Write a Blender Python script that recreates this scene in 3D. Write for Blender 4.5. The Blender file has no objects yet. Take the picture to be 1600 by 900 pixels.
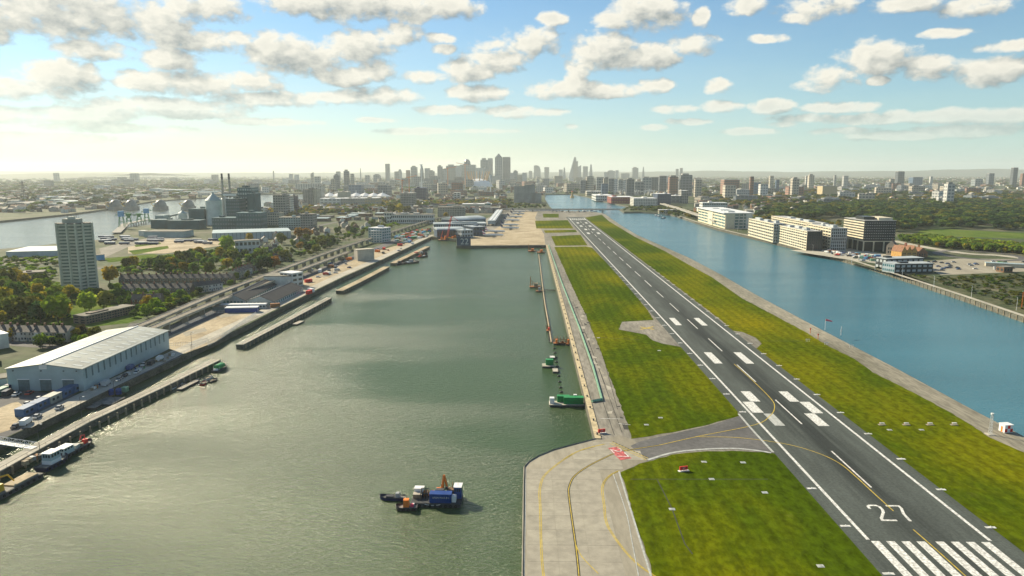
import bpy, bmesh, random
from math import *
from mathutils import Vector, Matrix
from mathutils.geometry import tessellate_polygon
random.seed(7)
S = bpy.context.scene
C = S.collection
# ---------------------------------------------------------------- camera
F = 1100.0; HC = 91.0; PITCH = atan(182/F); YAW = atan(21/F)
cam = bpy.data.cameras.new('camera'); cam_o = bpy.data.objects.new('camera', cam); C.objects.link(cam_o)
cam.sensor_width = 36; cam.lens = 36*F/1600; cam.clip_start = 1; cam.clip_end = 80000
cam_o.location = (0, 0, HC); cam_o.rotation_euler = (pi/2-PITCH, 0, YAW)
S.camera = cam_o
# ---------------------------------------------------------------- light
SUN_EL = radians(30); SUN_AZ = radians(-50)          # azimuth from +Y, negative = left
sun = bpy.data.lights.new('sun', 'SUN'); sun_o = bpy.data.objects.new('sun', sun); C.objects.link(sun_o)
sun.energy = 5.0; sun.angle = radians(0.5); sun.color = (1.0, 0.86, 0.62)
sdir = Vector((sin(SUN_AZ)*cos(SUN_EL), cos(SUN_AZ)*cos(SUN_EL), sin(SUN_EL)))
sun_o.rotation_euler = sdir.to_track_quat('Z', 'Y').to_euler()
S.view_settings.view_transform = 'Standard'; S.view_settings.look = 'None'
S.view_settings.exposure = 0.95; S.view_settings.gamma = 1; S.view_settings.use_curve_mapping = False
cy = S.cycles
cy.max_bounces = 5; cy.diffuse_bounces = 2; cy.glossy_bounces = 2; cy.transmission_bounces = 2
cy.transparent_max_bounces = 6; cy.volume_bounces = 0; cy.sample_clamp_indirect = 3
cy.caustics_reflective = False; cy.caustics_refractive = False
cy.use_denoising = True

# pixel <-> place helpers (photograph is 1600 x 900)
def ray(px, py):
    x = (px-800)/F; y = -(py-450)/F
    fy = cos(PITCH)+y*sin(PITCH); fz = -sin(PITCH)+y*cos(PITCH)
    c, s = cos(YAW), sin(YAW)
    return (x*c-fy*s, x*s+fy*c, fz)
def P(px, py, z=0.0):
    d = ray(px, py); t = (z-HC)/d[2]
    return (d[0]*t, d[1]*t)
def at_depth(px, Y):
    d = ray(px, 300); return (d[0]*Y/d[1], Y)
def height(x, y, py):
    c, s = cos(YAW), sin(YAW); Yf = -x*s+y*c; k = (450-py)/F
    return HC+Yf*(k*cos(PITCH)-sin(PITCH))/(cos(PITCH)+k*sin(PITCH))

# ---------------------------------------------------------------- node helpers
class NT:
    def __init__(s, nt): s.t = nt; s.n = nt.nodes; s.l = nt.links
    def new(s, kind, **kw):
        n = s.n.new(kind)
        for k, v in kw.items(): setattr(n, k, v)
        return n
    def put(s, sock, v):
        if isinstance(v, bpy.types.NodeSocket): s.l.new(v, sock)
        elif v is not None:
            if sock.type == 'RGBA' and not isinstance(v, (int, float)) and len(v) == 3: v = (*v, 1)
            sock.default_value = v
    def math(s, op, a, b=None, c=None, clamp=False):
        n = s.new('ShaderNodeMath', operation=op, use_clamp=clamp)
        for i, v in enumerate((a, b, c)):
            if v is not None: s.put(n.inputs[i], v)
        return n.outputs[0]
    def vec(s, op, a, b=None, out=0):
        n = s.new('ShaderNodeVectorMath', operation=op); s.put(n.inputs[0], a)
        if b is not None:
            if op == 'SCALE': s.put(n.inputs['Scale'], b)
            else: s.put(n.inputs[1], b)
        return n.outputs['Value' if op in ('LENGTH', 'DOT_PRODUCT', 'DISTANCE') else 'Vector']
    def noise(s, v, scale, detail=3, rough=.55, dist=0, lac=2.0):
        n = s.new('ShaderNodeTexNoise'); s.put(n.inputs['Vector'], v); s.put(n.inputs['Scale'], scale)
        n.inputs['Detail'].default_value = detail; n.inputs['Roughness'].default_value = rough
        n.inputs['Distortion'].default_value = dist; n.inputs['Lacunarity'].default_value = lac
        return n.outputs[0]
    def ss(s, v, a, b, lo=0., hi=1.):
        n = s.new('ShaderNodeMapRange', interpolation_type='SMOOTHSTEP')
        s.put(n.inputs[0], v)
        for i, x in zip((1, 2, 3, 4), (a, b, lo, hi)): s.put(n.inputs[i], x)
        return n.outputs[0]
    def lin(s, v, a, b, lo=0., hi=1.):
        n = s.new('ShaderNodeMapRange'); s.put(n.inputs[0], v)
        for i, x in zip((1, 2, 3, 4), (a, b, lo, hi)): s.put(n.inputs[i], x)
        return n.outputs[0]
    def mix(s, f, a, b, mode='MIX'):
        n = s.new('ShaderNodeMix', data_type='RGBA', blend_type=mode)
        s.put(n.inputs[0], f); s.put(n.inputs[6], a); s.put(n.inputs[7], b)
        return n.outputs[2]

# ---------------------------------------------------------------- sky with cumulus
W = bpy.data.worlds.new('World'); S.world = W; W.use_nodes = True
W.cycles.sampling_method = 'MANUAL'; W.cycles.sample_map_resolution = 512
# clouds as seen: (px, py, half width, height up, height down)
CL = [(110,22,200,40,36),(250,45,60,24,18),(330,12,60,22,20),(560,10,150,28,24),(700,12,60,20,14),(450,5,60,20,20),
 (480,92,75,34,22),(430,80,55,30,24),(560,75,70,32,20),(620,52,45,22,16),(530,118,60,18,12),(590,105,36,22,18),
 (260,95,55,18,14),(330,65,50,20,18),(300,130,110,22,18),(230,128,50,18,16),(390,128,60,18,12),(250,165,160,14,12),(420,155,120,13,10),
 (90,122,60,24,18),(60,140,90,18,14),(0,50,25,20,16),(20,180,70,12,10),(130,178,90,12,12),
 (600,150,66,17,11),(520,152,60,12,9),(770,90,62,24,24),(735,108,52,22,18),(835,62,52,26,22),(800,92,40,14,10),(695,76,24,9,9),
 (745,145,60,14,11),(800,175,45,12,8),(590,188,40,5,4),
 (1010,20,72,28,26),(960,30,40,16,12),(1095,28,14,16,16),(1165,6,34,16,12),(1270,12,62,20,16),(1415,5,50,14,10),
 (940,80,62,30,28),(985,96,80,20,13),(1085,70,44,20,13),(1020,90,50,22,16),(900,118,24,28,16),
 (870,140,52,14,14),(950,140,80,15,12),(1020,135,38,14,10),(1125,134,26,11,11),(1290,122,46,19,16),(1372,88,58,26,20),(1372,126,15,7,6),(1452,108,32,19,16),
 (1550,112,50,22,18),(1575,72,48,8,8),(1480,52,40,8,6),(1125,167,36,11,8),(1205,166,34,13,10),(1315,168,55,10,7),(1225,194,26,6,5),
 (1350,186,80,8,7),(1490,180,70,13,8),(1575,180,60,11,9),(1400,180,30,10,6),(1260,185,60,8,6),(1020,199,24,7,4),(890,198,16,6,5),(955,150,40,5,4),(1520,205,90,9,7),(1400,212,90,7,6),(690,60,30,10,8),(660,120,40,12,9),(700,172,60,9,7),(640,205,70,6,5),(300,178,90,9,7),(180,200,110,8,6),(60,215,100,8,6),(420,190,80,7,5),(760,205,60,5,4),(850,175,40,8,6),(1060,170,44,8,6),(1170,205,50,6,5),(1300,205,60,6,5),(1080,190,40,6,5),(1240,25,30,10,8),(640,25,50,14,10),(860,30,30,12,9),(1530,10,50,14,10),(1200,60,30,8,6),(150,75,60,16,12),(370,60,30,12,9)]
def cloud_group():
    g = bpy.data.node_groups.new('cloud_field', 'ShaderNodeTree')
    g.interface.new_socket('Vector', in_out='INPUT', socket_type='NodeSocketVector')
    g.interface.new_socket('Field', in_out='OUTPUT', socket_type='NodeSocketFloat')
    t = NT(g); gi = t.new('NodeGroupInput'); go = t.new('NodeGroupOutput')
    cur = None
    for (px, py, w, hu, hd) in CL:
        d = ray(px, py); r = sqrt(sum(q*q for q in d))
        az = atan2(d[0], d[1]); el = asin(d[2]/r); k = 1/F
        v = t.vec('SUBTRACT', gi.outputs[0], (az, el-(hd-hu)*0.0, 0))
        v = t.vec('MULTIPLY', v, (1/(w*k*.9), 1/((hu+hd)*.5*k*1.06), 0))
        f = t.vec('DOT_PRODUCT', v, v)
        cur = f if cur is None else t.math('MINIMUM', cur, f)
    t.l.new(t.math('SUBTRACT', 1.0, cur), go.inputs[0])
    return g
wt = NT(W.node_tree); wt.n.clear()
out = wt.new('ShaderNodeOutputWorld'); bg = wt.new('ShaderNodeBackground'); bg.inputs[1].default_value = 0.077
sky = wt.new('ShaderNodeTexSky', sky_type='NISHITA'); sky.sun_disc = False
sky.sun_elevation = SUN_EL; sky.sun_rotation = SUN_AZ; sky.altitude = 90; sky.air_density = 1.0; sky.dust_density = 0.25; sky.ozone_density = 3.5
tc = wt.new('ShaderNodeTexCoord'); sx = wt.new('ShaderNodeSeparateXYZ'); wt.l.new(tc.outputs['Generated'], sx.inputs[0])
az = wt.math('ARCTAN2', sx.outputs[0], sx.outputs[1]); el = wt.math('ARCSINE', sx.outputs[2])
cx = wt.new('ShaderNodeCombineXYZ'); wt.l.new(az, cx.inputs[0]); wt.l.new(el, cx.inputs[1])
uv = cx.outputs[0]
grp = cloud_group()
def field(v):
    n = wt.new('ShaderNodeGroup'); n.node_tree = grp; wt.put(n.inputs[0], v); f = n.outputs[0]
    st = wt.vec('MULTIPLY', v, (1, 1.5, 1))
    nz = wt.math('MULTIPLY_ADD', wt.noise(st, 19, 3, .5, .3), .58, wt.math('MULTIPLY', wt.noise(st, 60, 5, .6, .2), .42))
    f = wt.math('MAXIMUM', f, -1.6)
    f = wt.math('MULTIPLY_ADD', nz, 4.6, wt.math('SUBTRACT', f, 2.3))
    return f
d1 = field(uv); d2 = field(wt.vec('ADD', uv, (-.016, .014, 0)))
# generic cumulus over the rest of the dome
up = wt.math('MAXIMUM', sx.outputs[2], .05)
pl = wt.vec('DIVIDE', tc.outputs['Generated'], None)
cz = wt.new('ShaderNodeCombineXYZ'); [wt.l.new(up, cz.inputs[i]) for i in range(3)]
wt.l.new(cz.outputs[0], pl.node.inputs[1])
gen = wt.math('MULTIPLY_ADD', wt.noise(pl, 1.3, 6, .58), 4.0, -2.05)
outside = wt.math('MAXIMUM', wt.ss(el, radians(13.5), radians(17)), wt.ss(wt.math('ABSOLUTE', az), radians(36), radians(42)))
gen = wt.math('MULTIPLY_ADD', wt.math('SUBTRACT', outside, 1.0), 3.0, gen)
dens = wt.math('MAXIMUM', d1, gen)
alpha = wt.ss(dens, -.2, .75)
lit = wt.math('MULTIPLY_ADD', wt.math('SUBTRACT', d1, d2), .6, .55, clamp=True)
thick = wt.ss(dens, .5, 1.6)
lit = wt.math('SUBTRACT', lit, wt.math('MULTIPLY', thick, .2), clamp=True)
ccol = wt.mix(lit, (1.9, 2.2, 2.25), (6.7, 6.4, 5.5))
# wispy veil and warm band near the horizon
wis = wt.noise(wt.vec('MULTIPLY', uv, (1, 5, 1)), 5, 5, .6, .4)
band = wt.math('POWER', 2.718, wt.math('MULTIPLY', wt.math('MAXIMUM', el, 0.0), -10.5))
warm = wt.ss(az, radians(34), radians(-22))
hcol = wt.mix(warm, (4.0, 5.3, 4.9), (6.2, 5.75, 4.25))
sk = wt.mix(1.0, sky.outputs[0], (.6, .8, .84), 'MULTIPLY')
veil = wt.math('MULTIPLY', wt.math('MULTIPLY_ADD', wis, .8, .45), band, clamp=True)
sk = wt.mix(veil, sk, hcol)
col = wt.mix(wt.math('MULTIPLY', alpha, wt.ss(el, 0.0, .12, .25, .96)), sk, ccol)
wt.l.new(col, bg.inputs[0]); wt.l.new(bg.outputs[0], out.inputs[0])
# ---------------------------------------------------------------- materials
MATS = {}
def mat(name, col, rough=.8, var=.12, scale=.3, bump=0., metal=0., spec=.3, objvar=0., world=False, col2=None):
    if name in MATS: return MATS[name]
    m = bpy.data.materials.new(name); m.use_nodes = True; t = NT(m.node_tree); b = t.n['Principled BSDF']
    tc = t.new('ShaderNodeTexCoord'); v = tc.outputs['Object']
    if world: v = t.new('ShaderNodeNewGeometry').outputs['Position']
    nz = t.noise(v, scale, 4, .6)
    c2 = col2 or tuple(c*(1-var*1.6) for c in col)
    c1 = tuple(min(1, c*(1+var*.6)) for c in col) if not col2 else col
    c = t.mix(t.ss(nz, .3, .7), c1, c2)
    if objvar:
        oi = t.new('ShaderNodeObjectInfo')
        hsv = t.new('ShaderNodeHueSaturation'); t.put(hsv.inputs['Color'], c)
        t.put(hsv.inputs['Hue'], t.lin(oi.outputs['Random'], 0, 1, .5-.05*objvar, .5+.05*objvar))
        t.put(hsv.inputs['Value'], t.lin(t.math('FRACT', t.math('MULTIPLY', oi.outputs['Random'], 7.3)), 0, 1, 1-.35*objvar, 1+.35*objvar))
        c = hsv.outputs[0]
    t.put(b.inputs['Base Color'], c)
    b.inputs['Roughness'].default_value = rough; b.inputs['Metallic'].default_value = metal
    b.inputs['Specular IOR Level'].default_value = spec
    if bump:
        bp = t.new('ShaderNodeBump'); bp.inputs['Strength'].default_value = bump; bp.inputs['Distance'].default_value = .1
        t.put(bp.inputs['Height'], t.noise(v, scale*6, 4)); t.l.new(bp.outputs[0], b.inputs['Normal'])
    MATS[name] = m; return m

def ramp_mat(name, stops, scale, rough=.9, detail=6, scale2=None, amt2=.25, stretch=(1, 1, 1), bump=0.):
    """world-space patchy ground: noise through a colour ramp, with finer noise on top"""
    m = bpy.data.materials.new(name); m.use_nodes = True; t = NT(m.node_tree); b = t.n['Principled BSDF']
    v = t.vec('MULTIPLY', t.new('ShaderNodeNewGeometry').outputs['Position'], stretch)
    r = t.new('ShaderNodeValToRGB'); t.put(r.inputs[0], t.lin(t.noise(v, scale, detail, .6, .3), .25, .75))
    e = r.color_ramp.elements
    while len(e) < len(stops): e.new(.5)
    for x, (p, c) in zip(e, stops): x.position = p; x.color = (*c, 1)
    c = r.outputs[0]
    if scale2:
        f = t.noise(v, scale2, 4, .65)
        c = t.mix(1.0, c, t.mix(t.ss(f, .3, .7), (1-amt2,)*3, (1+amt2,)*3), 'MULTIPLY')
    if name == 'airfield_grass':
        s = t.new('ShaderNodeSeparateXYZ'); t.l.new(t.new('ShaderNodeNewGeometry').outputs['Position'], s.inputs[0])
        st = t.math('SINE', t.math('MULTIPLY_ADD', s.outputs[0], 1.05, t.math('MULTIPLY', t.noise(v, .02, 2), 5)))        # mowing passes along the runway
        c = t.mix(1.0, c, t.mix(t.ss(st, -.5, .5), (.9,)*3, (1.08,)*3), 'MULTIPLY')
        c = t.mix(t.math('MULTIPLY', t.ss(t.noise(v, .09, 6, .7), .62, .78), .35), c, (.14, .12, .04))                        # worn dry spots
    t.put(b.inputs['Base Color'], c); b.inputs['Roughness'].default_value = rough; b.inputs['Specular IOR Level'].default_value = .15 if 'grass' not in name else .0
    if bump:
        bp = t.new('ShaderNodeBump'); bp.inputs['Strength'].default_value = bump; bp.inputs['Distance'].default_value = .3
        t.put(bp.inputs['Height'], t.noise(v, scale2 or scale*8, 5)); t.l.new(bp.outputs[0], b.inputs['Normal'])
    MATS[name] = m; return m

def water_mat(name, deep, rough=.1, s1=.35, s2=1.1, bump=.5):
    m = bpy.data.materials.new(name); m.use_nodes = True; t = NT(m.node_tree); b = t.n['Principled BSDF']
    pos = t.new('ShaderNodeNewGeometry').outputs['Position']
    mp = t.new('ShaderNodeMapping'); t.put(mp.inputs[0], pos); mp.inputs['Rotation'].default_value = (0, 0, radians(28)); mp.inputs['Scale'].default_value = (1, 3.0, 1)
    v = mp.outputs[0]
    h = t.math('MULTIPLY_ADD', t.noise(v, s1, 3, .55, .15), 1.0, t.math('MULTIPLY', t.noise(v, s2, 3, .6, .1), .6))
    # calm and gusty patches
    g = t.ss(t.noise(t.vec('MULTIPLY', pos, (.5, 1.6, 1)), .011, 3, .5, .2), .25, .78)
    bp = t.new('ShaderNodeBump'); bp.inputs['Distance'].default_value = 1.1
    t.put(bp.inputs['Strength'], t.lin(g, 0, 1, bump*.72, bump*1.08)); t.put(bp.inputs['Height'], h)
    t.l.new(bp.outputs[0], b.inputs['Normal'])
    t.put(b.inputs['Base Color'], t.mix(g, tuple(c*1.1 for c in deep), tuple(c*.88 for c in deep)))
    t.put(b.inputs['Roughness'], t.lin(g, 0, 1, rough*.8, rough*1.3)); b.inputs['IOR'].default_value = 1.45; b.inputs['Specular IOR Level'].default_value = .5
    MATS[name] = m; return m

def foliage_mat(name, col, hi):
    m = bpy.data.materials.new(name); m.use_nodes = True; t = NT(m.node_tree); t.n.clear()
    o = t.new('ShaderNodeOutputMaterial'); tc = t.new('ShaderNodeTexCoord'); oi = t.new('ShaderNodeObjectInfo')
    c = t.mix(t.ss(t.noise(tc.outputs['Object'], .55, 3), .35, .65), col, hi)
    hsv = t.new('ShaderNodeHueSaturation'); t.put(hsv.inputs['Color'], c)
    t.put(hsv.inputs['Hue'], t.lin(oi.outputs['Random'], 0, 1, .485, .515))
    t.put(hsv.inputs['Value'], t.lin(t.math('FRACT', t.math('MULTIPLY', oi.outputs['Random'], 9.1)), 0, 1, .7, 1.3))
    d = t.new('ShaderNodeBsdfDiffuse'); tr = t.new('ShaderNodeBsdfTranslucent'); mx = t.new('ShaderNodeMixShader'); mx.inputs[0].default_value = .45
    t.l.new(hsv.outputs[0], d.inputs[0]); t.l.new(hsv.outputs[0], tr.inputs[0])
    t.l.new(d.outputs[0], mx.inputs[1]); t.l.new(tr.outputs[0], mx.inputs[2]); t.l.new(mx.outputs[0], o.inputs[0])
    MATS[name] = m; return m

# ---------------------------------------------------------------- mesh builder
def nth(i):
    W_ = 'first second third fourth fifth sixth seventh eighth ninth tenth eleventh twelfth'.split()
    if i < 12: return W_[i]
    k = i+1; return '%d%s' % (k, 'th' if 10 < k % 100 < 14 else {1: 'st', 2: 'nd', 3: 'rd'}.get(k % 10, 'th'))
class MB:
    def __init__(s): s.v = []; s.f = []; s.m = []
    def add(s, vs, fs, mi=0):
        o = len(s.v); s.v += [tuple(p) for p in vs]
        for f in fs: s.f.append([i+o for i in f]); s.m.append(mi)
        return s
    def quad(s, a, b, c, d, mi=0): return s.add((a, b, c, d), [(0, 1, 2, 3)], mi)
    def box(s, cx, cy, z0, sx, sy, h, rot=0, mi=0, top=None, tx=1, ty=1):
        c, n = cos(rot), sin(rot); vs = []
        for z, kx, ky in ((z0, 1, 1), (z0+h, tx, ty)):
            for (a, b) in ((-1, -1), (1, -1), (1, 1), (-1, 1)):
                x, y = a*sx/2*kx, b*sy/2*ky
                vs.append((cx+x*c-y*n, cy+x*n+y*c, z))
        s.add(vs, [(0, 3, 2, 1), (0, 1, 5, 4), (1, 2, 6, 5), (2, 3, 7, 6), (3, 0, 4, 7)], mi)
        s.add(vs[4:], [(0, 1, 2, 3)], mi if top is None else top); return s
    def b2(s, x0, x1, y0, y1, z0, z1, mi=0, top=None): return s.box((x0+x1)/2, (y0+y1)/2, z0, abs(x1-x0), abs(y1-y0), z1-z0, 0, mi, top)
    def prism(s, poly, z0, z1, mi=0, top=None, bottom=False):
        a = sum(p[0]*q[1]-q[0]*p[1] for p, q in zip(poly, poly[1:]+poly[:1]))
        if a < 0: poly = poly[::-1]
        n = len(poly); vs = [(p[0], p[1], z0) for p in poly]+[(p[0], p[1], z1) for p in poly]
        s.add(vs, [(i, (i+1) % n, (i+1) % n+n, i+n) for i in range(n)], mi)
        tri = tessellate_polygon([[Vector((p[0], p[1], 0)) for p in poly]])
        s.add(vs[n:], [up3(vs[n:], t) for t in tri], mi if top is None else top); return s
    def cyl(s, x, y, z0, z1, r0, r1=None, n=12, mi=0, cap=True):
        r1 = r0 if r1 is None else r1; vs = []
        for z, r in ((z0, r0), (z1, r1)):
            vs += [(x+r*cos(2*pi*i/n), y+r*sin(2*pi*i/n), z) for i in range(n)]
        s.add(vs, [(i, (i+1) % n, (i+1) % n+n, i+n) for i in range(n)], mi)
        if cap: s.add(vs[n:], [tuple(range(n))], mi)
        return s
    def bar(s, p, q, r, n=4, r2=None, mi=0):
        p, q = Vector(p), Vector(q); d = q-p
        if d.length < 1e-6: return s
        a = d.orthogonal().normalized(); b = d.normalized().cross(a); r2 = r if r2 is None else r2; vs = []
        for o, rr in ((p, r), (q, r2)): vs += [o+(a*cos(2*pi*i/n+pi/4)+b*sin(2*pi*i/n+pi/4))*rr for i in range(n)]
        s.add(vs, [(i, (i+1) % n, (i+1) % n+n, i+n) for i in range(n)]+[tuple(range(n))[::-1], tuple(range(n, 2*n))], mi); return s
    def gable(s, cx, cy, z0, sx, sy, h, rot=0, mi=0, mg=None, over=0.):
        """ridge along local y"""
        c, n = cos(rot), sin(rot)
        L = [(-sx/2-over, -sy/2-over, 0), (sx/2+over, -sy/2-over, 0), (sx/2+over, sy/2+over, 0), (-sx/2-over, sy/2+over, 0), (0, -sy/2-over, h), (0, sy/2+over, h)]
        vs = [(cx+x*c-y*n, cy+x*n+y*c, z0+z) for x, y, z in L]
        s.add(vs, [(1, 2, 5, 4), (3, 0, 4, 5)], mi); s.add(vs, [(0, 1, 4), (2, 3, 5)], mi if mg is None else mg); return s
    def dome(s, cx, cy, z0, rx, ry, rz, n=16, k=5, mi=0):
        vs = []
        for j in range(k):
            a = j/k*pi/2; vs += [(cx+rx*cos(a)*cos(2*pi*i/n), cy+ry*cos(a)*sin(2*pi*i/n), z0+rz*sin(a)) for i in range(n)]
        vs.append((cx, cy, z0+rz)); fs = []
        for j in range(k-1): fs += [(j*n+i, j*n+(i+1) % n, (j+1)*n+(i+1) % n, (j+1)*n+i) for i in range(n)]
        fs += [((k-1)*n+i, (k-1)*n+(i+1) % n, k*n) for i in range(n)]
        s.add(vs, fs, mi); return s
    def lathe(s, axis0, axis1, prof, n=10, mi=0):
        """prof: (t along axis, radius)"""
        p, q = Vector(axis0), Vector(axis1); d = q-p; a = d.orthogonal().normalized(); b = d.normalized().cross(a); vs = []
        for t, r in prof: vs += [p+d*t+(a*cos(2*pi*i/n)+b*sin(2*pi*i/n))*r for i in range(n)]
        fs = []
        for j in range(len(prof)-1): fs += [(j*n+i, j*n+(i+1) % n, (j+1)*n+(i+1) % n, (j+1)*n+i) for i in range(n)]
        s.add(vs, fs, mi); return s
    def mesh(s, name, mats):
        me = bpy.data.meshes.new(name); me.from_pydata(s.v, [], s.f)
        for m in (mats if isinstance(mats, (list, tuple)) else [mats]): me.materials.append(m)
        if len(me.materials) > 1: me.polygons.foreach_set('material_index', s.m)
        me.update(); return me
    def build(s, name, mats, parent=None, loc=(0, 0, 0), rot=0, smooth=False):
        me = s.mesh(name, mats)
        if smooth: me.polygons.foreach_set('use_smooth', [True]*len(me.polygons))
        return link(name, me, parent, loc, rot)
def up3(vs, t):
    a, b, c = (vs[i] for i in t)
    return t if (b[0]-a[0])*(c[1]-a[1])-(b[1]-a[1])*(c[0]-a[0]) > 0 else (t[0], t[2], t[1])
def link(name, me, parent=None, loc=(0, 0, 0), rot=0):
    o = bpy.data.objects.new(name, me); C.objects.link(o); o.location = loc; o.rotation_euler = (0, 0, rot)
    if parent: o.parent = parent
    return o
def tag(o, label=None, cat=None, group=None, kind=None):
    if label: o['label'] = label
    if cat: o['category'] = cat
    if group: o['group'] = group
    if kind: o['kind'] = kind
    return o
def thing(name, label, cat, loc=(0, 0, 0), rot=0, group=None):
    o = bpy.data.objects.new(name, None); C.objects.link(o); o.location = loc; o.rotation_euler = (0, 0, rot); o.empty_display_size = .1
    return tag(o, label, cat, group)
def copy_thing(o, loc, rot=0, label=None, group=None, scale=None):
    r = o.copy(); C.objects.link(r); r.location = loc; r.rotation_euler = (0, 0, rot)
    if scale: r.scale = scale if isinstance(scale, tuple) else (scale,)*3
    if label: r['label'] = label
    if group: r['group'] = group
    for ch in KIDS(o):
        c = ch.copy(); C.objects.link(c); c.parent = r
        for g in KIDS(ch):
            d = g.copy(); C.objects.link(d); d.parent = c
    return r
_kid = {}
def KIDS(o):
    if o.name not in _kid: _kid[o.name] = list(o.children)
    return _kid[o.name]
def sheet(name, poly, z, m, parent=None, kind='structure', holes=(), label=None):
    loops = [[Vector((p[0], p[1], 0)) for p in poly]]+[[Vector((p[0], p[1], 0)) for p in h] for h in holes]
    vs = [(p.x, p.y, z) for l in loops for p in l]
    o = MB().add(vs, [up3(vs, t) for t in tessellate_polygon(loops)]).build(name, m, parent)
    if kind and not parent: o['kind'] = kind
    return o
def strip(pts, w):
    """polygon of width w along a polyline"""
    L, R = [], []
    for i, p in enumerate(pts):
        a = Vector(pts[max(i-1, 0)]); b = Vector(pts[min(i+1, len(pts)-1)]); d = (b-a).normalized(); n = Vector((-d.y, d.x))*w/2
        L.append((p[0]+n.x, p[1]+n.y)); R.append((p[0]-n.x, p[1]-n.y))
    return L+R[::-1]
def PP(lst, z=0.): return [P(x, y, z) for x, y in lst]
def smooth_line(pts, n=6):
    """Catmull-Rom through points"""
    o = []
    for i in range(len(pts)-1):
        p0, p1, p2, p3 = (Vector(pts[max(0, min(len(pts)-1, j))]) for j in (i-1, i, i+1, i+2))
        for k in range(n):
            t = k/n; o.append(tuple(.5*((2*p1)+(p2-p0)*t+(2*p0-5*p1+4*p2-p3)*t*t+(3*p1-p0-3*p2+p3)*t**3)))
    return o+[tuple(pts[-1])]
def inside(x, y, poly):
    r = False
    for (a, b), (c, d) in zip(poly, poly[1:]+poly[:1]):
        if (b > y) != (d > y) and x < (c-a)*(y-b)/(d-b)+a: r = not r
    return r
# ---------------------------------------------------------------- setting materials
ramp_mat('town_ground', [(0, (.025, .045, .018)), (.4, (.045, .07, .025)), (.6, (.075, .085, .045)), (.8, (.13, .125, .09)), (1, (.2, .19, .15))], .012, detail=8, scale2=.15, amt2=.3)
ramp_mat('concrete', [(0, (.20, .185, .145)), (.5, (.29, .27, .215)), (1, (.37, .345, .28))], .03, scale2=.5, amt2=.12, stretch=(1, .25, 1))
ramp_mat('concrete_dark', [(0, (.12, .115, .1)), (.5, (.2, .19, .16)), (1, (.29, .27, .23))], .05, scale2=.6, amt2=.25, stretch=(1, .2, 1))
ramp_mat('gravel', [(0, (.1, .1, .07)), (.5, (.2, .19, .15)), (1, (.3, .28, .22))], .05, scale2=.8, amt2=.3, stretch=(1, .15, 1))
ramp_mat('airfield_grass', [(0, (.03, .058, .003)), (.36, (.052, .082, .003)), (.6, (.105, .118, .003)), (1, (.19, .165, .004))], .012, scale2=.5, amt2=.32, stretch=(1, .6, 1), bump=.5)
ramp_mat('park_grass', [(0, (.05, .09, .02)), (.5, (.09, .14, .03)), (1, (.16, .18, .05))], .02, scale2=.3, amt2=.25)
ramp_mat('scrub', [(0, (.03, .04, .02)), (.45, (.055, .07, .03)), (.7, (.1, .1, .055)), (1, (.2, .18, .12))], .035, scale2=.3, amt2=.35)
ramp_mat('sand', [(0, (.2, .16, .1)), (.5, (.36, .3, .2)), (1, (.48, .41, .29))], .04, scale2=.4, amt2=.2)
ramp_mat('road', [(0, (.07, .072, .075)), (.5, (.11, .11, .11)), (1, (.16, .16, .155))], .04, scale2=.6, amt2=.15)
ramp_mat('light_paving', [(0, (.26, .25, .21)), (.5, (.38, .36, .3)), (1, (.46, .44, .38))], .05, scale2=.6, amt2=.15)
ramp_mat('stone_wall', [(0, (.06, .06, .05)), (.5, (.11, .11, .09)), (1, (.18, .17, .14))], .15, scale2=1.2, amt2=.3, stretch=(1, 1, 2))
mat('coping_stone', (.5, .42, .26), .8, .2, .5, world=True)
mat('white_paint', (.66, .67, .64), .7, .3, 1.4, world=True)
mat('worn_white_paint', (.42, .44, .42), .7, .2, .8, world=True)
mat('yellow_paint', (.5, .38, .05), .7, .2, .8, world=True)
mat('red_paint', (.5, .12, .12), .7, .35, .8, world=True)
mat('tar', (.045, .045, .04), .9, .2, .8, world=True)
water_mat('dock_water_green', (.042, .08, .022), .2, .4, 1.2, .74)
water_mat('dock_water_blue', (.042, .165, .225), .15, .4, 1.2, .5)
water_mat('river_water', (.10, .115, .085), .12, .2, .6, .3)
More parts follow.
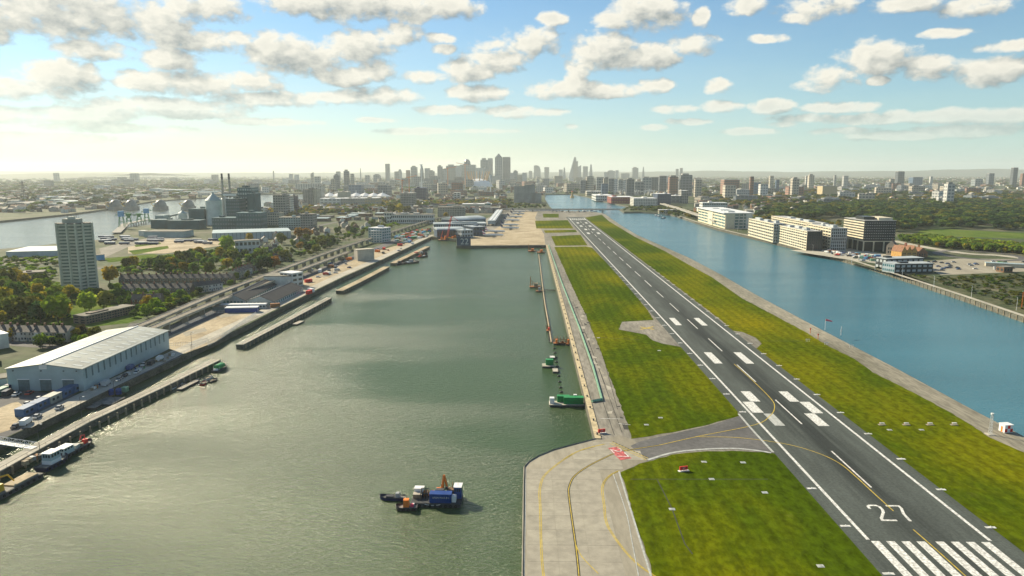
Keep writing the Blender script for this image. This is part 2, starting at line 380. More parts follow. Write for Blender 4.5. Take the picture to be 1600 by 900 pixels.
def asphalt(name, base, dark):
    m = bpy.data.materials.new(name); m.use_nodes = True; t = NT(m.node_tree); b = t.n['Principled BSDF']
    pos = t.new('ShaderNodeNewGeometry').outputs['Position']; s = t.new('ShaderNodeSeparateXYZ'); t.l.new(pos, s.inputs[0])
    c = t.mix(t.ss(t.noise(t.vec('MULTIPLY', pos, (1, .12, 1)), .25, 5, .6), .3, .7), base, tuple(k*1.5 for k in base))
    # tyre rubber along the centre line
    off = t.math('ABSOLUTE', t.math('SUBTRACT', s.outputs[0], 101.5))
    wob = t.noise(t.vec('MULTIPLY', pos, (.25, .012, 1)), 1.0, 4, .6)
    tdz = t.math('MULTIPLY_ADD', t.math('MULTIPLY', t.ss(s.outputs[1], 165, 215), t.ss(s.outputs[1], 620, 380)), .5, .55)
    k = t.math('MULTIPLY', t.math('MULTIPLY', t.ss(off, 10.5, 1.0), tdz), t.ss(wob, .22, .55))
    streak = t.ss(t.noise(t.vec('MULTIPLY', pos, (2.2, .01, 1)), 1.0, 3, .6), .48, .62); k = t.math('MULTIPLY', k, t.math('MULTIPLY_ADD', streak, .35, .75), clamp=True)
    seam = t.math('LESS_THAN', t.math('FRACT', t.math('DIVIDE', t.math('ADD', s.outputs[0], 1.3), 5.0)), .03); k = t.math('MAXIMUM', k, t.math('MULTIPLY', seam, .3))
    c = t.mix(t.math('MULTIPLY', k, .85), c, dark)
    c = t.mix(1.0, c, t.mix(t.ss(t.noise(pos, 1.3, 4, .7), .3, .7), (.8,)*3, (1.2,)*3), 'MULTIPLY')
    t.put(b.inputs['Base Color'], c); b.inputs['Roughness'].default_value = .85; b.inputs['Specular IOR Level'].default_value = .2
    MATS[name] = m
asphalt('runway_asphalt', (.055, .065, .06), (.014, .018, .018))
M = MATS

# ---------------------------------------------------------------- basins
ldock = [(-1.5, 30)]+PP([(815, 900), (817, 760), (818, 730), (825, 722), (840, 713), (862, 704), (895, 695), (930, 686), (853, 383), (713, 384), (713, 374), (674, 370), (582, 413), (530, 436), (452, 474), (385, 508), (210, 590), (50, 665)])+[(-192, 30)]
RB = PP([(946, 335), (970, 352), (995, 367), (1077, 403), (1130, 431), (1180, 460), (1285, 516), (1403, 577), (1508, 634), (1600, 682)])+[(176.5, 30)]      # peninsula side
RQ = [(316.5, 30)]+PP([(1600, 496), (1500, 462), (1330, 407), (1200, 376), (1120, 357), (1085, 346), (1058, 337), (1040, 333), (1002, 331), (975, 331)])      # far quay
VD = PP([(968, 327), (985, 323), (945, 315), (916, 307), (896, 303.2), (852, 303.2), (851, 310), (858, 322), (866, 329), (925, 330.5), (940, 333)])         # the dock beyond the bridge
rdock = RB[::-1]+VD[::-1]+RQ[::-1]
TH0 = PP([(-250, 408), (0, 389), (60, 384), (100, 379), (160, 374), (184, 362), (200, 356), (262, 347), (330, 335), (400, 325), (440, 318), (470, 313), (492, 308), (500, 303)])
TH1 = PP([(470, 301), (430, 302.5), (400, 303), (330, 308), (280, 311), (240, 314), (205, 320), (170, 326), (110, 334), (40, 341), (0, 345), (-250, 352)])
thames = TH0+TH1
ground = sheet('ground', [(-15000, -400), (15000, -400), (15000, 20000), (-15000, 20000)], 0, M['town_ground'], holes=(ldock, rdock, thames))
def basin_wall(name, poly, m):
    b = MB()
    for p, q in zip(poly, poly[1:]+poly[:1]): b.quad((*p, -6), (*q, -6), (*q, 0), (*p, 0))
    return b.build(name, m, ground)
basin_wall('quay_wall', ldock, M['stone_wall']); basin_wall('quay_wall', rdock, M['stone_wall']); basin_wall('river_bank', thames, M['stone_wall'])
WZ = -3.4
sheet('dock_water', [(-230, 25), (30, 25), (45, 900), (-150, 1120), (-230, 300)], WZ, M['dock_water_green'])
sheet('dock_water', [(150, 25), (340, 25), (330, 1450), (300, 2000), (420, 3000), (-60, 3100), (-40, 1620), (160, 1500)], WZ, M['dock_water_blue'])
tx = [p[0] for p in thames]; ty = [p[1] for p in thames]
sheet('river_water', [(min(tx)-60, min(ty)-80), (-420, min(ty)-80), (-600, 900), (-560, 2000), (-600, max(ty)+200), (min(tx)-60, max(ty)+200)], WZ-.05, M['river_water'])

# ---------------------------------------------------------------- airport peninsula
pen = ldock[:10]+PP([(713, 384), (740, 352), (790, 326), (850, 329)])+VD[-3:]+RB
pen[0] = (-1.5, 30)
sheet('airport_paving', pen, .02, M['concrete_dark'])
sheet('gravel_strip', PP([(940, 335), (946, 335), (970, 352), (995, 367), (1077, 403), (1130, 431), (1180, 460), (1285, 516), (1403, 577), (1508, 634), (1600, 682)])+[(175, 60), (140, 60)]+PP([(1470, 655), (1337, 580), (1180, 485), (1112, 440), (1040, 398), (985, 372), (948, 350)]), .035, M['gravel'])
stand = PP([(728, 383.6), (852, 382.6), (850, 366), (840, 350), (836, 340), (840, 331), (808, 331), (795, 345), (770, 360), (735, 372)])
sheet('aircraft_stand', stand, .05, M['sand'])
GR = [
 PP([(866, 386), (915, 385), (925, 387), (950, 413), (975, 440), (1012, 485), (1022, 501), (972, 503), (967, 515), (1010, 523), (1020, 532), (1035, 537), (1065, 542), (1076, 551), (1117, 600), (1152, 642), (1155, 650), (1105, 664), (1055, 675), (987, 686), (978, 655), (955, 595), (935, 540), (915, 492), (895, 450)]),
 PP([(861, 369), (907, 367), (918, 383.5), (868, 384)]), PP([(836, 345), (887, 344), (896, 357), (838, 357)]), PP([(850, 360), (899, 359), (902, 363), (852, 364)]), PP([(848, 334), (873, 334), (873, 340), (849, 340)]),
 [(124, 30)]+PP([(1576, 852), (1460, 764), (1350, 680), (1250, 603), (1192, 560), (1172, 549), (1184, 543), (1190, 537), (1181, 528), (1160, 519), (1132, 515)])+[(121.5, 420), (120.5, 900), (119, 1415)]+PP([(922, 338.5), (940, 335.5), (952, 346), (992, 370), (1040, 393), (1075, 413), (1112, 433), (1157, 465), (1180, 477), (1259, 519), (1293, 540), (1337, 562), (1364, 582), (1442, 621), (1508, 658), (1545, 683), (1610, 712)])+[(150, 60), (150, 30)],
 [(38.5, 30)]+PP([(1022, 905), (1009, 864), (992, 815), (978, 762), (970, 738), (1000, 725), (1050, 711), (1092, 706), (1142, 704.5), (1195, 706.5), (1214, 709), (1272, 774), (1316, 821), (1361, 874)])+[(79.5, 130), (79.5, 30)],
]
rg = random.Random(17)
def ragged(poly):
    o = []
    for a, c in zip(poly, poly[1:]+poly[:1]):
        a, c = Vector(a), Vector(c); l = (c-a).length; n = max(1, int(l/2.5)) if a.y < 600 else 1; d = (c-a).normalized() if l else Vector((1, 0))
        for k in range(n): w = a.lerp(c, k/n)+Vector((-d.y, d.x))*(rg.uniform(-.3, .3) if n > 1 else 0); o.append((w.x, w.y))
    return o
GR = [ragged(g) for g in GR]
for g in GR: sheet('airfield_grass', g, .06, M['airfield_grass'])
sheet('taxiway', PP([(1000, 690), (1055, 677), (1105, 666), (1155, 651), (1215, 651), (1280, 712), (1214, 708), (1180, 704), (1142, 702), (1092, 703.5), (1050, 708.5), (1012, 719.5), (985, 697)]), .075, M['road'])
sheet('turning_pad', PP([(1025, 500), (972, 503), (967, 515), (1010, 523), (1020, 532), (1035, 537), (1068, 543), (1100, 545), (1060, 500)]), .072, M['concrete_dark'])
sheet('turning_pad', PP([(1125, 511), (1132, 515), (1160, 519), (1181, 528), (1190, 537), (1184, 543), (1172, 549), (1140, 540)]), .072, M['concrete_dark'])
sheet('cross_taxiway', PP([(868, 384.6), (925, 384), (926, 387), (866, 386.6)]), .05, M['concrete'])
RW0, RW1 = 86.0, 116.2; RWC = 101.1
runway = sheet('runway', [(81.5, 30), (121.0, 30), (120.0, 600), (118.5, 1435), (81.5, 1435), (82.0, 600)], .09, M['runway_asphalt'])
ZM = .105
def mark(name, x0, x1, y0, y1, m='white_paint', z=ZM): return sheet(name, [(x0, y0), (x1, y0), (x1, y1), (x0, y1)], z, M[m], runway)
for x in (RW0, RW1):
    mark('edge_line', x-.45, x+.45, 165.2, 1412)
for k in range(8):
    x = RW0+.35+(k*3.75 if k < 4 else 15.9+(k-4)*3.75); mark('threshold_stripe', x, x+2.1, 134, 164.6)
    mark('threshold_stripe', x, x+2.1, 1352, 1385)
for a, b in (((1298, 705), (1361, 762)), ((1207, 625), (1250, 663)), ((1147, 570), (1177, 597)), ((1104, 529), (1126, 549)), ((1070, 499), (1087, 514)), ((1044, 474), (1057, 487)), ((1022, 455), (1032, 465))):
    mark('centre_dash', RWC-.28, RWC+.28, P(*b)[1], P(*a)[1])
yy = P(1022, 455)[1]+22
while yy < 1290: mark('centre_dash', RWC-.35, RWC+.35, yy, yy+32); yy += 55
def block(tl, ybot, w, m='white_paint', name='touchdown_block'):
    x, y1 = P(*tl); y0 = P(tl[0], ybot)[1]; mark(name, x, x+w, y0, y1, m)
c8 = lambda x, y: (780+x/4, 440+y/4)
cr = lambda x, y: (1180+x/3.81, 440+y/3.81)
block(c8(1060, 228), c8(0, 273)[1], 3.6); block(c8(1214, 228), c8(0, 275)[1], 3.4)
block(c8(1278, 443), c8(0, 512)[1], 3.8); block(c8(1463, 443), c8(0, 513)[1], 3.8)
block(c8(1508, 687), c8(0, 750)[1], 4); block(c8(1520, 752), c8(0, 820)[1], 4.2); block(cr(48, 787), cr(0, 858)[1], 3.7, 'worn_white_paint')
block(cr(138, 655), cr(0, 715)[1], 3.7); block(cr(262, 717), cr(0, 784)[1], 4); block(cr(290, 786), cr(0, 860)[1], 4)
for x, y in ((92, 1255), (107, 1255), (92, 1180), (107, 1180), (94, 1110), (106, 1110), (92, 1040), (107, 1040)): mark('touchdown_block', x, x+4, y, y+25)
# the numerals 2 and 7, painted to be read on approach
def strokes(name, pts, w, m, z, closed=False): return sheet(name, strip(pts, w), z, M[m], runway)
n2 = [(95.55, 182.0), (95.7, 183.2), (96.4, 183.75), (98.1, 183.75), (98.7, 183.0), (98.7, 181.4), (98.2, 179.8), (96.0, 176.4), (95.75, 175.3), (99.3, 175.3)]
n7 = [(101.0, 183.6), (104.2, 183.6), (104.25, 182.2), (103.2, 179), (102.9, 175.2)]
def thick(name, pts, w, parent, z, m):
    b = MB()
    for p, q in zip(pts, pts[1:]):
        d = (Vector(q)-Vector(p)).normalized(); e = d*w*.35; n = Vector((-d.y, d.x))*w/2; p2 = Vector(p)-e; q2 = Vector(q)+e
        b.quad((*(p2-n), z), (*(q2-n), z), (*(q2+n), z), (*(p2+n), z)); z += .0012
    return b.build(name, m, parent)
numsx = lambda pts: [(x-1.2, y) for x, y in pts]
thick('runway_number', numsx(n2), .75, runway, ZM, M['white_paint']); thick('runway_number', numsx(n7), .75, runway, ZM, M['white_paint'])
thick('runway_number', [(97, 1345), (97, 1335), (100, 1335), (100, 1345), (97, 1345)], .9, runway, ZM, M['white_paint']); thick('runway_number', [(105, 1345), (102, 1345), (102, 1340), (105, 1340), (105, 1345), (105, 1335)], .9, runway, ZM, M['white_paint'])
# taxi lines
taxi = bpy.data.objects['taxiway']
def line(name, px, w, m, z=.12, parent=None, n=5): return sheet(name, strip(smooth_line(PP(px), n), w), z, M[m], parent or runway)
line('taxi_line', [(1030, 696), (1092, 682), (1180, 664), (1203, 650), (1210, 638), (1205, 624), (1175, 594), (1147, 569)], .32, 'yellow_paint')
line('taxi_line', [(1092, 683), (1140, 683.5), (1180, 687), (1232, 695), (1277, 708), (1311, 724), (1337, 745), (1364, 770), (1396, 799)], .32, 'yellow_paint', .125)
line('taxi_line', [(1427, 828), (1450, 848), (1479, 874), (1510, 902)], .32, 'yellow_paint')
line('taxi_edge_line', [(1012, 719), (1050, 708), (1092, 703), (1142, 701), (1180, 704), (1205, 708)], 1.0, 'worn_white_paint', .13)
line('stop_bar', [(1154, 647), (1178, 675), (1208, 707)], .8, 'worn_white_paint', .13, n=2)
# closed-taxiway cross on the turning pad
pad = bpy.data.objects['turning_pad']
for a, b in (((1000, 511), (1022, 515)), ((1021, 510.5), (1001, 515))): sheet('closure_cross', strip([P(*a), P(*b)], 1.3), .11 if a[0] == 1000 else .113, M['yellow_paint'], pad)

# ---------------------------------------------------------------- concrete apron of separate bays
apron_poly = ldock[:9]+PP([(940, 688), (968, 680), (990, 688), (1018, 716), (972, 737), (992, 815), (1009, 864), (1022, 905)])+[(38, 30)]
apron = sheet('apron', apron_poly, .05, M['concrete'])
slab_m = [mat('bay_concrete_a', (.31, .29, .235), .8, .12, .3, world=True), mat('bay_concrete_b', (.298, .28, .226), .8, .13, .3, world=True), mat('bay_concrete_c', (.33, .31, .25), .8, .12, .3, world=True)]
slab_me = [MB().box(0, 0, 0, 7.44, 7.44, .05).mesh('bay', m) for m in slab_m]
rs = random.Random(3)
for i in range(7):
    for j in range(28):
        x, y = .6+3.75+i*7.5, 30+j*7.5
        if all(inside(x+a, y+b, apron_poly) for a in (-3.8, 3.8) for b in (-3.8, 3.8)) and y > 120:
            link('concrete_bay', rs.choice([slab_me[0]]*3+slab_me[1:]), apron, (x, y, .03))
def aline(px, w, m, z=.105, n=5): return sheet('taxi_line', strip(smooth_line(PP(px), n), w), z, M[m], apron)
L1 = [(850, 905), (846, 864), (844, 790), (843, 770), (847, 750), (857, 737), (880, 719), (900, 707), (920, 700), (945, 694)]
L2 = [(905, 905), (901, 864), (892, 800), (889, 775), (889, 762), (897, 745), (917, 730), (942, 717), (970, 706), (1030, 696)]
L3 = [(1030, 905), (1000, 885), (977, 862), (957, 835), (947, 815), (944, 790), (941, 765), (945, 752), (955, 742), (967, 736)]
for L in (L1, L3):
    for dx in (-1.2, 1.2): aline([(x+dx, y) for x, y in L], .2, 'yellow_paint')
aline(L2, .7, 'tar', .1); aline(L2, .22, 'yellow_paint', .108)
aline([(899, 850), (905, 864), (914, 876), (935, 897)], .22, 'yellow_paint', .109)
aline([(819, 900), (821, 800), (822, 733)], .15, 'worn_white_paint')
aline([(967, 737), (1006, 864), (1018, 903)], .5, 'worn_white_paint', .11, 2); aline([(958, 741), (978, 800), (988, 850), (998, 902)], .25, 'worn_white_paint', .107)
for k in range(2): aline([(953+k*3, 693-k*2), (1010+k*3, 719-k*2.2)], .3, 'yellow_paint', .112, 1)
for k in range(12):
    a = (957.5+k*4.6, 690.2+k*2.1); aline([a, (a[0]+2.4, a[1]+1.1)], .35, 'tar', .116, 1)
hold = sheet('hold_marking', PP([(950, 700.5), (965, 698.5), (987, 716.5), (969, 719.5)]), .113, M['red_paint'], apron)
def on_mark(pts):      # letters read by a pilot rolling towards the runway
    o = Vector(P(950, 701.5)); ux = Vector(P(969, 719.5))-o; uy = Vector(P(967, 698))-o
    return [tuple(o+ux*x+uy*y) for x, y in pts]
thick('hold_number', on_mark([(.1, .78), (.16, .9), (.3, .9), (.38, .75), (.36, .55), (.1, .12), (.42, .12)]), .35, apron, .12, M['white_paint'])
thick('hold_number', on_mark([(.55, .9), (.88, .9), (.68, .1)]), .35, apron, .12, M['white_paint'])
# quay copings
b = MB(); e = [(p[0]+1.1, p[1]) for p in (P(930, 686), P(892, 535), P(853, 383))]
for p, q in zip(e, e[1:]): b.add([(p[0]-1.05, p[1], .02), (p[0]+.95, p[1], .02), (q[0]+.95, q[1], .02), (q[0]-1.05, q[1], .02), (p[0]-1.05, p[1], .3), (p[0]+.95, p[1], .3), (q[0]+.95, q[1], .3), (q[0]-1.05, q[1], .3)], [(4, 5, 6, 7), (0, 1, 5, 4), (3, 0, 4, 7), (1, 2, 6, 5)])
tag(b.build('quay_coping', M['coping_stone']), kind='structure')
b = MB()
for p, q in zip(ldock[0:8], ldock[1:9]):
    b.bar((p[0]+.25, p[1], .15), (q[0]+.25, q[1], .15), .24)
tag(b.build('apron_kerb', M['concrete_dark']), kind='structure')

# ---------------------------------------------------------------- the other shores
sheet('sand_yard', PP([(258, 530), (275, 513), (335, 488), (390, 484), (402, 490), (335, 535), (290, 552), (262, 545)]), .03, M['sand'])
sheet('sand_yard', PP([(470, 436), (520, 412), (575, 396), (640, 378), (655, 372), (590, 405), (520, 437), (478, 456), (472, 450)]), .03, M['sand'])
sheet('shore_road', strip(PP([(674, 367), (582, 409), (530, 431), (452, 468), (385, 500), (210, 582), (30, 668)]), 9), .04, M['light_paving'])
sheet('works_yard', PP([(200, 386), (262, 374), (345, 376), (345, 384), (258, 396), (200, 396)]), .035, M['sand'])
sheet('works_yard', PP([(155, 388), (185, 381), (262, 366), (300, 370), (200, 386), (160, 404)]), .03, M['concrete_dark'])
for q in ([(200, 392), (262, 384), (264, 388), (210, 398)], [(160, 404), (240, 397), (258, 402), (170, 410)], [(210, 383), (250, 379), (252, 381), (212, 386)]): sheet('rough_grass', PP(q), .04, M['park_grass'])
for q in ([(300, 500), (335, 494), (340, 498), (303, 505)], [(285, 520), (320, 512), (324, 517), (290, 526)], [(340, 492), (372, 488), (374, 492), (345, 497)], [(500, 430), (525, 420), (530, 424), (506, 434)]): sheet('yard_patch', PP(q), .045, M['concrete'])
sheet('warehouse_forecourt', PP([(-60, 605), (135, 618), (262, 556), (285, 556), (60, 660), (-60, 715)]), .03, M['road'])
sheet('dirt_yard', PP([(-40, 640), (28, 628), (45, 640), (15, 672), (-40, 690)]), .045, M['sand'])
main_road = [(690, 352), (640, 367), (585, 390), (520, 415), (452, 440), (380, 470), (300, 503), (210, 540), (90, 590), (-60, 650)]
sheet('main_road', strip(PP(main_road), 14), .05, M['road'])
sheet('back_road', strip(PP([(-20, 415), (90, 412), (160, 420), (250, 408), (320, 398), (420, 370), (520, 348), (640, 330)]), 9), .045, M['road'])
sheet('side_street', strip(PP([(-40, 532), (60, 540), (125, 546), (200, 520), (215, 505)]), 8), .045, M['road'])
sheet('verge', strip(PP([(640, 352), (560, 382), (440, 428), (330, 470), (230, 508)]), 8), .035, M['scrub'])
sheet('gardens', PP([(-60, 425), (90, 440), (120, 470), (180, 450), (360, 430), (370, 440), (200, 505), (100, 515), (-60, 500)]), .028, M['park_grass'])
sheet('promenade', [(317.5, 30), (321.5, 30)]+[(p[0]+5, p[1]) for p in RQ[1:8]]+[(p[0]+1, p[1]) for p in RQ[1:8]][::-1], .04, M['light_paving'])
sheet('building_site', PP([(1235, 391), (1330, 388), (1400, 400), (1405, 409), (1385, 414), (1320, 405), (1262, 396)]), .05, M['light_paving'])
sheet('brownfield', PP([(1320, 407), (1380, 416), (1390, 428), (1460, 432), (1640, 425), (1700, 500), (1610, 494), (1500, 460)]), .03, M['scrub'])
sheet('car_park', PP([(1425, 410), (1500, 404), (1600, 405), (1610, 424), (1470, 430), (1462, 425)]), .045, M['concrete'])
sheet('meadow', PP([(1425, 370), (1440, 359), (1480, 358), (1560, 362), (1600, 364), (1600, 373), (1500, 370)]), .03, M['park_grass'])
ring = smooth_line(PP([(1395, 376), (1450, 387), (1510, 396), (1560, 399), (1610, 405)]), 4)
sheet('dual_carriageway', strip(ring, 14), .06, M['light_paving'])
sheet('roundabout_road', strip([(P(1530, 399)[0]+38*cos(a/12*pi), P(1530, 399)[1]+45*sin(a/12*pi)) for a in range(25)], 10), .07, M['road'])
# low hills on the horizon
def hills(dist, x0, x1, hgt, seed, m):
    r = random.Random(seed); n = 90; b = MB(); ph = [r.uniform(0, 6) for _ in range(5)]
    def z(i): t = i/n; return hgt*(.72+.16*sin(5*t+ph[0])+.1*sin(13*t+ph[1])+.05*sin(31*t+ph[2])+.03*sin(71*t+ph[3])+r.uniform(-.015, .015))
    rows = [[], [], [], []]
    for i in range(n+1):
        x = x0+(x1-x0)*i/n; h = z(i)
        for k, (dy, f) in enumerate(((-2200, -.02), (-700, .75), (0, 1), (1500, .4))): rows[k].append((x, dist+dy+abs(x)*.0, h*f))
    vs = [p for row in rows for p in row]; fs = [(k*(n+1)+i, k*(n+1)+i+1, (k+1)*(n+1)+i+1, (k+1)*(n+1)+i) for k in range(3) for i in range(n)]
    return tag(b.add(vs, fs).build('hills', m, smooth=True), kind='structure')
mat('hill_woods', (.05, .075, .04), .9, .3, .004, world=True)
hills(15500, -14500, 1500, 100, 1, M['hill_woods']); hills(16500, 0, 14500, 150, 5, M['hill_woods']); hills(9800, -14500, -5200, 72, 9, M['hill_woods'])
# ================================================================ airport things
mat('white_metal', (.75, .76, .75), .45, .06, .3)
mat('grey_metal', (.32, .34, .35), .5, .12, .4)
mat('dark_metal', (.06, .065, .07), .6, .2, .4)
mat('rust', (.23, .09, .035), .8, .3, .5, col2=(.32, .17, .07))
mat('orange_paint', (.75, .2, .03), .5, .15, .5)
mat('red_metal', (.62, .04, .03), .5, .12, .5)
mat('green_paint', (.02, .24, .07), .5, .15, .4)
mat('pale_green', (.2, .38, .26), .6, .15, .4)
mat('timber', (.3, .25, .17), .85, .25, .5)
mat('blue_paint', (.018, .06, .24), .45, .12, .4)
mat('navy', (.015, .025, .09), .5, .15, .4)
mat('sky_blue_paint', (.12, .35, .6), .5, .12, .4)
mat('yellow_metal', (.7, .42, .03), .5, .12, .4)
mat('glass_dark', (.03, .045, .055), .12, .1, .5, spec=.6)
mat('glass_teal', (.05, .16, .18), .12, .15, .2, spec=.6)
mat('tyre', (.02, .02, .02), .9)
mat('pink_cloth', (.75, .1, .16), .8, .1, 2)
mat('deck_grey', (.2, .2, .18), .8, .25, .6)

# red guidance signs on pale bases
def guidance_sign(px, label, word):
    x, y = P(*px); t = thing('guidance_sign', label, 'sign', (x, y, .06), .25, 'red guidance signs beside the taxiway')
    b = MB()
    for k in (-.9, 0, .9): b.b2(k-.42, k+.42, -.2, .2, .35, 1.5)
    b.build('sign_panel', M['red_metal'], t)
    for k in (-.9, 0, .9): MB().b2(k-.05, k+.05, -.05, .05, .1, .4).build('leg', M['dark_metal'], t)
    MB().b2(-1.7, 1.7, -.6, .6, 0, .12).build('base_slab', M['white_paint'], t)
    cu = bpy.data.curves.new('sign_text', 'FONT'); cu.body = word; cu.size = 1.0; cu.align_x = 'CENTER'
    o = bpy.data.objects.new('lettering', cu); me = bpy.data.meshes.new_from_object(o); bpy.data.objects.remove(o)
    me.materials.append(M['white_paint']); o = link('lettering', me, t, (0, -.215, .6)); o.rotation_euler = (pi/2, 0, 0)
guidance_sign((1068, 736), 'red guidance sign in the grass below the curved taxiway', '27')
guidance_sign((940, 677), 'red guidance sign on the paved quay corner above the apron', '27')
# PAPI lights
papi = None
for px, where in ((1378, 'leftmost of the four in the row, nearest the runway'), (1416, 'second from the runway in the row of four'), (1453, 'third from the runway in the row of four'), (1491, 'farthest from the runway in the row of four')):
    x, y = P(px, 664)
    if papi is None:
        papi = t = thing('approach_light_unit', '', 'light', (x, y, .06), 0, 'four approach light units in a row on the grass')
        MB().b2(-1.3, 1.3, -.6, .6, 0, .1).build('base_slab', M['concrete'], t)
        b = MB().b2(-.8, .8, -.25, .3, .5, .8); b.build('lamp_box', M['white_paint'], t)
        for k in (-.8, .8): MB().bar((k, 0, .1), (k, 0, .6), .07).build('leg', M['orange_paint'], t)
    else: t = copy_thing(papi, (x, y, .06))
    t['label'] = 'white approach light box, '+where
# runway edge light pads
pad_me = MB().b2(-1.3, 1.3, -.45, .45, 0, .07).mesh('pad', M['white_paint']); lamp_me = MB().cyl(0, 0, .07, .4, .14, .1, 8).mesh('lamp', M['white_metal'])
yy = 150; ke = {'left': 0, 'right': 0}
while yy < 700:
    for x, side in ((83.4, 'left'), (120.6, 'right')):
        if not (215 < yy < 250 and side == 'left'):
            o = link('edge_light', pad_me, None, (x, yy, .1)); tag(o, '%s white edge light from the near end, %s side of the runway' % (nth(ke[side]), side), 'light', 'runway edge lights'); ke[side] += 1; link('lamp', lamp_me, o)
    yy += 22
# windsock
x, y = P(1289, 516); t = thing('windsock', 'pink windsock blowing from a thin pole at the blue dock edge', 'windsock', (x, y, .04))
hh = height(x, y, 499)
MB().bar((0, 0, 0), (0, 0, hh), .13, 6).build('pole', M['white_metal'], t)
MB().lathe((0, 0, hh-.3), (3.6, -.6, hh-1.1), [(0, .6), (.3, .5), (.7, .38), (1, .25)], 10).build('sock', M['pink_cloth'], t)
MB().lathe((-.1, 0, hh-.3), (.1, -.02, hh-.33), [(0, .62), (1, .62)], 10).build('hoop', M['dark_metal'], t)
for px in ((1314, 524), (1266, 521), (1278, 530)):
    x, y = P(*px); r = px[0] == 1314
    t = thing('marker_post', {1314: 'thin white marker post right of the pink windsock', 1266: 'orange marker post on the gravel left of the windsock', 1278: 'orange and white marker post at the grass edge below the windsock'}[px[0]], 'post', (x, y, .04))
    MB().bar((0, 0, 0), (0, 0, 3 if not r else 5), .16, 6).build('post', M['white_metal' if r else 'orange_paint'], t)
    MB().b2(-.35, .35, -.1, .1, 2.2, 3.0).build('board', M['white_paint' if r else 'red_metal'], t)
for px, lab in (((1291, 539), 'low white antenna frame on the grass edge nearest the windsock'), ((1262, 534), 'low white cable box at the end of the line across the grass'), ((1330, 543), 'tiny white post on the dock bank right of the windsock')):
    x, y = P(*px); t = thing('antenna', lab, 'antenna', (x, y, .05)); b = MB()
    for k in (-.8, 0, .8): b.bar((k, 0, 0), (k, 0, 1.6), .09)
    b.build('upright', M['white_metal'], t); MB().bar((-1.2, 0, 1.3), (1.2, 0, 1.3), .12).build('crossbar', M['white_metal'], t)
# lattice mast and red and white hut
x, y = P(1547, 679); hm_ = height(x, y, 648)
t = thing('lattice_mast', 'white lattice mast standing beside the red and white hut', 'mast', (x, y, .04)); b = MB()
for a, c in ((-.4, -.4), (.4, -.4), (.4, .4), (-.4, .4)): b.bar((a, c, 0), (a*.6, c*.6, hm_), .07)
b.build('upright', M['white_metal'], t); b = MB(); k = 0
while k < hm_-1:
    f, g = 1-.4*k/hm_, 1-.4*(k+1)/hm_; q = [(-.4, -.4), (.4, -.4), (.4, .4), (-.4, .4)]
    for i in range(4):
        b.bar((q[i][0]*f, q[i][1]*f, k), (q[(i+1) % 4][0]*g, q[(i+1) % 4][1]*g, k+1), .04)
    k += 1
b.build('bracing', M['white_metal'], t); MB().cyl(0, 0, hm_, hm_+.5, .5, .5, 8).build('beacon', M['white_metal'], t); MB().b2(-1.3, 1.3, -1.3, 1.3, 0, .2).build('base_slab', M['light_paving'], t)
x, y = P(1571, 675); t = thing('equipment_hut', 'red and white chequered equipment hut on the dock bank', 'hut', (x, y, .04), .15)
MB().b2(-1.6, 1.6, -1.3, 1.3, .2, 2.9).build('wall', M['white_metal'], t); MB().b2(-1.75, 1.75, -1.45, 1.45, 2.9, 3.05).build('roof', M['white_metal'], t)
for i, j in ((0, 0), (2, 0), (1, 1)): MB().b2(-1.55+i*1.05, -.55+i*1.05, -1.33, -1.29, .4+j*1.25, 1.6+j*1.25).build('red_panel', M['red_metal'], t)
MB().b2(-1.63, -1.59, -.4, .4, .25, 2.2).build('door', M['orange_paint'], t)
# manhole covers and the trench across the grass
tr = M['tar']
for px in ([(985, 749), (1200, 749)], [(1027, 750), (1050, 795), (1070, 850), (1082, 866)], [(930, 527), (1000, 531)], [(1182, 533), (1262, 533)]):
    sheet('cable_trench', strip(PP(px), .3), .066, tr)
for i, px in enumerate([(1050, 796), (1112, 749), (1282, 885), (1195, 770), (1032, 433+220), (1010, 664), (1030, 548), (935, 528), (1390, 672), (1440, 672), (1161, 723), (1100, 722)]):
    x, y = P(*px); o = MB().b2(-.8, .8, -.6, .6, 0, .09).b2(-.35, .35, -.3, .3, .09, .16).build('inspection_cover', M['worn_white_paint'], None, (x, y, .06)); tag(o, 'small pale inspection cover '+['at the bend of the dark trench in the near grass', 'on the long straight trench of the near grass', 'near the bottom corner of the near grass, by the runway', 'near the runway edge in the near grass', 'on the far side of the taxiway, left', 'just above the taxiway in the long grass', 'right of the turning pad cross, below it', 'on the trench left of the turning pad', 'beside the first approach light box', 'between the second and third approach light boxes', 'nearest the stop line in the near grass', 'below the white taxiway edge line'][i], 'cover', 'inspection covers in the grass')

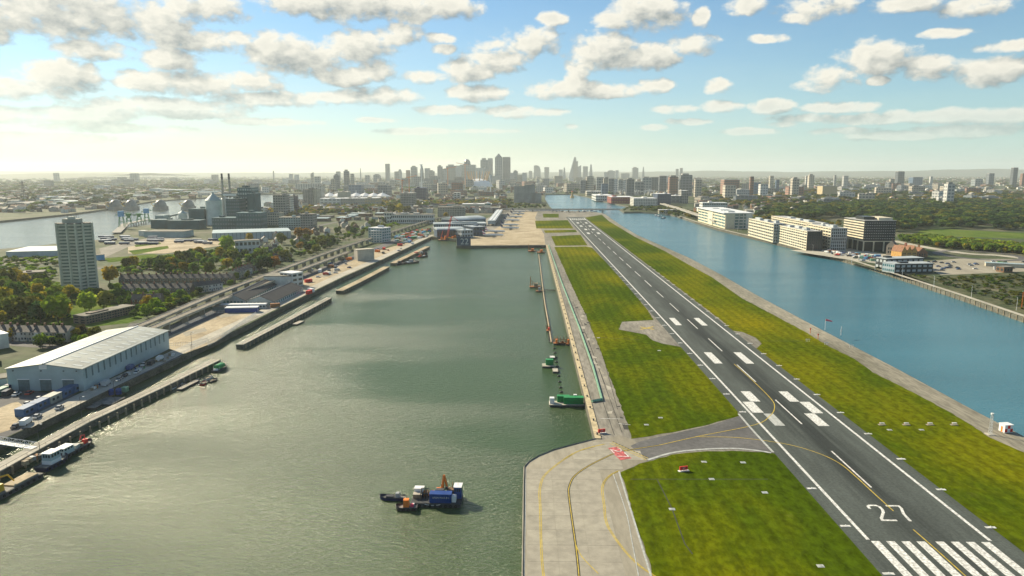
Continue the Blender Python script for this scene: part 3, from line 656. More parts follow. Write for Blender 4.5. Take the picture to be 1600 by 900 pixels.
# ---------------------------------------------------------------- parked aircraft
def make_jet(name, label, group, tailm):
    t = thing(name, label, 'aircraft', (0, 0, .06), 0, group)        # nose towards +x, about 30 m
    MB().lathe((-15, 0, 2.9), (15, 0, 2.6), [(0, .15), (.04, .55), (.16, 1.2), (.28, 1.5), (.85, 1.5), (.93, 1.2), (.98, .6), (1, .08)], 14).build('fuselage', M['white_metal'], t, smooth=True)
    for s in (-1, 1):
        w = MB(); w.add([(2.5, s*1.2, 1.9), (-2.4, s*1.2, 1.9), (-4.6, s*13, 2.9), (-3.2, s*13, 2.9), (2.5, s*1.2, 2.3), (-2.4, s*1.2, 2.1), (-4.6, s*13, 3.0), (-3.2, s*13, 3.05)], [(0, 1, 2, 3), (7, 6, 5, 4), (0, 4, 5, 1), (1, 5, 6, 2), (2, 6, 7, 3), (3, 7, 4, 0)])
        w.build('wing', M['grey_metal'], t)
        MB().add([(-11.6, s*.2, 3.4), (-14, s*.2, 3.4), (-15.4, s*4.8, 3.7), (-14.3, s*4.8, 3.7), (-11.6, s*.2, 3.6), (-14, s*.2, 3.6), (-15.4, s*4.8, 3.8), (-14.3, s*4.8, 3.8)], [(0, 1, 2, 3), (7, 6, 5, 4), (0, 4, 5, 1), (1, 5, 6, 2), (2, 6, 7, 3), (3, 7, 4, 0)]).build('tailplane', M['white_metal'], t)
        MB().lathe((3.2, s*4.3, 1.4), (-.8, s*4.3, 1.4), [(0, .6), (.1, .8), (.6, .8), (1, .45)], 10).build('engine', M['grey_metal'], t, smooth=True)
        MB().bar((-.8, s*2.2, .5), (-.8, s*2.2, 2), .18, 6).cyl(-.8, s*2.2, 0, .9, .3).build('landing_gear', M['dark_metal'], t)
        b = MB()
        for k in range(18): b.quad((-8+k*1.05, s*1.46, 3.0), (-7.5+k*1.05, s*1.46, 3.0), (-7.5+k*1.05, s*1.42, 3.4), (-8+k*1.05, s*1.42, 3.4))
        tag(b.build('cabin_window', M['glass_dark'], t), kind='stuff')
    MB().add([(-10.6, -.15, 4.1), (-14.6, -.15, 3.7), (-16.4, -.12, 9.0), (-14.2, -.12, 9.0), (-10.6, .15, 4.1), (-14.6, .15, 3.7), (-16.4, .12, 9.0), (-14.2, .12, 9.0)], [(0, 1, 2, 3), (7, 6, 5, 4), (0, 4, 5, 1), (1, 5, 6, 2), (2, 6, 7, 3), (3, 7, 4, 0)]).build('tail_fin', tailm, t)
    MB().bar((11, 0, .3), (11, 0, 1.6), .15, 6).cyl(11, 0, 0, .7, .25).build('nose_gear', M['dark_metal'], t)
    MB().add([(13.6, -.75, 3.1), (13.6, .75, 3.1), (13.1, .7, 3.55), (13.1, -.7, 3.55)], [(0, 1, 2, 3)]).build('cockpit_glass', M['glass_dark'], t)
    return t
def tail_mat(name, a, b_):
    m = bpy.data.materials.new(name); m.use_nodes = True; t = NT(m.node_tree); s = t.new('ShaderNodeSeparateXYZ'); t.l.new(t.new('ShaderNodeTexCoord').outputs['Object'], s.inputs[0])
    w = t.math('GREATER_THAN', t.math('SINE', t.math('MULTIPLY_ADD', s.outputs[2], 1.9, s.outputs[0])), .1)
    t.put(t.n['Principled BSDF'].inputs['Base Color'], t.mix(w, a, b_)); t.n['Principled BSDF'].inputs['Roughness'].default_value = .4; return m
jr = make_jet('parked_jet', 'white jet with striped red tail nearest the dock edge', 'jets with red and blue tails', tail_mat('tail_stripes', (.75, .75, .75), (.35, .03, .1)))
x, y = P(771, 370); jr.location = (x, y, .06); jr.rotation_euler.z = -.06
x, y = P(774, 364); copy_thing(jr, (x, y, .06), -.06, 'white jet with striped red tail, second from the dock edge')
jw = make_jet('parked_jet', 'white jet with dark tail, first of the row beyond the striped-tail jets', 'plain white jets in a row along the terminal pier', M['navy'])
x, y = P(797, 358.5); jw.location = (x, y, .06); jw.rotation_euler.z = -.05
for i, (q, w) in enumerate((((797, 353.5), 'second of the row beyond the striped-tail jets'), ((800, 346), 'third of the row, halfway along the pier'), ((805, 340.5), 'fourth of the row along the pier'), ((809, 335.5), 'fifth of the row near the pier end'), ((811, 332), 'last of the row at the far pier end'))):
    x, y = P(*q); copy_thing(jw, (x, y, .06), -.05+.02*i, 'white jet with dark tail, '+w)
# service vehicles by the stands
# ---------------------------------------------------------------- terminal
mat('terminal_roof', (.42, .48, .5), .5, .15, .05, objvar=.3)
mat('pale_blue_wall', (.36, .42, .45), .6, .12, .1)
mat('deep_blue_wall', (.05, .085, .14), .5, .15, .1)
def strip_windows(b, x0, x1, y, z0, z1, n, gap=.35, out=-1):
    w = (x1-x0)/n
    for i in range(n): b.quad((x0+w*(i+gap/2), y+out*.06, z0), (x0+w*(i+1-gap/2), y+out*.06, z0), (x0+w*(i+1-gap/2), y+out*.06, z1), (x0+w*(i+gap/2), y+out*.06, z1))
def simple_block(name, label, cat, p0, p1, depth, ptop, wall, roofm, group=None, rot=0, floors=0, bays=0, glass='glass_dark', plant=1, z0=0):
    """p0,p1: photo points of the front base corners"""
    a = Vector(P(*p0)); c = Vector(P(*p1)); d = c-a; L = d.length; rz = atan2(d.y, d.x); h = height(a.x, a.y, ptop)
    t = thing(name, label, cat, (a.x, a.y, z0), rz, group)
    MB().b2(0, L, 0, depth, 0, h).build('wall', M[wall], t)
    rf = MB().b2(-.25, L+.25, -.25, depth+.25, h, h+.5).build('roof', M[roofm], t)
    r = random.Random(int(p0[0]*31+p0[1]*7))
    for k in range(plant):
        w, dd = r.uniform(.12, .25)*L, r.uniform(.2, .4)*depth; x, y = r.uniform(.1, .7)*L, r.uniform(.15, .5)*depth
        MB().b2(x, x+w, y, y+dd, h+.5, h+.5+min(3, h*.15)).build('plant_room', M[wall], rf)
    if floors:
        g = MB(); fh = h/floors; bays = bays or max(2, int(L/4)); nb = max(2, int(depth/4))
        for f in range(floors):
            z = f*fh+fh*.3; strip_windows(g, 0, L, 0, z, z+fh*.48, bays)
            for xs in (0, L):
                w = depth/nb; o = -.06 if xs == 0 else .06
                for i in range(nb): g.quad((xs+o, w*(i+.2), z), (xs+o, w*(i+.8), z), (xs+o, w*(i+.8), z+fh*.48), (xs+o, w*(i+.2), z+fh*.48))
        tag(g.build('window', M[glass], t), kind='stuff')
    return t, L, h
def vault(b, x0, x1, y0, y1, z0, r, n=8, mi=0):
    """barrel roof, ridge along x"""
    vs = []; w = (y1-y0)/2; yc = (y0+y1)/2
    for x in (x0, x1): vs += [(x, yc-w*cos(pi*i/n), z0+r*sin(pi*i/n)) for i in range(n+1)]
    b.add(vs, [(i, i+n+1, i+n+2, i+1) for i in range(n)]+[tuple(range(n+1))[::-1], tuple(range(n+1, 2*n+2))], mi)
def vaulted(name, label, p0, p1, depth, ptop, wallm, roofm, rise, glass='glass_dark', bays=10, group=None):
    a = Vector(P(*p0)); c = Vector(P(*p1)); d = c-a; L = d.length; rz = atan2(d.y, d.x); h = max(3, height(a.x, a.y, ptop)-rise)
    t = thing(name, label, 'terminal', (a.x, a.y, 0), rz, group); MB().b2(0, L, 0, depth, 0, h).build('wall', M[wallm], t)
    b = MB(); vault(b, -.5, L+.5, -.6, depth+.6, h, rise); b.build('roof', M[roofm], t)
    g = MB(); strip_windows(g, 0, L, 0, h*.2, h*.8, bays, .2); tag(g.build('window', M[glass], t), kind='stuff'); return t
vaulted('terminal_hall', 'low terminal hall with ribbed pale barrel roof behind the crane barge', (683, 371), (724, 370), 26, 356, 'deep_blue_wall', 'terminal_roof', 3)
simple_block('terminal_building', 'long flat blue and white terminal block behind the crane barge', 'terminal', (678, 362), (760, 361), 30, 350, 'pale_blue_wall', 'terminal_roof', floors=2, bays=24, plant=3)
vaulted('terminal_hall', 'tall terminal hall with sloping white roof at the back of the airport', (712, 355), (759, 352), 40, 340, 'deep_blue_wall', 'terminal_roof', 5, 'glass_teal', 12)
simple_block('terminal_building', 'dark glass terminal corner beside the striped-tail jets', 'terminal', (740, 369), (758, 368), 30, 355, 'deep_blue_wall', 'terminal_roof', floors=2, plant=1)
simple_block('terminal_building', 'grey terminal wing behind the blue hoarding at the dock corner', 'terminal', (722, 372), (739, 371), 30, 360, 'pale_blue_wall', 'terminal_roof', floors=2, plant=1)
# the pier with two white roof strips
A = Vector(P(768, 353)); B = Vector(P(781, 334)); d = B-A; t = thing('terminal_pier', 'long raised white-roofed pier running away along the row of jets', 'terminal', (A.x, A.y, 0), atan2(d.y, d.x)-pi/2)
L = d.length; hp = 8.5
MB().b2(-6, 6, 0, L, 3.2, hp).build('wall', M['pale_blue_wall'], t); rf = MB().b2(-6.6, 6.6, -1, L+1, hp, hp+.5).build('roof', M['terminal_roof'], t)
for x in (-3.6, 2.4): MB().b2(x, x+2.2, 1, L-1, hp+.5, hp+1.0).build('roof_strip', M['white_metal'], rf)
g = MB()
k = 3
while k < L-3: g.bar((-5, k, 0), (-5, k, 3.3), .4).bar((5, k, 0), (5, k, 3.3), .4); k += 14
g.build('column', M['grey_metal'], t)
g = MB(); k = 1
while k < L-3: g.quad((6.06, k, 4.6), (6.06, k+3, 4.6), (6.06, k+3, 7.4), (6.06, k, 7.4)); k += 3.6
tag(g.build('window', M['glass_dark'], t), kind='stuff')
# blue hoarding with white 22 on the dock corner
x0, y0 = P(713.5, 383.8); x1, y1 = P(731, 381.5); hh = height(x0, y0, 370)
t = thing('hoarding', 'blue hoarding with large white 22 on the dock corner', 'hoarding', (x0, y0+.6, 0), 0)
Lh = 17.5
MB().b2(0, Lh, 0, .5, 0, hh).build('panel', M['deep_blue_wall'], t); b = MB()
for k in range(5): b.bar((.3+k*4.2, .5, 0), (.3+k*4.2, 2.5, 0), .1).bar((.3+k*4.2, .5, hh*.9), (.3+k*4.2, 2.5, 0), .1)
b.build('prop', M['dark_metal'], t)
cu = bpy.data.curves.new('n22', 'FONT'); cu.body = '22'; cu.size = hh*.95; o = bpy.data.objects.new('n22', cu); me = bpy.data.meshes.new_from_object(o); bpy.data.objects.remove(o)
me.materials.append(M['white_paint']); o = link('lettering', me, t, (4.5, -.03, hh*.15)); o.rotation_euler = (pi/2, 0, 0)
# far airfield fence of white posts and hedge
a, c = Vector(P(826, 329.5)), Vector(P(875, 329.8)); t = thing('blast_screen', 'white ribbed blast screen at the far end of the aircraft stand', 'fence', (a.x, a.y, 0)); Ls = (c-a).length
for k in range(24): MB().b2(k*Ls/24, k*Ls/24+Ls/36, 0, .4, 0, 4.5).build('panel', M['white_metal'], t)
MB().b2(0, Ls, .45, .7, 1, 3.6).build('rail', M['dark_metal'], t)

# ---------------------------------------------------------------- quay hoarding, pontoons and the floating boom
pts = PP([(857, 383), (877, 440), (905, 512), (926, 572), (941, 627)]); b = MB()
for p, q in zip(pts, pts[1:]): b.add([(p[0]-.35, p[1], .05), (p[0]+.35, p[1], .05), (q[0]+.35, q[1], .05), (q[0]-.35, q[1], .05), (p[0]-.3, p[1], .7), (p[0]+.3, p[1], .7), (q[0]+.3, q[1], .7), (q[0]-.3, q[1], .7)], [(4, 5, 6, 7), (0, 1, 5, 4), (3, 0, 4, 7), (1, 2, 6, 5), (2, 3, 7, 6)])
p, q = P(941, 626), P(925, 629); b.bar((*p, .5), (*q, .5), .6)
tag(b.build('pipe_cover', M['pale_green']), 'pale green covered pipe run along the grey quay beside the runway grass', 'pipe')
def pontoon(x, y, L, Wd, label, rot=0, m='deck_grey', cat='pontoon', group=None):
    t = thing('pontoon', label, cat, (x, y, WZ), rot, group); MB().b2(-L/2, L/2, -Wd/2, Wd/2, -.4, .75).build('hull', M['dark_metal'], t)
    MB().b2(-L/2-.1, L/2+.1, -Wd/2-.1, Wd/2+.1, .75, .95).build('deck', M[m], t)
    b = MB()
    for k in (-1, 1): b.bar((k*L*.48, -Wd*.46, .95), (k*L*.48, -Wd*.46, 1.9), .05).bar((k*L*.48, Wd*.46, .95), (k*L*.48, Wd*.46, 1.9), .05)
    b.build('bollard', M['dark_metal'], t); return t
def container(x, y, z, L, Wd, h, m, label, rot=0, cat='container', group=None, name='shipping_container'):
    t = thing(name, label, cat, (x, y, z), rot, group); MB().b2(-L/2, L/2, -Wd/2, Wd/2, 0, h).build('body', M[m], t); b = MB(); k = -L/2+.3
    while k < L/2-.2: b.b2(k, k+.18, -Wd/2-.06, -Wd/2, .15, h-.15); b.b2(k, k+.18, Wd/2, Wd/2+.06, .15, h-.15); k += .5
    tag(b.build('rib', M[m], t), kind='stuff'); MB().b2(-L/2-.06, L/2+.06, -Wd/2-.08, Wd/2+.08, h, h+.08).build('lid', M[m], t)
    MB().b2(L/2, L/2+.08, -Wd*.42, Wd*.42, .15, h-.15).build('door', M[m], t); return t
W_ = lambda px, py: P(px, py, WZ)
x, y = W_(886, 633); pontoon(x, y, 14.5, 5, 'grey pontoon carrying the two green containers beside the quay', 0, 'light_paving')
container(x+2.6, y-.3, WZ+.95, 8, 2.6, 2.7, 'green_paint', 'larger green container on the nearest pontoon by the quay'); container(x-1.5, y+1.8, WZ+.95, 5, 1.9, 2.5, 'green_paint', 'smaller green container behind the larger one on the nearest pontoon')
container(x-6.2, y, WZ+.95, 1.8, 2, 2.2, 'white_metal', 'small white tank at the left end of the nearest pontoon', name='tank', cat='tank'); container(x+3.4, y+1.7, WZ+.95, 1.2, 1, 3.0, 'white_metal', 'white generator box standing behind the larger green container', name='generator', cat='generator')
x, y = W_(856, 573); pontoon(x, y, 5.5, 5, 'small pale pontoon carrying one green cabin in the dock', 0, 'light_paving'); container(x+.8, y+.6, WZ+.95, 3.6, 2.4, 2.6, 'green_paint', 'green cabin on the small pale pontoon in the dock')
x, y = W_(866, 581); pontoon(x+.5, y, 2.4, 5, 'narrow pale float beside the small green-cabin pontoon', 0, 'light_paving')
x, y = W_(863, 560); pontoon(x, y, 2.4, 3.2, 'small white topped float beyond the green-cabin pontoon', 0, 'white_paint')
def rig(px, py, L, Wd, mname, label, arm=True, hcab=2.6):
    x, y = W_(px, py); t = pontoon(x, y, L, Wd, label, 0, 'rust', 'barge')
    MB().b2(-L*.1, L*.25, -Wd*.25, Wd*.25, .95, .95+hcab).build('cabin', M[mname], t); b = MB()
    for k in range(5): b.bar((-L*.45+k*L*.22, Wd*.4, .95), (-L*.45+k*L*.22, Wd*.4, 3+k % 2*1.4), .14)
    b.bar((-L*.45, Wd*.4, 2.8), (L*.45, Wd*.4, 2.8), .12); b.build('railing', M['rust'], t)
    if arm: MB().bar((-L*.42, 0, .9), (-L*.42, 0, 9), .3).bar((-L*.42, 0, 6), (L*.1, 0, 3), .2).build('spud_leg', M['rust'], t)
    return t
rig(836, 449, 9, 7, 'timber', 'rusty work barge with a tall leg in the dock beside the far quay'); rig(842, 456, 5, 3.5, 'grey_metal', 'small grey float moored against the rusty work barge', False)
rig(831, 393, 9, 8, 'orange_paint', 'orange work barge left of the two under the aircraft stand edge'); rig(845, 395, 9, 8, 'orange_paint', 'orange work barge right of the two under the aircraft stand edge', False)
rig(869, 538, 3, 3.4, 'orange_paint', 'small orange float with frame halfway along the floating boom', False, 2); rig(878, 538, 4, 1.6, 'rust', 'brown gangway float linking the boom to the quay', False, 1); rig(887.5, 539, 2.2, 3, 'orange_paint', 'small orange float touching the quay', False, 2.2)
rig(857, 518, 2.6, 4, 'red_metal', 'tiny red float beside the middle of the floating boom', False, 1.4)
# boom of floats
fl_me = MB().lathe((-.75, 0, .1), (.75, 0, .1), [(0, .2), (.15, .5), (.85, .5), (1, .2)], 8).mesh('float', M['dark_metal'])
t = thing('floating_boom', 'long floating boom with brown walkway and black floats along the quay', 'boom', (0, 0, WZ)); path = smooth_line([W_(*p) for p in ((842, 398), (846, 430), (851, 470), (857, 505), (862, 536))], 6); b = MB()
for p, q in zip(path, path[1:]): b.bar((*p, .45), (*q, .45), .55)
b.build('walkway', M['timber'], t); i = 0
for p, q in zip(path, path[1:]):
    for k in range(2): o = link('float', fl_me, t, (p[0]+(q[0]-p[0])*k/2-.7, p[1]+(q[1]-p[1])*k/2, 0))
for px in ((866, 545), (867, 552), (869, 559), (869.5, 566), (871, 573), (872, 580), (873, 588), (874.5, 597), (876, 606), (877, 613)):
    x, y = W_(*px); link('float', fl_me, t, (x, y, 0), .4)
b = MB(); p, q = W_(850, 454), W_(868, 454.5); b.bar((*p, .6), (*q, .6), .4); b.build('cross_walkway', M['timber'], t)
# quay mooring bollards
bo = MB().cyl(0, 0, 0, .5, .3, .22, 8).cyl(0, 0, .5, .7, .38, .38, 8).mesh('bollard', M['dark_metal']); yy = 235; kb = 0
while yy < 870:
    f = (yy-231.5)/(880-231.5); link_o = link('mooring_bollard', bo, None, (25.3+f*1.4, yy, .3)); tag(link_o, '%s dark bollard from the near end of the yellow quay coping' % nth(kb), 'bollard', 'mooring bollards along the runway quay'); yy += 14; kb += 1
# lines scored in the quay paving
for px in ([(937, 654), (977, 655)], [(966, 662), (985, 664)]): sheet('quay_line', strip(PP(px), .3), .07, M['white_paint'])
for a, c in (((947, 470), (965, 640)), ((957, 500), (985, 660)), ((905, 520), (960, 680)), ((915, 520), (972, 676)), ((889, 470), (925, 560)), ((895, 470), (945, 600))):
    px = [(a[0]*.5+445, a[1]), (c[0], c[1])] if a[0] > 940 else [a, c]; sheet('paving_joint', strip(PP([px[0], px[1]]), .22), .055, M['tar'])
rj = random.Random(5)
for k in range(26):
    y = 240+k*9+rj.uniform(-3, 3); x = 27+(y-235)*.003+rj.uniform(4, 10); sheet('paving_patch', [(x, y), (x+rj.uniform(1, 2.6), y), (x+rj.uniform(1, 2.6), y+rj.uniform(1, 7)), (x, y+rj.uniform(1, 7))], .05+.0006*k, M[rj.choice(['tar', 'light_paving', 'concrete'])])
# ================================================================ trees
FOL = {}
for n, c, h in (('green', (.07, .135, .02), (.14, .22, .035)), ('dark', (.028, .068, .022), (.055, .11, .034)), ('olive', (.10, .125, .02), (.18, .195, .035)),
                ('yellow', (.26, .21, .015), (.38, .30, .03)), ('lime', (.16, .26, .014), (.27, .36, .03)), ('orange', (.3, .16, .025), (.4, .23, .05)), ('brown', (.1, .08, .04), (.15, .12, .06))):
    FOL[n] = foliage_mat('leaves_'+n, c, h)
mat('bark', (.09, .07, .05), .9, .3, 1.5)
def crown_geo(r, lobes, per, leaf, H=12.0, W=5.6, z0=1.7):
    vs, fs = [], []; hz_ = (H-z0)/2; cz = z0+hz_
    for l in range(lobes):
        while True:
            p = Vector((r.uniform(-1, 1), r.uniform(-1, 1), r.uniform(-1, 1)))
            if .25 < p.length < .95: break
        lr = r.uniform(.3, .48); c = p*.68
        for k in range(per):
            d = Vector((r.gauss(0, 1), r.gauss(0, 1), r.gauss(0, 1)+.25)).normalized(); q = c+d*lr*r.uniform(.7, 1.08)
            ce = Vector((q.x*W, q.y*W, cz+q.z*hz_)); s = leaf*r.uniform(.6, 1.25)
            n = (d+Vector((r.uniform(-.6, .6), r.uniform(-.6, .6), r.uniform(-.2, .8)))).normalized(); a = n.orthogonal().normalized(); b = n.cross(a); th = r.uniform(0, 3)
            a, b = a*cos(th)+b*sin(th), b*cos(th)-a*sin(th); o = len(vs)
            vs += [ce-a*s-b*s*.6, ce+a*s*.7-b*s*.8, ce+a*s+b*s*.6, ce-a*s*.6+b*s*.9]; fs.append((o, o+1, o+2, o+3))
    return vs, fs
rt = random.Random(11)
NEAR = [crown_geo(rt, rt.randint(13, 17), 44, .72) for _ in range(5)]
FAR = [crown_geo(rt, 6, 15, 1.55, z0=1.2) for _ in range(6)]
_cm = {}
def crown_mesh(kind, i):
    k = (kind, i)
    if k not in _cm:
        b = MB(); b.add(*NEAR[i]); _cm[k] = b.mesh('crown_'+kind, FOL[kind])
    return _cm[k]
tb = MB().bar((0, 0, -.3), (0, 0, 4.2), .32, 7, .2)
for a in range(5): tb.bar((0, 0, 3+a*.3), (2.2*cos(a*1.3), 2.2*sin(a*1.3), 6.6+a*.3), .14, 5, .05)
tb.bar((0, 0, 4.2), (.2, .1, 9), .2, 5, .05)
trunk_me = tb.mesh('trunk', M['bark']) if 'M' in globals() else tb.mesh('trunk', MATS['bark'])
NTREE = [0]
def tree(x, y, h, kind, label, group, wide=1.0, z=0):
    t = thing('broadleaf_tree', label, 'tree', (x, y, z), rt.uniform(0, 6.28), group); s = h/12; t.scale = (s*wide, s*wide, s)
    link('crown', crown_mesh(kind, rt.randrange(5)), t); link('trunk', trunk_me, t); NTREE[0] += 1; return t
CN = {'green': 'green', 'dark': 'dark green', 'olive': 'olive green', 'yellow': 'yellow autumn', 'lime': 'bright yellow-green', 'orange': 'orange autumn', 'brown': 'brownish thinning'}
BLOCK = []       # footprints that must stay free of scattered trees
def ptree(px, py, hpx, kind, where, wide=1.0, group=None):
    x, y = P(px, py); h = height(x, y, py-hpx); tree(x, y, h, kind, CN[kind]+' tree '+where, group, wide)
def scatter(poly_px, n, kinds, h0, h1, where, group, seed):
    r = random.Random(seed); poly = PP(poly_px); xs = [p[0] for p in poly]; ys = [p[1] for p in poly]; done = []; tries = 0
    while len(done) < n and tries < n*40:
        tries += 1; x, y = r.uniform(min(xs), max(xs)), r.uniform(min(ys), max(ys))
        if not inside(x, y, poly) or any((x-a)**2+(y-b)**2 < 20 for a, b in done): continue
        if any(inside(x, y, bl) for bl in BLOCK): continue
        done.append((x, y)); k = r.choice(kinds); tree(x, y, r.uniform(h0, h1), k, CN[k]+' tree '+where, group, r.uniform(.75, 1.3))
def wood(name, polys, n, kinds, h0, h1, label, seed, w=1.1, fun=None):
    """a far wood nobody could count: one object of leaf clumps, each crown with its own hue"""
    r = random.Random(seed); b = MB(); mats = [FOL[k] for k in kinds]; geos = [([tuple(p) for p in g[0]], g[1]) for g in FAR]
    for pts in polys:
        xs = [p[0] for p in pts]; ys = [p[1] for p in pts]; k = 0; A = n//len(polys); t = 0
        while k < A and t < A*30:
            t += 1; x, y = r.uniform(min(xs), max(xs)), r.uniform(min(ys), max(ys))
            if not inside(x, y, pts) or any(inside(x, y, bl) for bl in BLOCK): continue
            if fun and r.random() > fun(x, y): continue
            g = r.choice(geos); h = r.uniform(h0, h1)/12; c, s = cos(t), sin(t); ww = h*w*r.uniform(.85, 1.3)
            b.add([(x+(p[0]*c-p[1]*s)*ww, y+(p[0]*s+p[1]*c)*ww, p[2]*h) for p in g[0]], g[1], r.randrange(len(mats))); k += 1
    return tag(b.build(name, mats), label, None, None, 'stuff')
def blk(px, grow=0): BLOCK.append(PP(px))
# ================================================================ left shore, near
mat('clad_pale', (.36, .45, .47), .55, .1, .12)
mat('clad_roof', (.34, .36, .32), .5, .2, .08)
mat('skylight', (.55, .57, .52), .35, .1, .5)
mat('door_grey', (.12, .18, .2), .5, .15, .5)
mat('brick_red', (.2, .1, .065), .85, .2, .6, objvar=.5)
mat('brick_brown', (.16, .13, .1), .85, .2, .4, objvar=.4)
mat('cream_wall', (.45, .42, .34), .8, .12, .2, objvar=.3)
mat('white_render', (.62, .62, .57), .8, .12, .2, objvar=.2)
mat('slate', (.075, .075, .075), .7, .25, .5, objvar=.5)
mat('dark_roof', (.03, .032, .036), .7, .2, .3)
mat('felt_roof', (.2, .19, .16), .9, .25, .15, objvar=.4)
mat('car_paint_white', (.7, .71, .7), .3, .05, .3)
mat('car_paint_dark', (.05, .055, .065), .3, .1, .3)
mat('car_paint_red', (.4, .04, .03), .3, .1, .3)
mat('car_paint_blue', (.05, .1, .25), .3, .1, .3)
mat('car_paint_silver', (.4, .42, .43), .3, .1, .3)
# ---- big pale warehouse
gx0, gy0 = P(14, 610.5); gx1, gy1 = P(131, 611.5); fx, fy = P(260, 545)
eh = height(gx1, gy1, 576); Wd = gx1-gx0; Ln = fy-gy1
t = thing('warehouse', 'large pale blue-grey warehouse with low pitched skylit roof beside the quay', 'warehouse', (gx0, gy0, 0), 0)
ap = height((gx0+gx1)/2, gy0, 568.5)-eh
b = MB().b2(0, Wd, 0, Ln, 0, eh); b.add([(0, 0, eh), (Wd, 0, eh), (Wd/2, 0, eh+ap), (0, Ln, eh), (Wd, Ln, eh), (Wd/2, Ln, eh+ap)], [(0, 1, 2), (5, 4, 3)]); b.build('wall', M['clad_pale'], t)
mb = MB()
for s in (0, 1):
    xe = -.5 if s == 0 else Wd+.5
    zz = eh-.1
    q = [(xe, -.6, zz), (Wd/2, -.6, eh+ap+.12), (Wd/2, Ln+.6, eh+ap+.12), (xe, Ln+.6, zz)]
    mb.add(q+[(x, y, z-.25) for x, y, z in q], [(0, 1, 2, 3) if s else (3, 2, 1, 0), (4, 5, 1, 0), (7, 6, 2, 3), (0, 3, 7, 4)])
rf = mb.build('roof', M['clad_roof'], t)
MB().b2(Wd/2-.35, Wd/2+.35, -.6, Ln+.6, eh+ap+.1, eh+ap+.4).build('ridge_cap', M['white_metal'], rf)
def on_roof(f): return (Wd/2+f*(Wd/2+.5), eh-.1+(ap+.22)*(1-abs(f)))
for f0, f1 in ((.18, .42), (.62, .86), (-.42, -.18), (-.86, -.62)):
    for k in range(13):
        y = 2.5+k*(Ln-4)/13; (xa, za), (xb, zb) = on_roof(f0), on_roof(f1); h = .06
        MB().add([(xa, y, za+.01), (xb, y, zb+.01), (xb, y+1.5, zb+.01), (xa, y+1.5, za+.01), (xa, y, za+h), (xb, y, zb+h), (xb, y+1.5, zb+h), (xa, y+1.5, za+h)], [(4, 5, 6, 7), (0, 1, 5, 4), (2, 3, 7, 6), (1, 2, 6, 5), (3, 0, 4, 7)]).build('roof_light', M['skylight'], rf)
sc = Wd/117.
for px in (30, 64, 99):
    x = (px-14)*sc; d = MB().b2(x, x+17.5*sc, -.12, -.02, 0, height(gx0, gy0, 593)).build('roller_door', M['door_grey'], t)
    MB().b2(x-.2, x+17.5*sc+.2, -.3, -.02, height(gx0, gy0, 593), height(gx0, gy0, 593)+.3).build('lintel', M['white_metal'], d)
    for k in range(8): MB().b2(x+.1, x+17.5*sc-.1, -.16, -.12, .2+k*.62, .26+k*.62).build('slat', M['dark_metal'], d)
MB().b2(51*sc, 63*sc, -.15, -.02, eh-.4, eh+1.5).build('name_board', M['car_paint_white'], t)
for k in range(16):
    y = 2+k*(Ln-3)/16; MB().b2(Wd+.02, Wd+.1, y, y+.9, eh*.5, eh*.93).build('side_window', M['door_grey'], t)
b = MB()
for k in range(30): b.b2(k*Wd/30, k*Wd/30+.12, -.05, 0, 0.2, eh)
for k in range(50): b.b2(Wd, Wd+.05, k*Ln/50, k*Ln/50+.12, .2, eh)
tag(b.build('cladding_rib', M['clad_pale'], t), kind='stuff')
for k in (.08, .45, .75, .92): MB().b2(Wd*k, Wd*k+.5, -.4, -.05, eh-1.3, eh-.9).build('floodlight', M['dark_metal'], t)
BLOCK.append([(gx0-8, gy0-30), (gx1+60, gy0-30), (gx1+30, fy+8), (gx0-2, fy+8)])
# ---- cars, vans
def car_proto(m, van=False):
    t = thing('parked_van' if van else 'parked_car', 'x', 'van' if van else 'car'); L, Wc = (5.4, 2.0) if van else (4.3, 1.75)
    if van: MB().add([(-L/2, -1, .35), (L/2, -1, .35), (L/2, 1, .35), (-L/2, 1, .35), (-L/2, -.98, 2.2), (L/2-1.3, -.95, 2.2), (L/2-1.3, .95, 2.2), (-L/2, .98, 2.2), (L/2, -.95, 1.1), (L/2, .95, 1.1)], [(0, 1, 8, 5, 4), (3, 7, 6, 9, 2), (0, 4, 7, 3), (4, 5, 6, 7), (5, 8, 9, 6), (1, 2, 9, 8)]).build('body', m, t)
    else:
        MB().box(0, 0, .3, L, Wc, .55, 0, 0, tx=.97, ty=.94).build('body', m, t); MB().box(-.25, 0, .85, 2.6, 1.6, .55, 0, 0, tx=.62, ty=.82).build('cabin', M['glass_dark'], t); MB().b2(-1.0, .45, -.62, .62, 1.4, 1.45).build('roof', m, t)
    if van: MB().add([(L/2-1.32, -.85, 2.1), (L/2-.08, -.88, 1.22), (L/2-.08, .88, 1.22), (L/2-1.32, .85, 2.1)], [(0, 1, 2, 3)]).build('windscreen', M['glass_dark'], t, (.03, 0, .04))
    wm = MB().lathe((0, -.1, 0), (0, .1, 0), [(0, 0), (0, .32), (1, .32), (1, 0)], 8).mesh('wheel', M['tyre'])
    for a in (-.62, .62):
        for s in (-1, 1): link('wheel', wm, t, (a*L/2, s*Wc*.47, .32))
    return t
CP = {}
def vehicle(kind, van, x, y, rot, label, group):
    k = (kind, van)
    if k not in CP: CP[k] = o = car_proto(M['car_paint_'+kind], van); o.location = (x, y, .1); o.rotation_euler.z = rot; o['label'] = label; o['group'] = group; return o
    return copy_thing(CP[k], (x, y, .1), rot, label, group)
dirq = atan2(P(210, 582)[1]-P(30, 668)[1], P(210, 582)[0]-P(30, 668)[0])
G_ = 'vehicles parked in front of the warehouse'
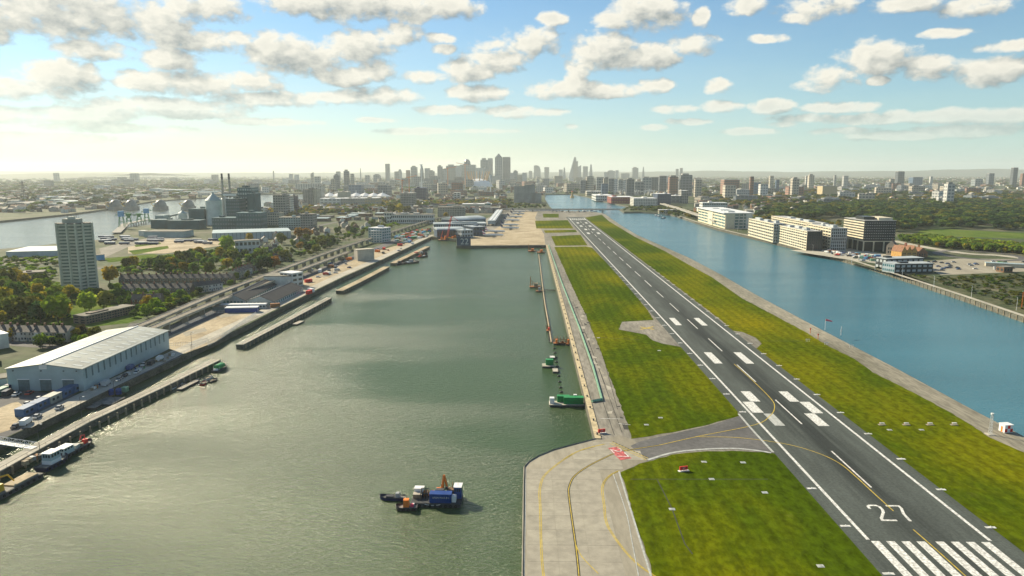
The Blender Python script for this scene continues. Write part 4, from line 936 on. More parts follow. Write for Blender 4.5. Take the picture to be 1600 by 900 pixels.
for px, k, v, lab in (((43, 633), 'white', False, 'white car parked left of the long blue cabins'), ((61, 625), 'white', False, 'white car nearest the middle warehouse door'), ((93, 639), 'silver', False, 'silver car on the quay road below the blue cabins'), ((41, 663), 'white', True, 'white van below the end of the blue cabins'), ((58, 653), 'silver', False, 'silver car beside the end of the blue cabins'), ((25, 668), 'dark', False, 'dark car on the quay road near the left edge'),
        ((12, 617), 'dark', True, 'dark van at the left corner of the warehouse'), ((26, 618), 'white', False, 'white car in front of the left roller door'), ((46, 616), 'red', False, 'red car between the left two roller doors'), ((84, 616), 'red', False, 'red car left of the right roller door'), ((187, 594), 'silver', False, 'silver car beside the warehouse side wall'), ((196, 588), 'dark', False, 'dark car beside the long side wall of the warehouse'), ((214, 583), 'white', False, 'white car parked by the middle of the warehouse side wall'), ((236, 570), 'dark', True, 'dark van near the far end of the warehouse'), ((250, 563), 'white', True, 'white van at the far corner of the warehouse'), ((166, 602), 'silver', True, 'silver van near the front of the warehouse side wall'), ((204, 577), 'blue', True, 'blue van tight against the warehouse side wall'), ((225, 571), 'white', False, 'white car tight against the warehouse side wall')):
    vehicle(k, v, *P(*px), dirq+.2, lab, G_)
# ---- blue cabins and sheds
mat('cabin_blue', (.06, .13, .26), .6, .2, .3); mat('cabin_pale', (.3, .33, .3), .6, .2, .3)
a = Vector(P(30, 652)); c = Vector(P(128, 606)); d = c-a; rz = atan2(d.y, d.x); n = 5
for i in range(n):
    p = a+d*(i+.5)/n; w = ['nearest the left edge', 'second from the left edge', 'in the middle', 'second from the warehouse corner', 'at the warehouse corner'][i]
    t = container(p.x, p.y, 0, d.length/n*.94, 3.6, 3.0, 'cabin_blue' if i != 2 else 'cabin_pale', ('dull blue' if i != 2 else 'pale grey')+' site cabin in the quayside row, '+w, rz, 'cabin', 'row of blue site cabins', 'site_cabin')
    for k in range(2): MB().b2(-d.length/n*.32+k*2.4, -d.length/n*.32+k*2.4+1.3, -1.9, -1.86, 1.1, 2.1).build('window', M['glass_dark'], t)
for i, (px, m) in enumerate((((20, 608), 'navy'), ((150, 598), 'green_paint'), ((163, 590), 'dark_metal'), ((190, 578), 'sky_blue_paint'), ((210, 568), 'green_paint'), ((2, 616), 'pale_green'))):
    x, y = P(*px); container(x, y, 0, 6, 2.5, 2.6, m, ['navy blue container at the left corner of the warehouse', 'green container near the front of the warehouse side wall', 'dark grey container beside the warehouse side wall', 'light blue container along the warehouse side wall', 'green container along the middle of the warehouse side wall', 'pale green container at the left edge of the picture'][i], rz)
x, y = P(-2, 612); simple_block('shed', 'low grey-green shed at the left edge by the warehouse', 'shed', (-30, 612), (12, 606), 8, 597, 'clad_pale', 'felt_roof', plant=0)
# ---- finger jetties standing in the dock
def jetty(name, px, Wj, label, z1=-.6, top='light_paving', rails=True):
    pts = PP(px, z1); t = thing(name, label, 'jetty', (*pts[0], 0)); o = Vector(pts[0]); rel = [tuple(Vector(p)-o) for p in pts]
    MB().prism(strip(rel, Wj-.5), -5, z1-.35).build('side_wall', M['stone_wall'], t); MB().prism(strip(rel, Wj), z1-.35, z1).build('deck', M[top], t)
    if rails:
        b = MB(); L = strip(rel, Wj-.6); h = len(L)//2
        for side in (L[:h], L[h:]):
            for p, q in zip(side, side[1:]):
                pv, qv = Vector(p), Vector(q); nn = max(1, int((qv-pv).length/6)); b.bar((*p, z1+.9), (*q, z1+.9), .06)
                for k in range(nn+1): w = pv.lerp(qv, k/nn); b.bar((w.x, w.y, z1), (w.x, w.y, z1+.95), .06)
        tag(b.build('railing', M['dark_metal'], t), kind='stuff')
    b = MB(); p, q = Vector(rel[0]), Vector(rel[-1]); dd = (q-p).normalized(); nv = Vector((dd.y, -dd.x)); nn = int((q-p).length/5)
    for k in range(nn):
        w = p.lerp(q, (k+.5)/nn)+nv*(Wj/2+.05); b.b2(w.x-.25, w.x+.25, w.y-.25, w.y+.25, -4.2, z1-.1)
    tag(b.build('fender', M['timber'], t), kind='stuff')
    return t
jetty('jetty', [(-70, 766), (0, 729), (62, 695), (131, 658), (244, 606), (338, 561)], 5.0, 'longest pale concrete jetty running from the left edge past the blue tanks')
jetty('jetty', [(374, 538), (440, 504), (514, 465)], 4.5, 'second concrete jetty in the dock beside the dark-roofed sheds')
jetty('jetty', [(530, 454), (565, 437), (604, 416.5)], 6, 'tan-topped free-standing jetty in the middle of the dock side', top='sand', rails=False)
jetty('jetty', [(614, 411), (650, 393.5), (668, 385)], 6, 'farthest tan-topped jetty, behind the moored barges', top='sand', rails=False)
# quay railings and lamps along the quay road
LPW = dict(zip(((128, 655), (62, 702), (180, 628), (300, 566), (300, 545), (390, 487), (450, 458), (520, 425)), ('on the jetty right of the lattice gangway', 'on the jetty at the foot of the lattice gangway', 'by the square pontoon with blue tanks', 'near the tip of the longest jetty', 'on the quay right of the big warehouse', 'on the quay at the sandy yard corner', 'on the quay beside the right dark-roofed shed', 'on the quay by the sandy container yard')))
for px in ((128, 655), (62, 702), (180, 628), (300, 566), (300, 545), (390, 487), (450, 458), (520, 425)):
    x, y = P(*px); t = thing('lamp_post', 'thin grey lamp post '+LPW[px], 'lamp post', (x, y, -.4), 0, 'lamp posts along the left dock side')
    MB().bar((0, 0, 0), (0, 0, 9), .1, 6, .06).build('pole', M['dark_metal'], t); MB().bar((0, 0, 9), (1.2, 0, 9.2), .06).build('arm', M['dark_metal'], t); MB().b2(1, 1.7, -.15, .15, 9.1, 9.25).build('lamp_head', M['white_metal'], t)
# white lattice gangway
p, q = Vector((*P(-12, 690), .2)), Vector((*P(54, 700, -.6), -.5)); t = thing('gangway', 'white lattice gangway from the quay to the long jetty at the left edge', 'gangway', (0, 0, 0)); d = (q-p); nv = Vector((-d.y, d.x, 0)).normalized()*1.1
MB().add([p-nv, q-nv, q+nv, p+nv, p-nv-Vector((0, 0, .25)), q-nv-Vector((0, 0, .25)), q+nv-Vector((0, 0, .25)), p+nv-Vector((0, 0, .25))], [(0, 1, 2, 3), (4, 5, 1, 0), (2, 6, 7, 3)]).build('walkway', M['white_metal'], t)
for s in (-1, 1):
    b = MB(); n = 10; upv = Vector((0, 0, 1.5)); b.bar(p+nv*s+upv, q+nv*s+upv, .09)
    for k in range(n): u, w = p.lerp(q, k/n)+nv*s, p.lerp(q, (k+1)/n)+nv*s; b.bar(u, u+upv, .06).bar(u+(upv if k % 2 else Vector()), w+(Vector() if k % 2 else upv), .06)
    b.build('truss', M['white_metal'], t)
# square pontoon and blue tanks between quay and jetty
x, y = W_(170, 629); pontoon(x, y, 9, 8.5, 'square grey pontoon carrying the two blue tanks beside the jetty', dirq, 'deck_grey')
for px, w in (((174, 620), 'left'), ((186, 619), 'right')):
    x, y = W_(*px); t = thing('tank', 'bright blue tank, %s one of the pair on the square pontoon' % w, 'tank', (x, y, WZ+.95), dirq, 'pair of blue tanks'); MB().cyl(0, 0, 0, 2.3, 1.15, 1.15, 14).build('body', M['blue_paint'], t); MB().cyl(0, 0, 2.3, 2.6, .9, .4, 12).build('lid', M['blue_paint'], t); MB().cyl(0, 0, 1, 1.2, 1.19, 1.19, 14).build('hoop', M['navy'], t)
x, y = W_(196, 615); container(x, y, WZ+.95, 2.2, 2, 2, 'pale_green', 'pale green box beside the two blue tanks', dirq)
x, y = W_(158, 636); pontoon(x-2, y-1, 5, 3.5, 'low grey float at the near end of the square pontoon', dirq)
# ---- boats
def hull(L, Bm, h, m, parent, bow=.25, name='hull', deck='deck_grey'):
    """pointed hull along +x"""
    P_ = [(-L/2, -Bm/2), (L/2*(1-bow*2), -Bm/2), (L/2*(1-bow*.6), -Bm*.3), (L/2, 0), (L/2*(1-bow*.6), Bm*.3), (L/2*(1-bow*2), Bm/2), (-L/2, Bm/2)]
    n = len(P_); vs = [(x*.93, y*.82, -.5) for x, y in P_]+[(x, y, h+(.35*h if x > L*.3 else 0)) for x, y in P_]
    MB().add(vs, [(i, (i+1) % n, (i+1) % n+n, i+n) for i in range(n)]).build(name, m, parent)
    MB().add([(x*.96, y*.92, h-.18) for x, y in P_], [tuple(range(n))]).build('deck', M[deck], parent)
    b = MB()
    for i in range(n): p, q = vs[n+i], vs[n+(i+1) % n]; b.bar(p, q, .11)
    b.build('gunwale', M['dark_metal'], parent)
def wheelhouse(parent, x, y, z, L, Wd, h, m, roofm='white_metal'):
    w = MB().box(x, y, z, L, Wd, h, 0, 0, tx=.92, ty=.92).build('wheelhouse', M[m], parent); MB().b2(x-L/2-.1, x+L/2+.1, y-Wd/2-.1, y+Wd/2+.1, z+h, z+h+.14).build('wheelhouse_roof', M[roofm], w)
    b = MB(); a = .62*h
    for s in (-1, 1):
        for k in range(3): u = x-L*.4+k*L*.28; b.quad((u, y+s*Wd*.485, z+a), (u+L*.2, y+s*Wd*.485, z+a), (u+L*.2, y+s*Wd*.475, z+h*.9), (u, y+s*Wd*.475, z+h*.9))
        for k in range(3): u = y-Wd*.4+k*Wd*.28; b.quad((x+s*L*.485, u, z+a), (x+s*L*.485, u+Wd*.2, z+a), (x+s*L*.475, u+Wd*.2, z+h*.9), (x+s*L*.475, u, z+h*.9))
    b.build('wheelhouse_window', M['glass_dark'], w); MB().bar((x, y, z+h), (x, y, z+h+2), .05).build('aerial', M['dark_metal'], w); return w
def tyres(parent, L, Bm, z, n, side=-1):
    wm = MB().lathe((0, -.1, 0), (0, .1, 0), [(0, .22), (0, .42), (1, .42), (1, .22)], 8).mesh('fender_tyre', M['tyre'])
    for k in range(n): link('fender_tyre', wm, parent, (-L*.42+k*L*.84/max(1, n-1), side*(Bm/2+.1), z))
def crane_arm(parent, base, z, pts, m, r=.22):
    b = MB(); p = Vector((*base, z))
    for q in pts: q = Vector(q); b.bar(p, q, r); p = q
    b.build('crane_arm', M[m], parent); MB().box(base[0], base[1], z-1.2, 1.3, 1.3, 1.6).build('crane_base', M[m], parent)
# barge and boats moored at the long jetty, lower left
dj = atan2(P(215, 636)[1]-P(0, 742)[1], P(215, 636)[0]-P(0, 742)[0])
x, y = W_(28, 760); t = thing('barge', 'flat dark barge with sandy hold and yellow crane at the lower left', 'barge', (x, y, WZ), dj)
MB().b2(-11, 7, -2.6, 2.6, -.5, 1.4).build('hull', M['dark_metal'], t); MB().b2(-10.6, 6.6, -2.3, 2.3, 1.4, 1.5).build('deck', M['deck_grey'], t); MB().b2(-3.2, 5.8, -1.9, 1.9, 1.5, 1.9).build('cargo_hold', M['sand'], t)
crane_arm(t, (-6, .3), 2.7, [(-6.4, .3, 5.6), (-3.2, -.2, 5.2), (-1.5, -.4, 2.6)], 'yellow_metal', .26); MB().box(-6.6, 0, 1.5, 2.2, 2, 2.2, 0, 0, tx=.8).build('crane_cab', M['yellow_metal'], t)
tyres(t, 18, 5.2, .7, 8); MB().b2(-10, -8, -1.5, 1.5, 1.5, 2.6).build('deck_house', M['grey_metal'], t)
x, y = W_(84, 727); t = thing('tug', 'dark workboat with tall white wheelhouse moored in front of the sandy barge', 'boat', (x, y, WZ), dj); hull(11, 4.6, 1.5, M['navy'], t)
wheelhouse(t, -.6, 0, 1.35, 4.2, 3.4, 3.6, 'clad_pale'); MB().b2(-2.7, 1.5, -1.75, 1.75, 1.35, 2.6).build('deck_house', M['white_metal'], t); tyres(t, 10, 4.6, .8, 6); b = MB()
for k in range(5): b.bar((-2.6+k, -1.6, 5.1), (-2.6+k, -1.6, 6), .06)
b.build('mast', M['orange_paint'], t)
x, y = W_(118, 705); t = thing('workboat', 'long dark workboat with white roof and red crane at the jetty, lower left', 'boat', (x, y, WZ), dj); hull(15, 4.2, 1.3, M['dark_metal'], t, .2)
wheelhouse(t, -4.4, 0, 1.2, 4.6, 3.2, 2.3, 'clad_pale'); MB().box(.2, .2, 1.2, 2.4, 2.2, 1.1, .2).build('deck_cargo', M['worn_white_paint'], t); MB().box(2.2, -.4, 1.2, 1.2, 1.4, .9, .5).build('deck_cargo', M['timber'], t)
crane_arm(t, (4.6, 0), 2.2, [(4.6, 0, 4.2), (2.8, -.4, 4.6), (1.6, -.7, 3.4)], 'red_metal', .2); tyres(t, 13, 4.2, .7, 7)
# coils and drums stored on the jetty beside the barge
for i, (px, m) in enumerate((((46, 722), 'timber'), ((52, 719), 'grey_metal'), ((58, 717), 'rust'), ((64, 716), 'dark_metal'), ((40, 726), 'timber'))):
    x, y = P(*px, -.6); t = thing('crate', 'stacked %s crate on the jetty edge between barge and wheelhouse' % ['brown timber', 'grey', 'rusty', 'dark', 'weathered timber'][i], 'crate', (x, y, -.6), i*.7); MB().b2(-.8, .8, -.7, .7, .1, 1.3).build('body', M[m], t); MB().b2(-.9, .9, -.8, .8, 0, .1).build('pallet', M['timber'], t); MB().b2(-.85, .85, -.75, .75, 1.3, 1.38).build('lid', M[m], t)
# dinghies and the green canopied boat
for i, px in enumerate(((272, 606), (285, 603), (298, 601), (305, 597), (318, 600), (333, 596), (326, 592))):
    x, y = W_(*px); t = thing('dinghy', ['white dinghy nearest the jetty end', 'grey dinghy, second of the moored cluster', 'white dinghy in the middle of the cluster', 'pale dinghy on the inner side of the cluster', 'reddish dinghy towards the open water', 'dark dinghy farthest from the jetty', 'small white dinghy below the green canopy'][i], 'boat', (x, y, WZ), dj+.3*sin(i*2), 'dinghies moored by the long jetty')
    hull(5.2, 2.1, .7, M[['white_metal', 'grey_metal', 'white_metal', 'car_paint_silver', 'red_metal', 'dark_metal', 'white_metal'][i]], t, .3, deck='light_paving'); MB().b2(-.9, .2, -.7, .7, .5, .8).build('thwart', M['timber'], t); MB().box(-2.3, 0, .4, .5, .4, .9).build('outboard', M['dark_metal'], t)
x, y = W_(294, 604); pontoon(x, y, 13, 2.2, 'pale floating pontoon beneath the moored dinghies', dj, 'light_paving')
x, y = W_(344, 578); t = thing('canopied_boat', 'boat with bright green canopy moored off the jetty tip', 'boat', (x, y, WZ), dj); hull(10, 3.4, 1.0, M['dark_metal'], t)
b = MB(); vault(b, -3, 2, -1.5, 1.5, 2.4, .8); b.b2(-3, 2, -1.5, 1.5, 1.3, 2.4); b.build('canopy', M['green_paint'], t)
for a_ in (-3, 2):
    for s in (-1, 1): MB().bar((a_, s*1.45, .8), (a_, s*1.45, 2.4), .06).build('canopy_post', M['white_metal'], t)
MB().b2(-4.2, -3.2, -1, 1, .8, 1.6).build('engine_box', M['white_metal'], t)
x, y = W_(332, 570); pontoon(x-2, y+1, 10, 2, 'dark narrow pontoon behind the green canopied boat', dj)
x, y = W_(466, 506); pontoon(x, y, 10, 3, 'small pale float moored beside the second jetty', dj, 'light_paving')
# ---- the blue and orange work vessel in mid dock
x, y = W_(682, 787); V = thing('work_barge', 'dark work barge with deck gear afloat alone in the middle of the dock', 'barge', (x, y, WZ), -.03)
MB().b2(-7.2, 7.2, -2.4, 4.6, -.5, 1.1).build('hull', M['dark_metal'], V); MB().b2(-7.0, 7.0, -2.2, 4.4, 1.1, 1.2).build('deck', M['dark_metal'], V); tyres(V, 14, 4.8, .5, 9)
o = MB()
arc = [(-3.0+k*.5, -2.46, .95-.28*sin(k/9*pi)) for k in range(10)]
for p, q in zip(arc, arc[1:]): o.bar(p, q, .09)
o.build('hull_stripe', M['white_paint'], V)
wheelhouse(V, 6.0, 2.4, 1.2, 2.2, 3.0, 3.4, 'blue_paint'); MB().b2(4.6, 5.8, -1.4, .2, 1.2, 3.0).build('white_locker', M['white_metal'], V)
b = MB()
for (p_, q_) in (((-4.4, 1, 1.2), (-4.4, 1, 4.2)), ((-3.2, 1, 1.2), (-3.2, 1, 4.4)), ((-4.4, 1, 4.2), (-2.2, 1, 4.2)), ((-4.4, -.8, 1.2), (-4.4, -.8, 3.4)), ((-2.4, -.8, 1.2), (-2.4, -.8, 3.4)), ((-4.4, -.8, 3.4), (-2.4, -.8, 3.4)), ((-4.4, -.8, 3.4), (-4.4, 1, 4.2)), ((-2.4, -.8, 3.4), (-2.2, 1, 4.2))): b.bar(p_, q_, .13)
b.build('lifting_frame', M['dark_metal'], V); MB().cyl(-3.4, 2.6, 1.2, 2.6, .9, .9, 12).build('winch_drum', M['rust'], V); MB().box(-.9, 2.2, 1.2, 1.5, 2.2, 1.5, .2).build('deck_engine', M['rust'], V); MB().box(3.6, 3.2, 1.2, 2, 2, 2.0, .1).build('deck_engine', M['brick_red'], V)
b = MB().bar((4.2, 3.8, 1.2), (4.2, 3.8, 5), .1).bar((5, 3.8, 1.2), (5, 3.8, 4.6), .1); b.build('mast', M['rust'], V)
# container with lettering on the barge
cx_, cy_ = x+1.4, y-.9
t = container(cx_, cy_, WZ+1.2, 6.2, 2.3, 2.6, 'blue_paint', 'blue container with white lettering on the work barge deck', -.03)
cu = bpy.data.curves.new('ct', 'FONT'); cu.body = 'STEM MAR 8 1'; cu.size = .78; o = bpy.data.objects.new('ct', cu); me = bpy.data.meshes.new_from_object(o); bpy.data.objects.remove(o); me.materials.append(M['white_paint'])
o = link('lettering', me, t, (-2.2, -1.24, 1.35)); o.rotation_euler = (pi/2, 0, 0)
t = thing('generator', 'dark green generator behind the blue container on the work barge', 'generator', (x+.8, y+1.7, WZ+1.2), -.03); MB().b2(-1.5, 1.5, -.9, .9, .2, 2.2).build('body', M['green_paint'], t); MB().b2(-1.3, 1.3, -.7, .7, 2.2, 2.5).build('top_vent', M['dark_metal'], t); MB().b2(-1.6, 1.6, -1, 1, 0, .2).build('skid', M['dark_metal'], t)
t = thing('excavator', 'orange excavator on the work barge with folded raised arm', 'excavator', (x+1.0, y+3.2, WZ+1.2), .1); MB().b2(-1.4, 1.4, -1.1, -.6, 0, .8).build('track', M['tyre'], t); MB().b2(-1.4, 1.4, .6, 1.1, 0, .8).build('track', M['tyre'], t)
MB().box(-.2, 0, .8, 2.4, 1.9, 1.2, 0, 0, tx=.9, ty=.9).build('body', M['orange_paint'], t); MB().box(.4, .4, 2.0, 1.0, .9, 1.1, 0, 0, tx=.85).build('cab', M['glass_dark'], t); MB().bar((.3, -.3, 1.6), (.9, -.3, 6.2), .42, 4, .3).bar((.9, -.3, 6.2), (1.7, -.3, 2.8), .32).build('arm', M['orange_paint'], t); MB().box(1.6, -.3, 1.9, .8, .9, .8).build('bucket', M['dark_metal'], t)
t = thing('deck_cabin', 'small blue and white cabin at the left of the work barge', 'cabin', (x-5.4, y+3.4, WZ+1.2), -.03); MB().b2(-1.3, 1.3, -.9, .9, 0, 1.3).build('lower_wall', M['blue_paint'], t); MB().b2(-1.3, 1.3, -.9, .9, 1.3, 2.1).build('upper_wall', M['white_metal'], t); MB().b2(-1.4, 1.4, -1, 1, 2.1, 2.25).build('roof', M['white_metal'], t)
t = thing('crate', 'beige crate beside the small blue and white cabin on the barge', 'crate', (x-5.6, y+1.4, WZ+1.2), 0); MB().b2(-1.2, 1.2, -.8, .8, 0, 1.2).build('body', M['timber'], t); MB().b2(-1.3, 1.3, -.9, .9, 1.2, 1.3).build('lid', M['cream_wall'], t)
x2, y2 = W_(635, 795); t = thing('workboat', 'small dark workboat with bright orange wheelhouse beside the barge', 'boat', (x2, y2, WZ), .05+pi); hull(6.2, 2.8, .9, M['dark_metal'], t); w = MB().box(0, 0, .8, 1.7, 1.7, 2.0, 0, 0, tx=.85, ty=.85).build('wheelhouse', M['orange_paint'], t)
MB().box(0, 0, 2.8, 1.5, 1.5, .12).build('wheelhouse_roof', M['orange_paint'], w); MB().add([(-.4, -.78, 1.7), (.4, -.78, 1.7), (.36, -.74, 2.4), (-.36, -.74, 2.4)], [(0, 1, 2, 3)]).build('wheelhouse_window', M['glass_dark'], w, (0, -.02, 0)); tyres(t, 5, 2.8, .4, 4, 1)
MB().cyl(-1.6, .2, .8, 1.5, .5, .5, 10).build('winch', M['pink_cloth'], t); MB().box(-1.9, -.6, .8, .6, .6, .5).build('locker', M['white_metal'], t)
x3, y3 = W_(613, 780); t = thing('workboat', 'long low black workboat moored at the left end of the barge', 'boat', (x3, y3, WZ), pi-.05); hull(7.6, 2.4, .9, M['navy'], t); MB().box(-1.6, 0, .8, 1.2, 1.2, 1.3, 0, 0, tx=.85).build('console', M['grey_metal'], t); MB().b2(-.4, 1.8, -.6, .6, .8, 1.15).build('hatch', M['dark_metal'], t); MB().bar((-2.6, 0, .8), (-2.6, 0, 2.6), .05).build('mast', M['white_metal'], t)

# ---- railings, fences and clutter along the left quay
rail_pts = PP([(60, 662), (210, 588), (385, 506), (452, 472)], .04); t = thing('quay_railing', 'long grey railing along the edge of the left quay', 'railing', (0, 0, 0)); b = MB(); up_ = MB()
for p, q in zip(rail_pts, rail_pts[1:]):
    p, q = Vector(p), Vector(q); n = int((q-p).length/3); b.bar((*p, 1.1), (*q, 1.1), .06).bar((*p, .6), (*q, .6), .04)
    for k in range(n): w = p.lerp(q, k/n); up_.bar((w.x, w.y, 0), (w.x, w.y, 1.15), .05)
b.build('rail', M['grey_metal'], t); tag(up_.build('post', M['grey_metal'], t), kind='stuff')
def palisade(px, label, h=2.2):
    pts = PP(px); t = thing('fence', label, 'fence', (0, 0, 0)); b = MB(); r_ = MB()
    for p, q in zip(pts, pts[1:]):
        p, q = Vector(p), Vector(q); n = int((q-p).length/.8); r_.bar((*p, h*.8), (*q, h*.8), .05).bar((*p, h*.25), (*q, h*.25), .05)
        for k in range(n+1): w = p.lerp(q, k/n); b.bar((w.x, w.y, 0), (w.x, w.y, h), .07)
    tag(b.build('pale', M['white_metal'], t), kind='stuff'); r_.build('rail', M['grey_metal'], t)
palisade([(262, 542), (300, 540), (325, 533)], 'white palisade fence between the big warehouse and the sandy yard'); palisade([(268, 520), (300, 505), (335, 490), (392, 486)], 'white palisade fence along the railway side of the sandy yard'); palisade([(400, 492), (345, 530), (325, 541)], 'white palisade fence on the quay side of the sandy yard')
rk = random.Random(77)
for i in range(26):
    px = rk.uniform(140, 275); py = 606-(px-140)*.40+rk.uniform(-2, 6); x, y = P(px, py)
    if x < gx1+1.2: continue
    k = rk.choice(['pallet_stack', 'drum', 'crate']); lab = {'pallet_stack': 'stack of timber pallets on the quay beside the warehouse wall', 'drum': 'upright drum on the quay beside the warehouse wall', 'crate': 'small crate on the quay beside the warehouse wall'}[k]
    t = thing(k, lab, k.replace('_', ' '), (x, y, .05), rk.uniform(0, 3), 'goods stored beside the warehouse wall')
    if k == 'pallet_stack':
        for j in range(5): MB().b2(-.6, .6, -.5, .5, j*.2, j*.2+.14).build('pallet', M['timber'], t)
    elif k == 'drum': MB().cyl(0, 0, 0, .9, .3, .3, 10).build('body', M[rk.choice(['blue_paint', 'rust', 'green_paint'])], t); MB().cyl(0, 0, .9, .94, .32, .32, 10).build('rim', M['dark_metal'], t)
    else: MB().b2(-.9, .9, -.7, .7, .12, 1.2).build('body', M[rk.choice(['timber', 'white_paint', 'rust'])], t); MB().b2(-.95, .95, -.75, .75, 0, .12).build('pallet', M['timber'], t)
# ================================================================ left shore, middle distance
# ---- tower block
tx_, ty_ = P(125, 452); th = height(tx_, ty_, 349)
t = thing('tower_block', 'tall pale green residential tower block with curved balcony bays', 'tower block', (tx_, ty_, 0), .12)
lob = []
for k in range(48):
    a = 2*pi*k/48; r = 12.6+1.5*cos(6*a+.6)+.4*cos(3*a); lob.append((r*cos(a), r*.72*sin(a)))
mat('glass_grey_green', (.13, .17, .15), .3, .2, .4); mat('tower_wall', (.38, .4, .33), .75, .12, .1); mat('tower_slab', (.52, .53, .44), .7, .1, .2)
MB().prism([(x*.95, y*.95) for x, y in lob], 0, th).build('wall', M['tower_wall'], t)
nf = 20; fh = (th-1)/nf; b = MB(); g = MB()
for f in range(nf):
    z = fh*(f+1); b.prism(lob, z-.3, z+.3)
    for k in range(0, 48):
        if k % 4 == 3: continue
        (x0, y0), (x1, y1) = lob[k], lob[(k+1) % 48]; s = .962
        g.quad((x0*s, y0*s, z-fh+.9), (x1*s, y1*s, z-fh+.9), (x1*s, y1*s, z-.7), (x0*s, y0*s, z-.7))
tag(b.build('balcony', M['tower_slab'], t), kind='stuff'); tag(g.build('window', M['glass_grey_green'], t), kind='stuff')
for k in range(3, 48, 4):
    x, y = lob[k]; MB().box(x*.99, y*.99, 0, 1.1, 1.1, th+.6, k*2*pi/48).build('stair_rib', M['tower_slab'], t)
rf = MB().prism([(x*.97, y*.97) for x, y in lob], th, th+.5).build('roof', M['felt_roof'], t)
MB().b2(-6, 5, -4, 4, th+.5, th+3.6).build('plant_room', M['tower_wall'], rf); MB().b2(-3, 1, -2, 2, th+3.6, th+5.2).build('tank_room', M['tower_slab'], rf)
for x in (-4, -1, 3, 4.4): MB().bar((x, 0, th+3.6), (x, 0, th+7.2), .12).build('aerial', M['dark_metal'], rf)
BLOCK.append([(tx_-20, ty_-18), (tx_+20, ty_-18), (tx_+20, ty_+16), (tx_-20, ty_+16)])
# ---- terraced houses
def house_proto(Wd, D, h, rh, wall, roof):
    t = thing('terraced_house', 'x', 'house'); MB().b2(-Wd/2, Wd/2, 0, D, 0, h).build('wall', M[wall], t)
    b = MB(); o = .25; b.add([(-Wd/2, -o, h-.1), (Wd/2, -o, h-.1), (Wd/2, D/2, h+rh), (-Wd/2, D/2, h+rh), (Wd/2, D+o, h-.1), (-Wd/2, D+o, h-.1)], [(0, 1, 2, 3), (3, 2, 4, 5)]); rf = b.build('roof', M[roof], t)
    MB().add([(-Wd/2, 0, h), (-Wd/2, D, h), (-Wd/2, D/2, h+rh-.08), (Wd/2, 0, h), (Wd/2, D, h), (Wd/2, D/2, h+rh-.08)], [(0, 2, 1), (3, 4, 5)]).build('gable', M[wall], t)
    MB().b2(-Wd/2-.3, -Wd/2+.5, D/2-.6, D/2+.6, h+rh*.5, h+rh+1.2).build('chimney', M['brick_red'], rf)
    for fx in (-.25, .25):
        for z in (.9, 3.5): w = MB().b2(Wd*fx-.65, Wd*fx+.65, -.09, -.02, z, z+1.4).build('window_frame', M['white_paint'], t); MB().b2(Wd*fx-.5, Wd*fx+.5, -.13, -.1, z+.12, z+1.28).build('pane', M['glass_dark'], w)
    MB().b2(-.45, .45, -.1, -.02, 0, 2).build('door', M['door_grey'], t); return t
HP = {}
def house(kind, x, y, rot, label, group, sc=1.0):
    if kind not in HP:
        args = {'brick': (5.6, 8.5, 5.4, 2.9, 'brick_brown', 'slate'), 'cream': (5.6, 8.5, 5.4, 2.9, 'cream_wall', 'slate'), 'red': (6.5, 8, 5.2, 3, 'brick_red', 'brick_brown'), 'white': (7, 8, 5.2, 2.8, 'white_render', 'slate')}[kind]
        o = HP[kind] = house_proto(*args); o.location = (x, y, 0); o.rotation_euler.z = rot; o['label'] = label; o['group'] = group; return o
    return copy_thing(HP[kind], (x, y, 0), rot, label, group, sc)
def terrace(p0, p1, kinds, label, group, wd=5.6):
    a, c = Vector(P(*p0)), Vector(P(*p1)); d = c-a; n = int(d.length/wd); rz = atan2(d.y, d.x); u = d.normalized(); r = random.Random(int(p0[0]+p0[1]))
    for i in range(n):
        p = a+u*wd*(i+.5); house(r.choice(kinds), p.x, p.y, rz, nth(i)+' from the left, '+label.replace(' terraced house', ' house'), group)
    nv = Vector((-u.y, u.x)); BLOCK.append([tuple(a-nv*2), tuple(c-nv*2), tuple(c+nv*10), tuple(a+nv*10)])
terrace((186, 446), (366, 444), ['brick'], 'dark brick terraced house in the long row right of the tower block', 'long dark terrace right of the tower block')
terrace((190, 462), (300, 461), ['brick', 'brick', 'cream'], 'brick terraced house in the row nearer than the long dark terrace', 'second terrace right of the tower block')
terrace((305, 459), (352, 452), ['cream', 'white'], 'pale terraced house at the railway end of the second terrace', 'pale terrace ends by the railway')
terrace((-30, 532), (113, 535), ['cream', 'brick', 'cream', 'white'], 'terraced house with white window bays in the row behind the warehouse', 'terrace behind the warehouse', 5)
terrace((205, 480), (262, 478), ['brick', 'red'], 'small brick house between the flats and the railway', 'houses between the flats and the railway', 6.5)
terrace((372, 436), (412, 420), ['red', 'cream', 'white'], 'small pitched-roof house beside the railway behind the white shed', 'small houses behind the white shed', 7)
terrace((415, 414), (462, 402), ['white', 'red', 'cream'], 'small pale house among trees left of the railway', 'pale houses among the trees', 8)
rh = random.Random(21)
for i in range(46):
    px, py = rh.uniform(395, 640), 0; py = 408-(px-395)*.26+rh.uniform(-26, -4); x, y = P(px, py)
    if any(inside(x, y, bl) for bl in BLOCK): continue
    house(rh.choice(['white', 'red', 'cream', 'brick']), x, y, rh.choice([.3, .3+pi/2, 2.1]), 'small pitched-roof house scattered among trees between railway and factories', 'houses between the railway and the factories', rh.uniform(.8, 1.15)); BLOCK.append([(x-6, y-4), (x+6, y-4), (x+6, y+10), (x-6, y+10)])
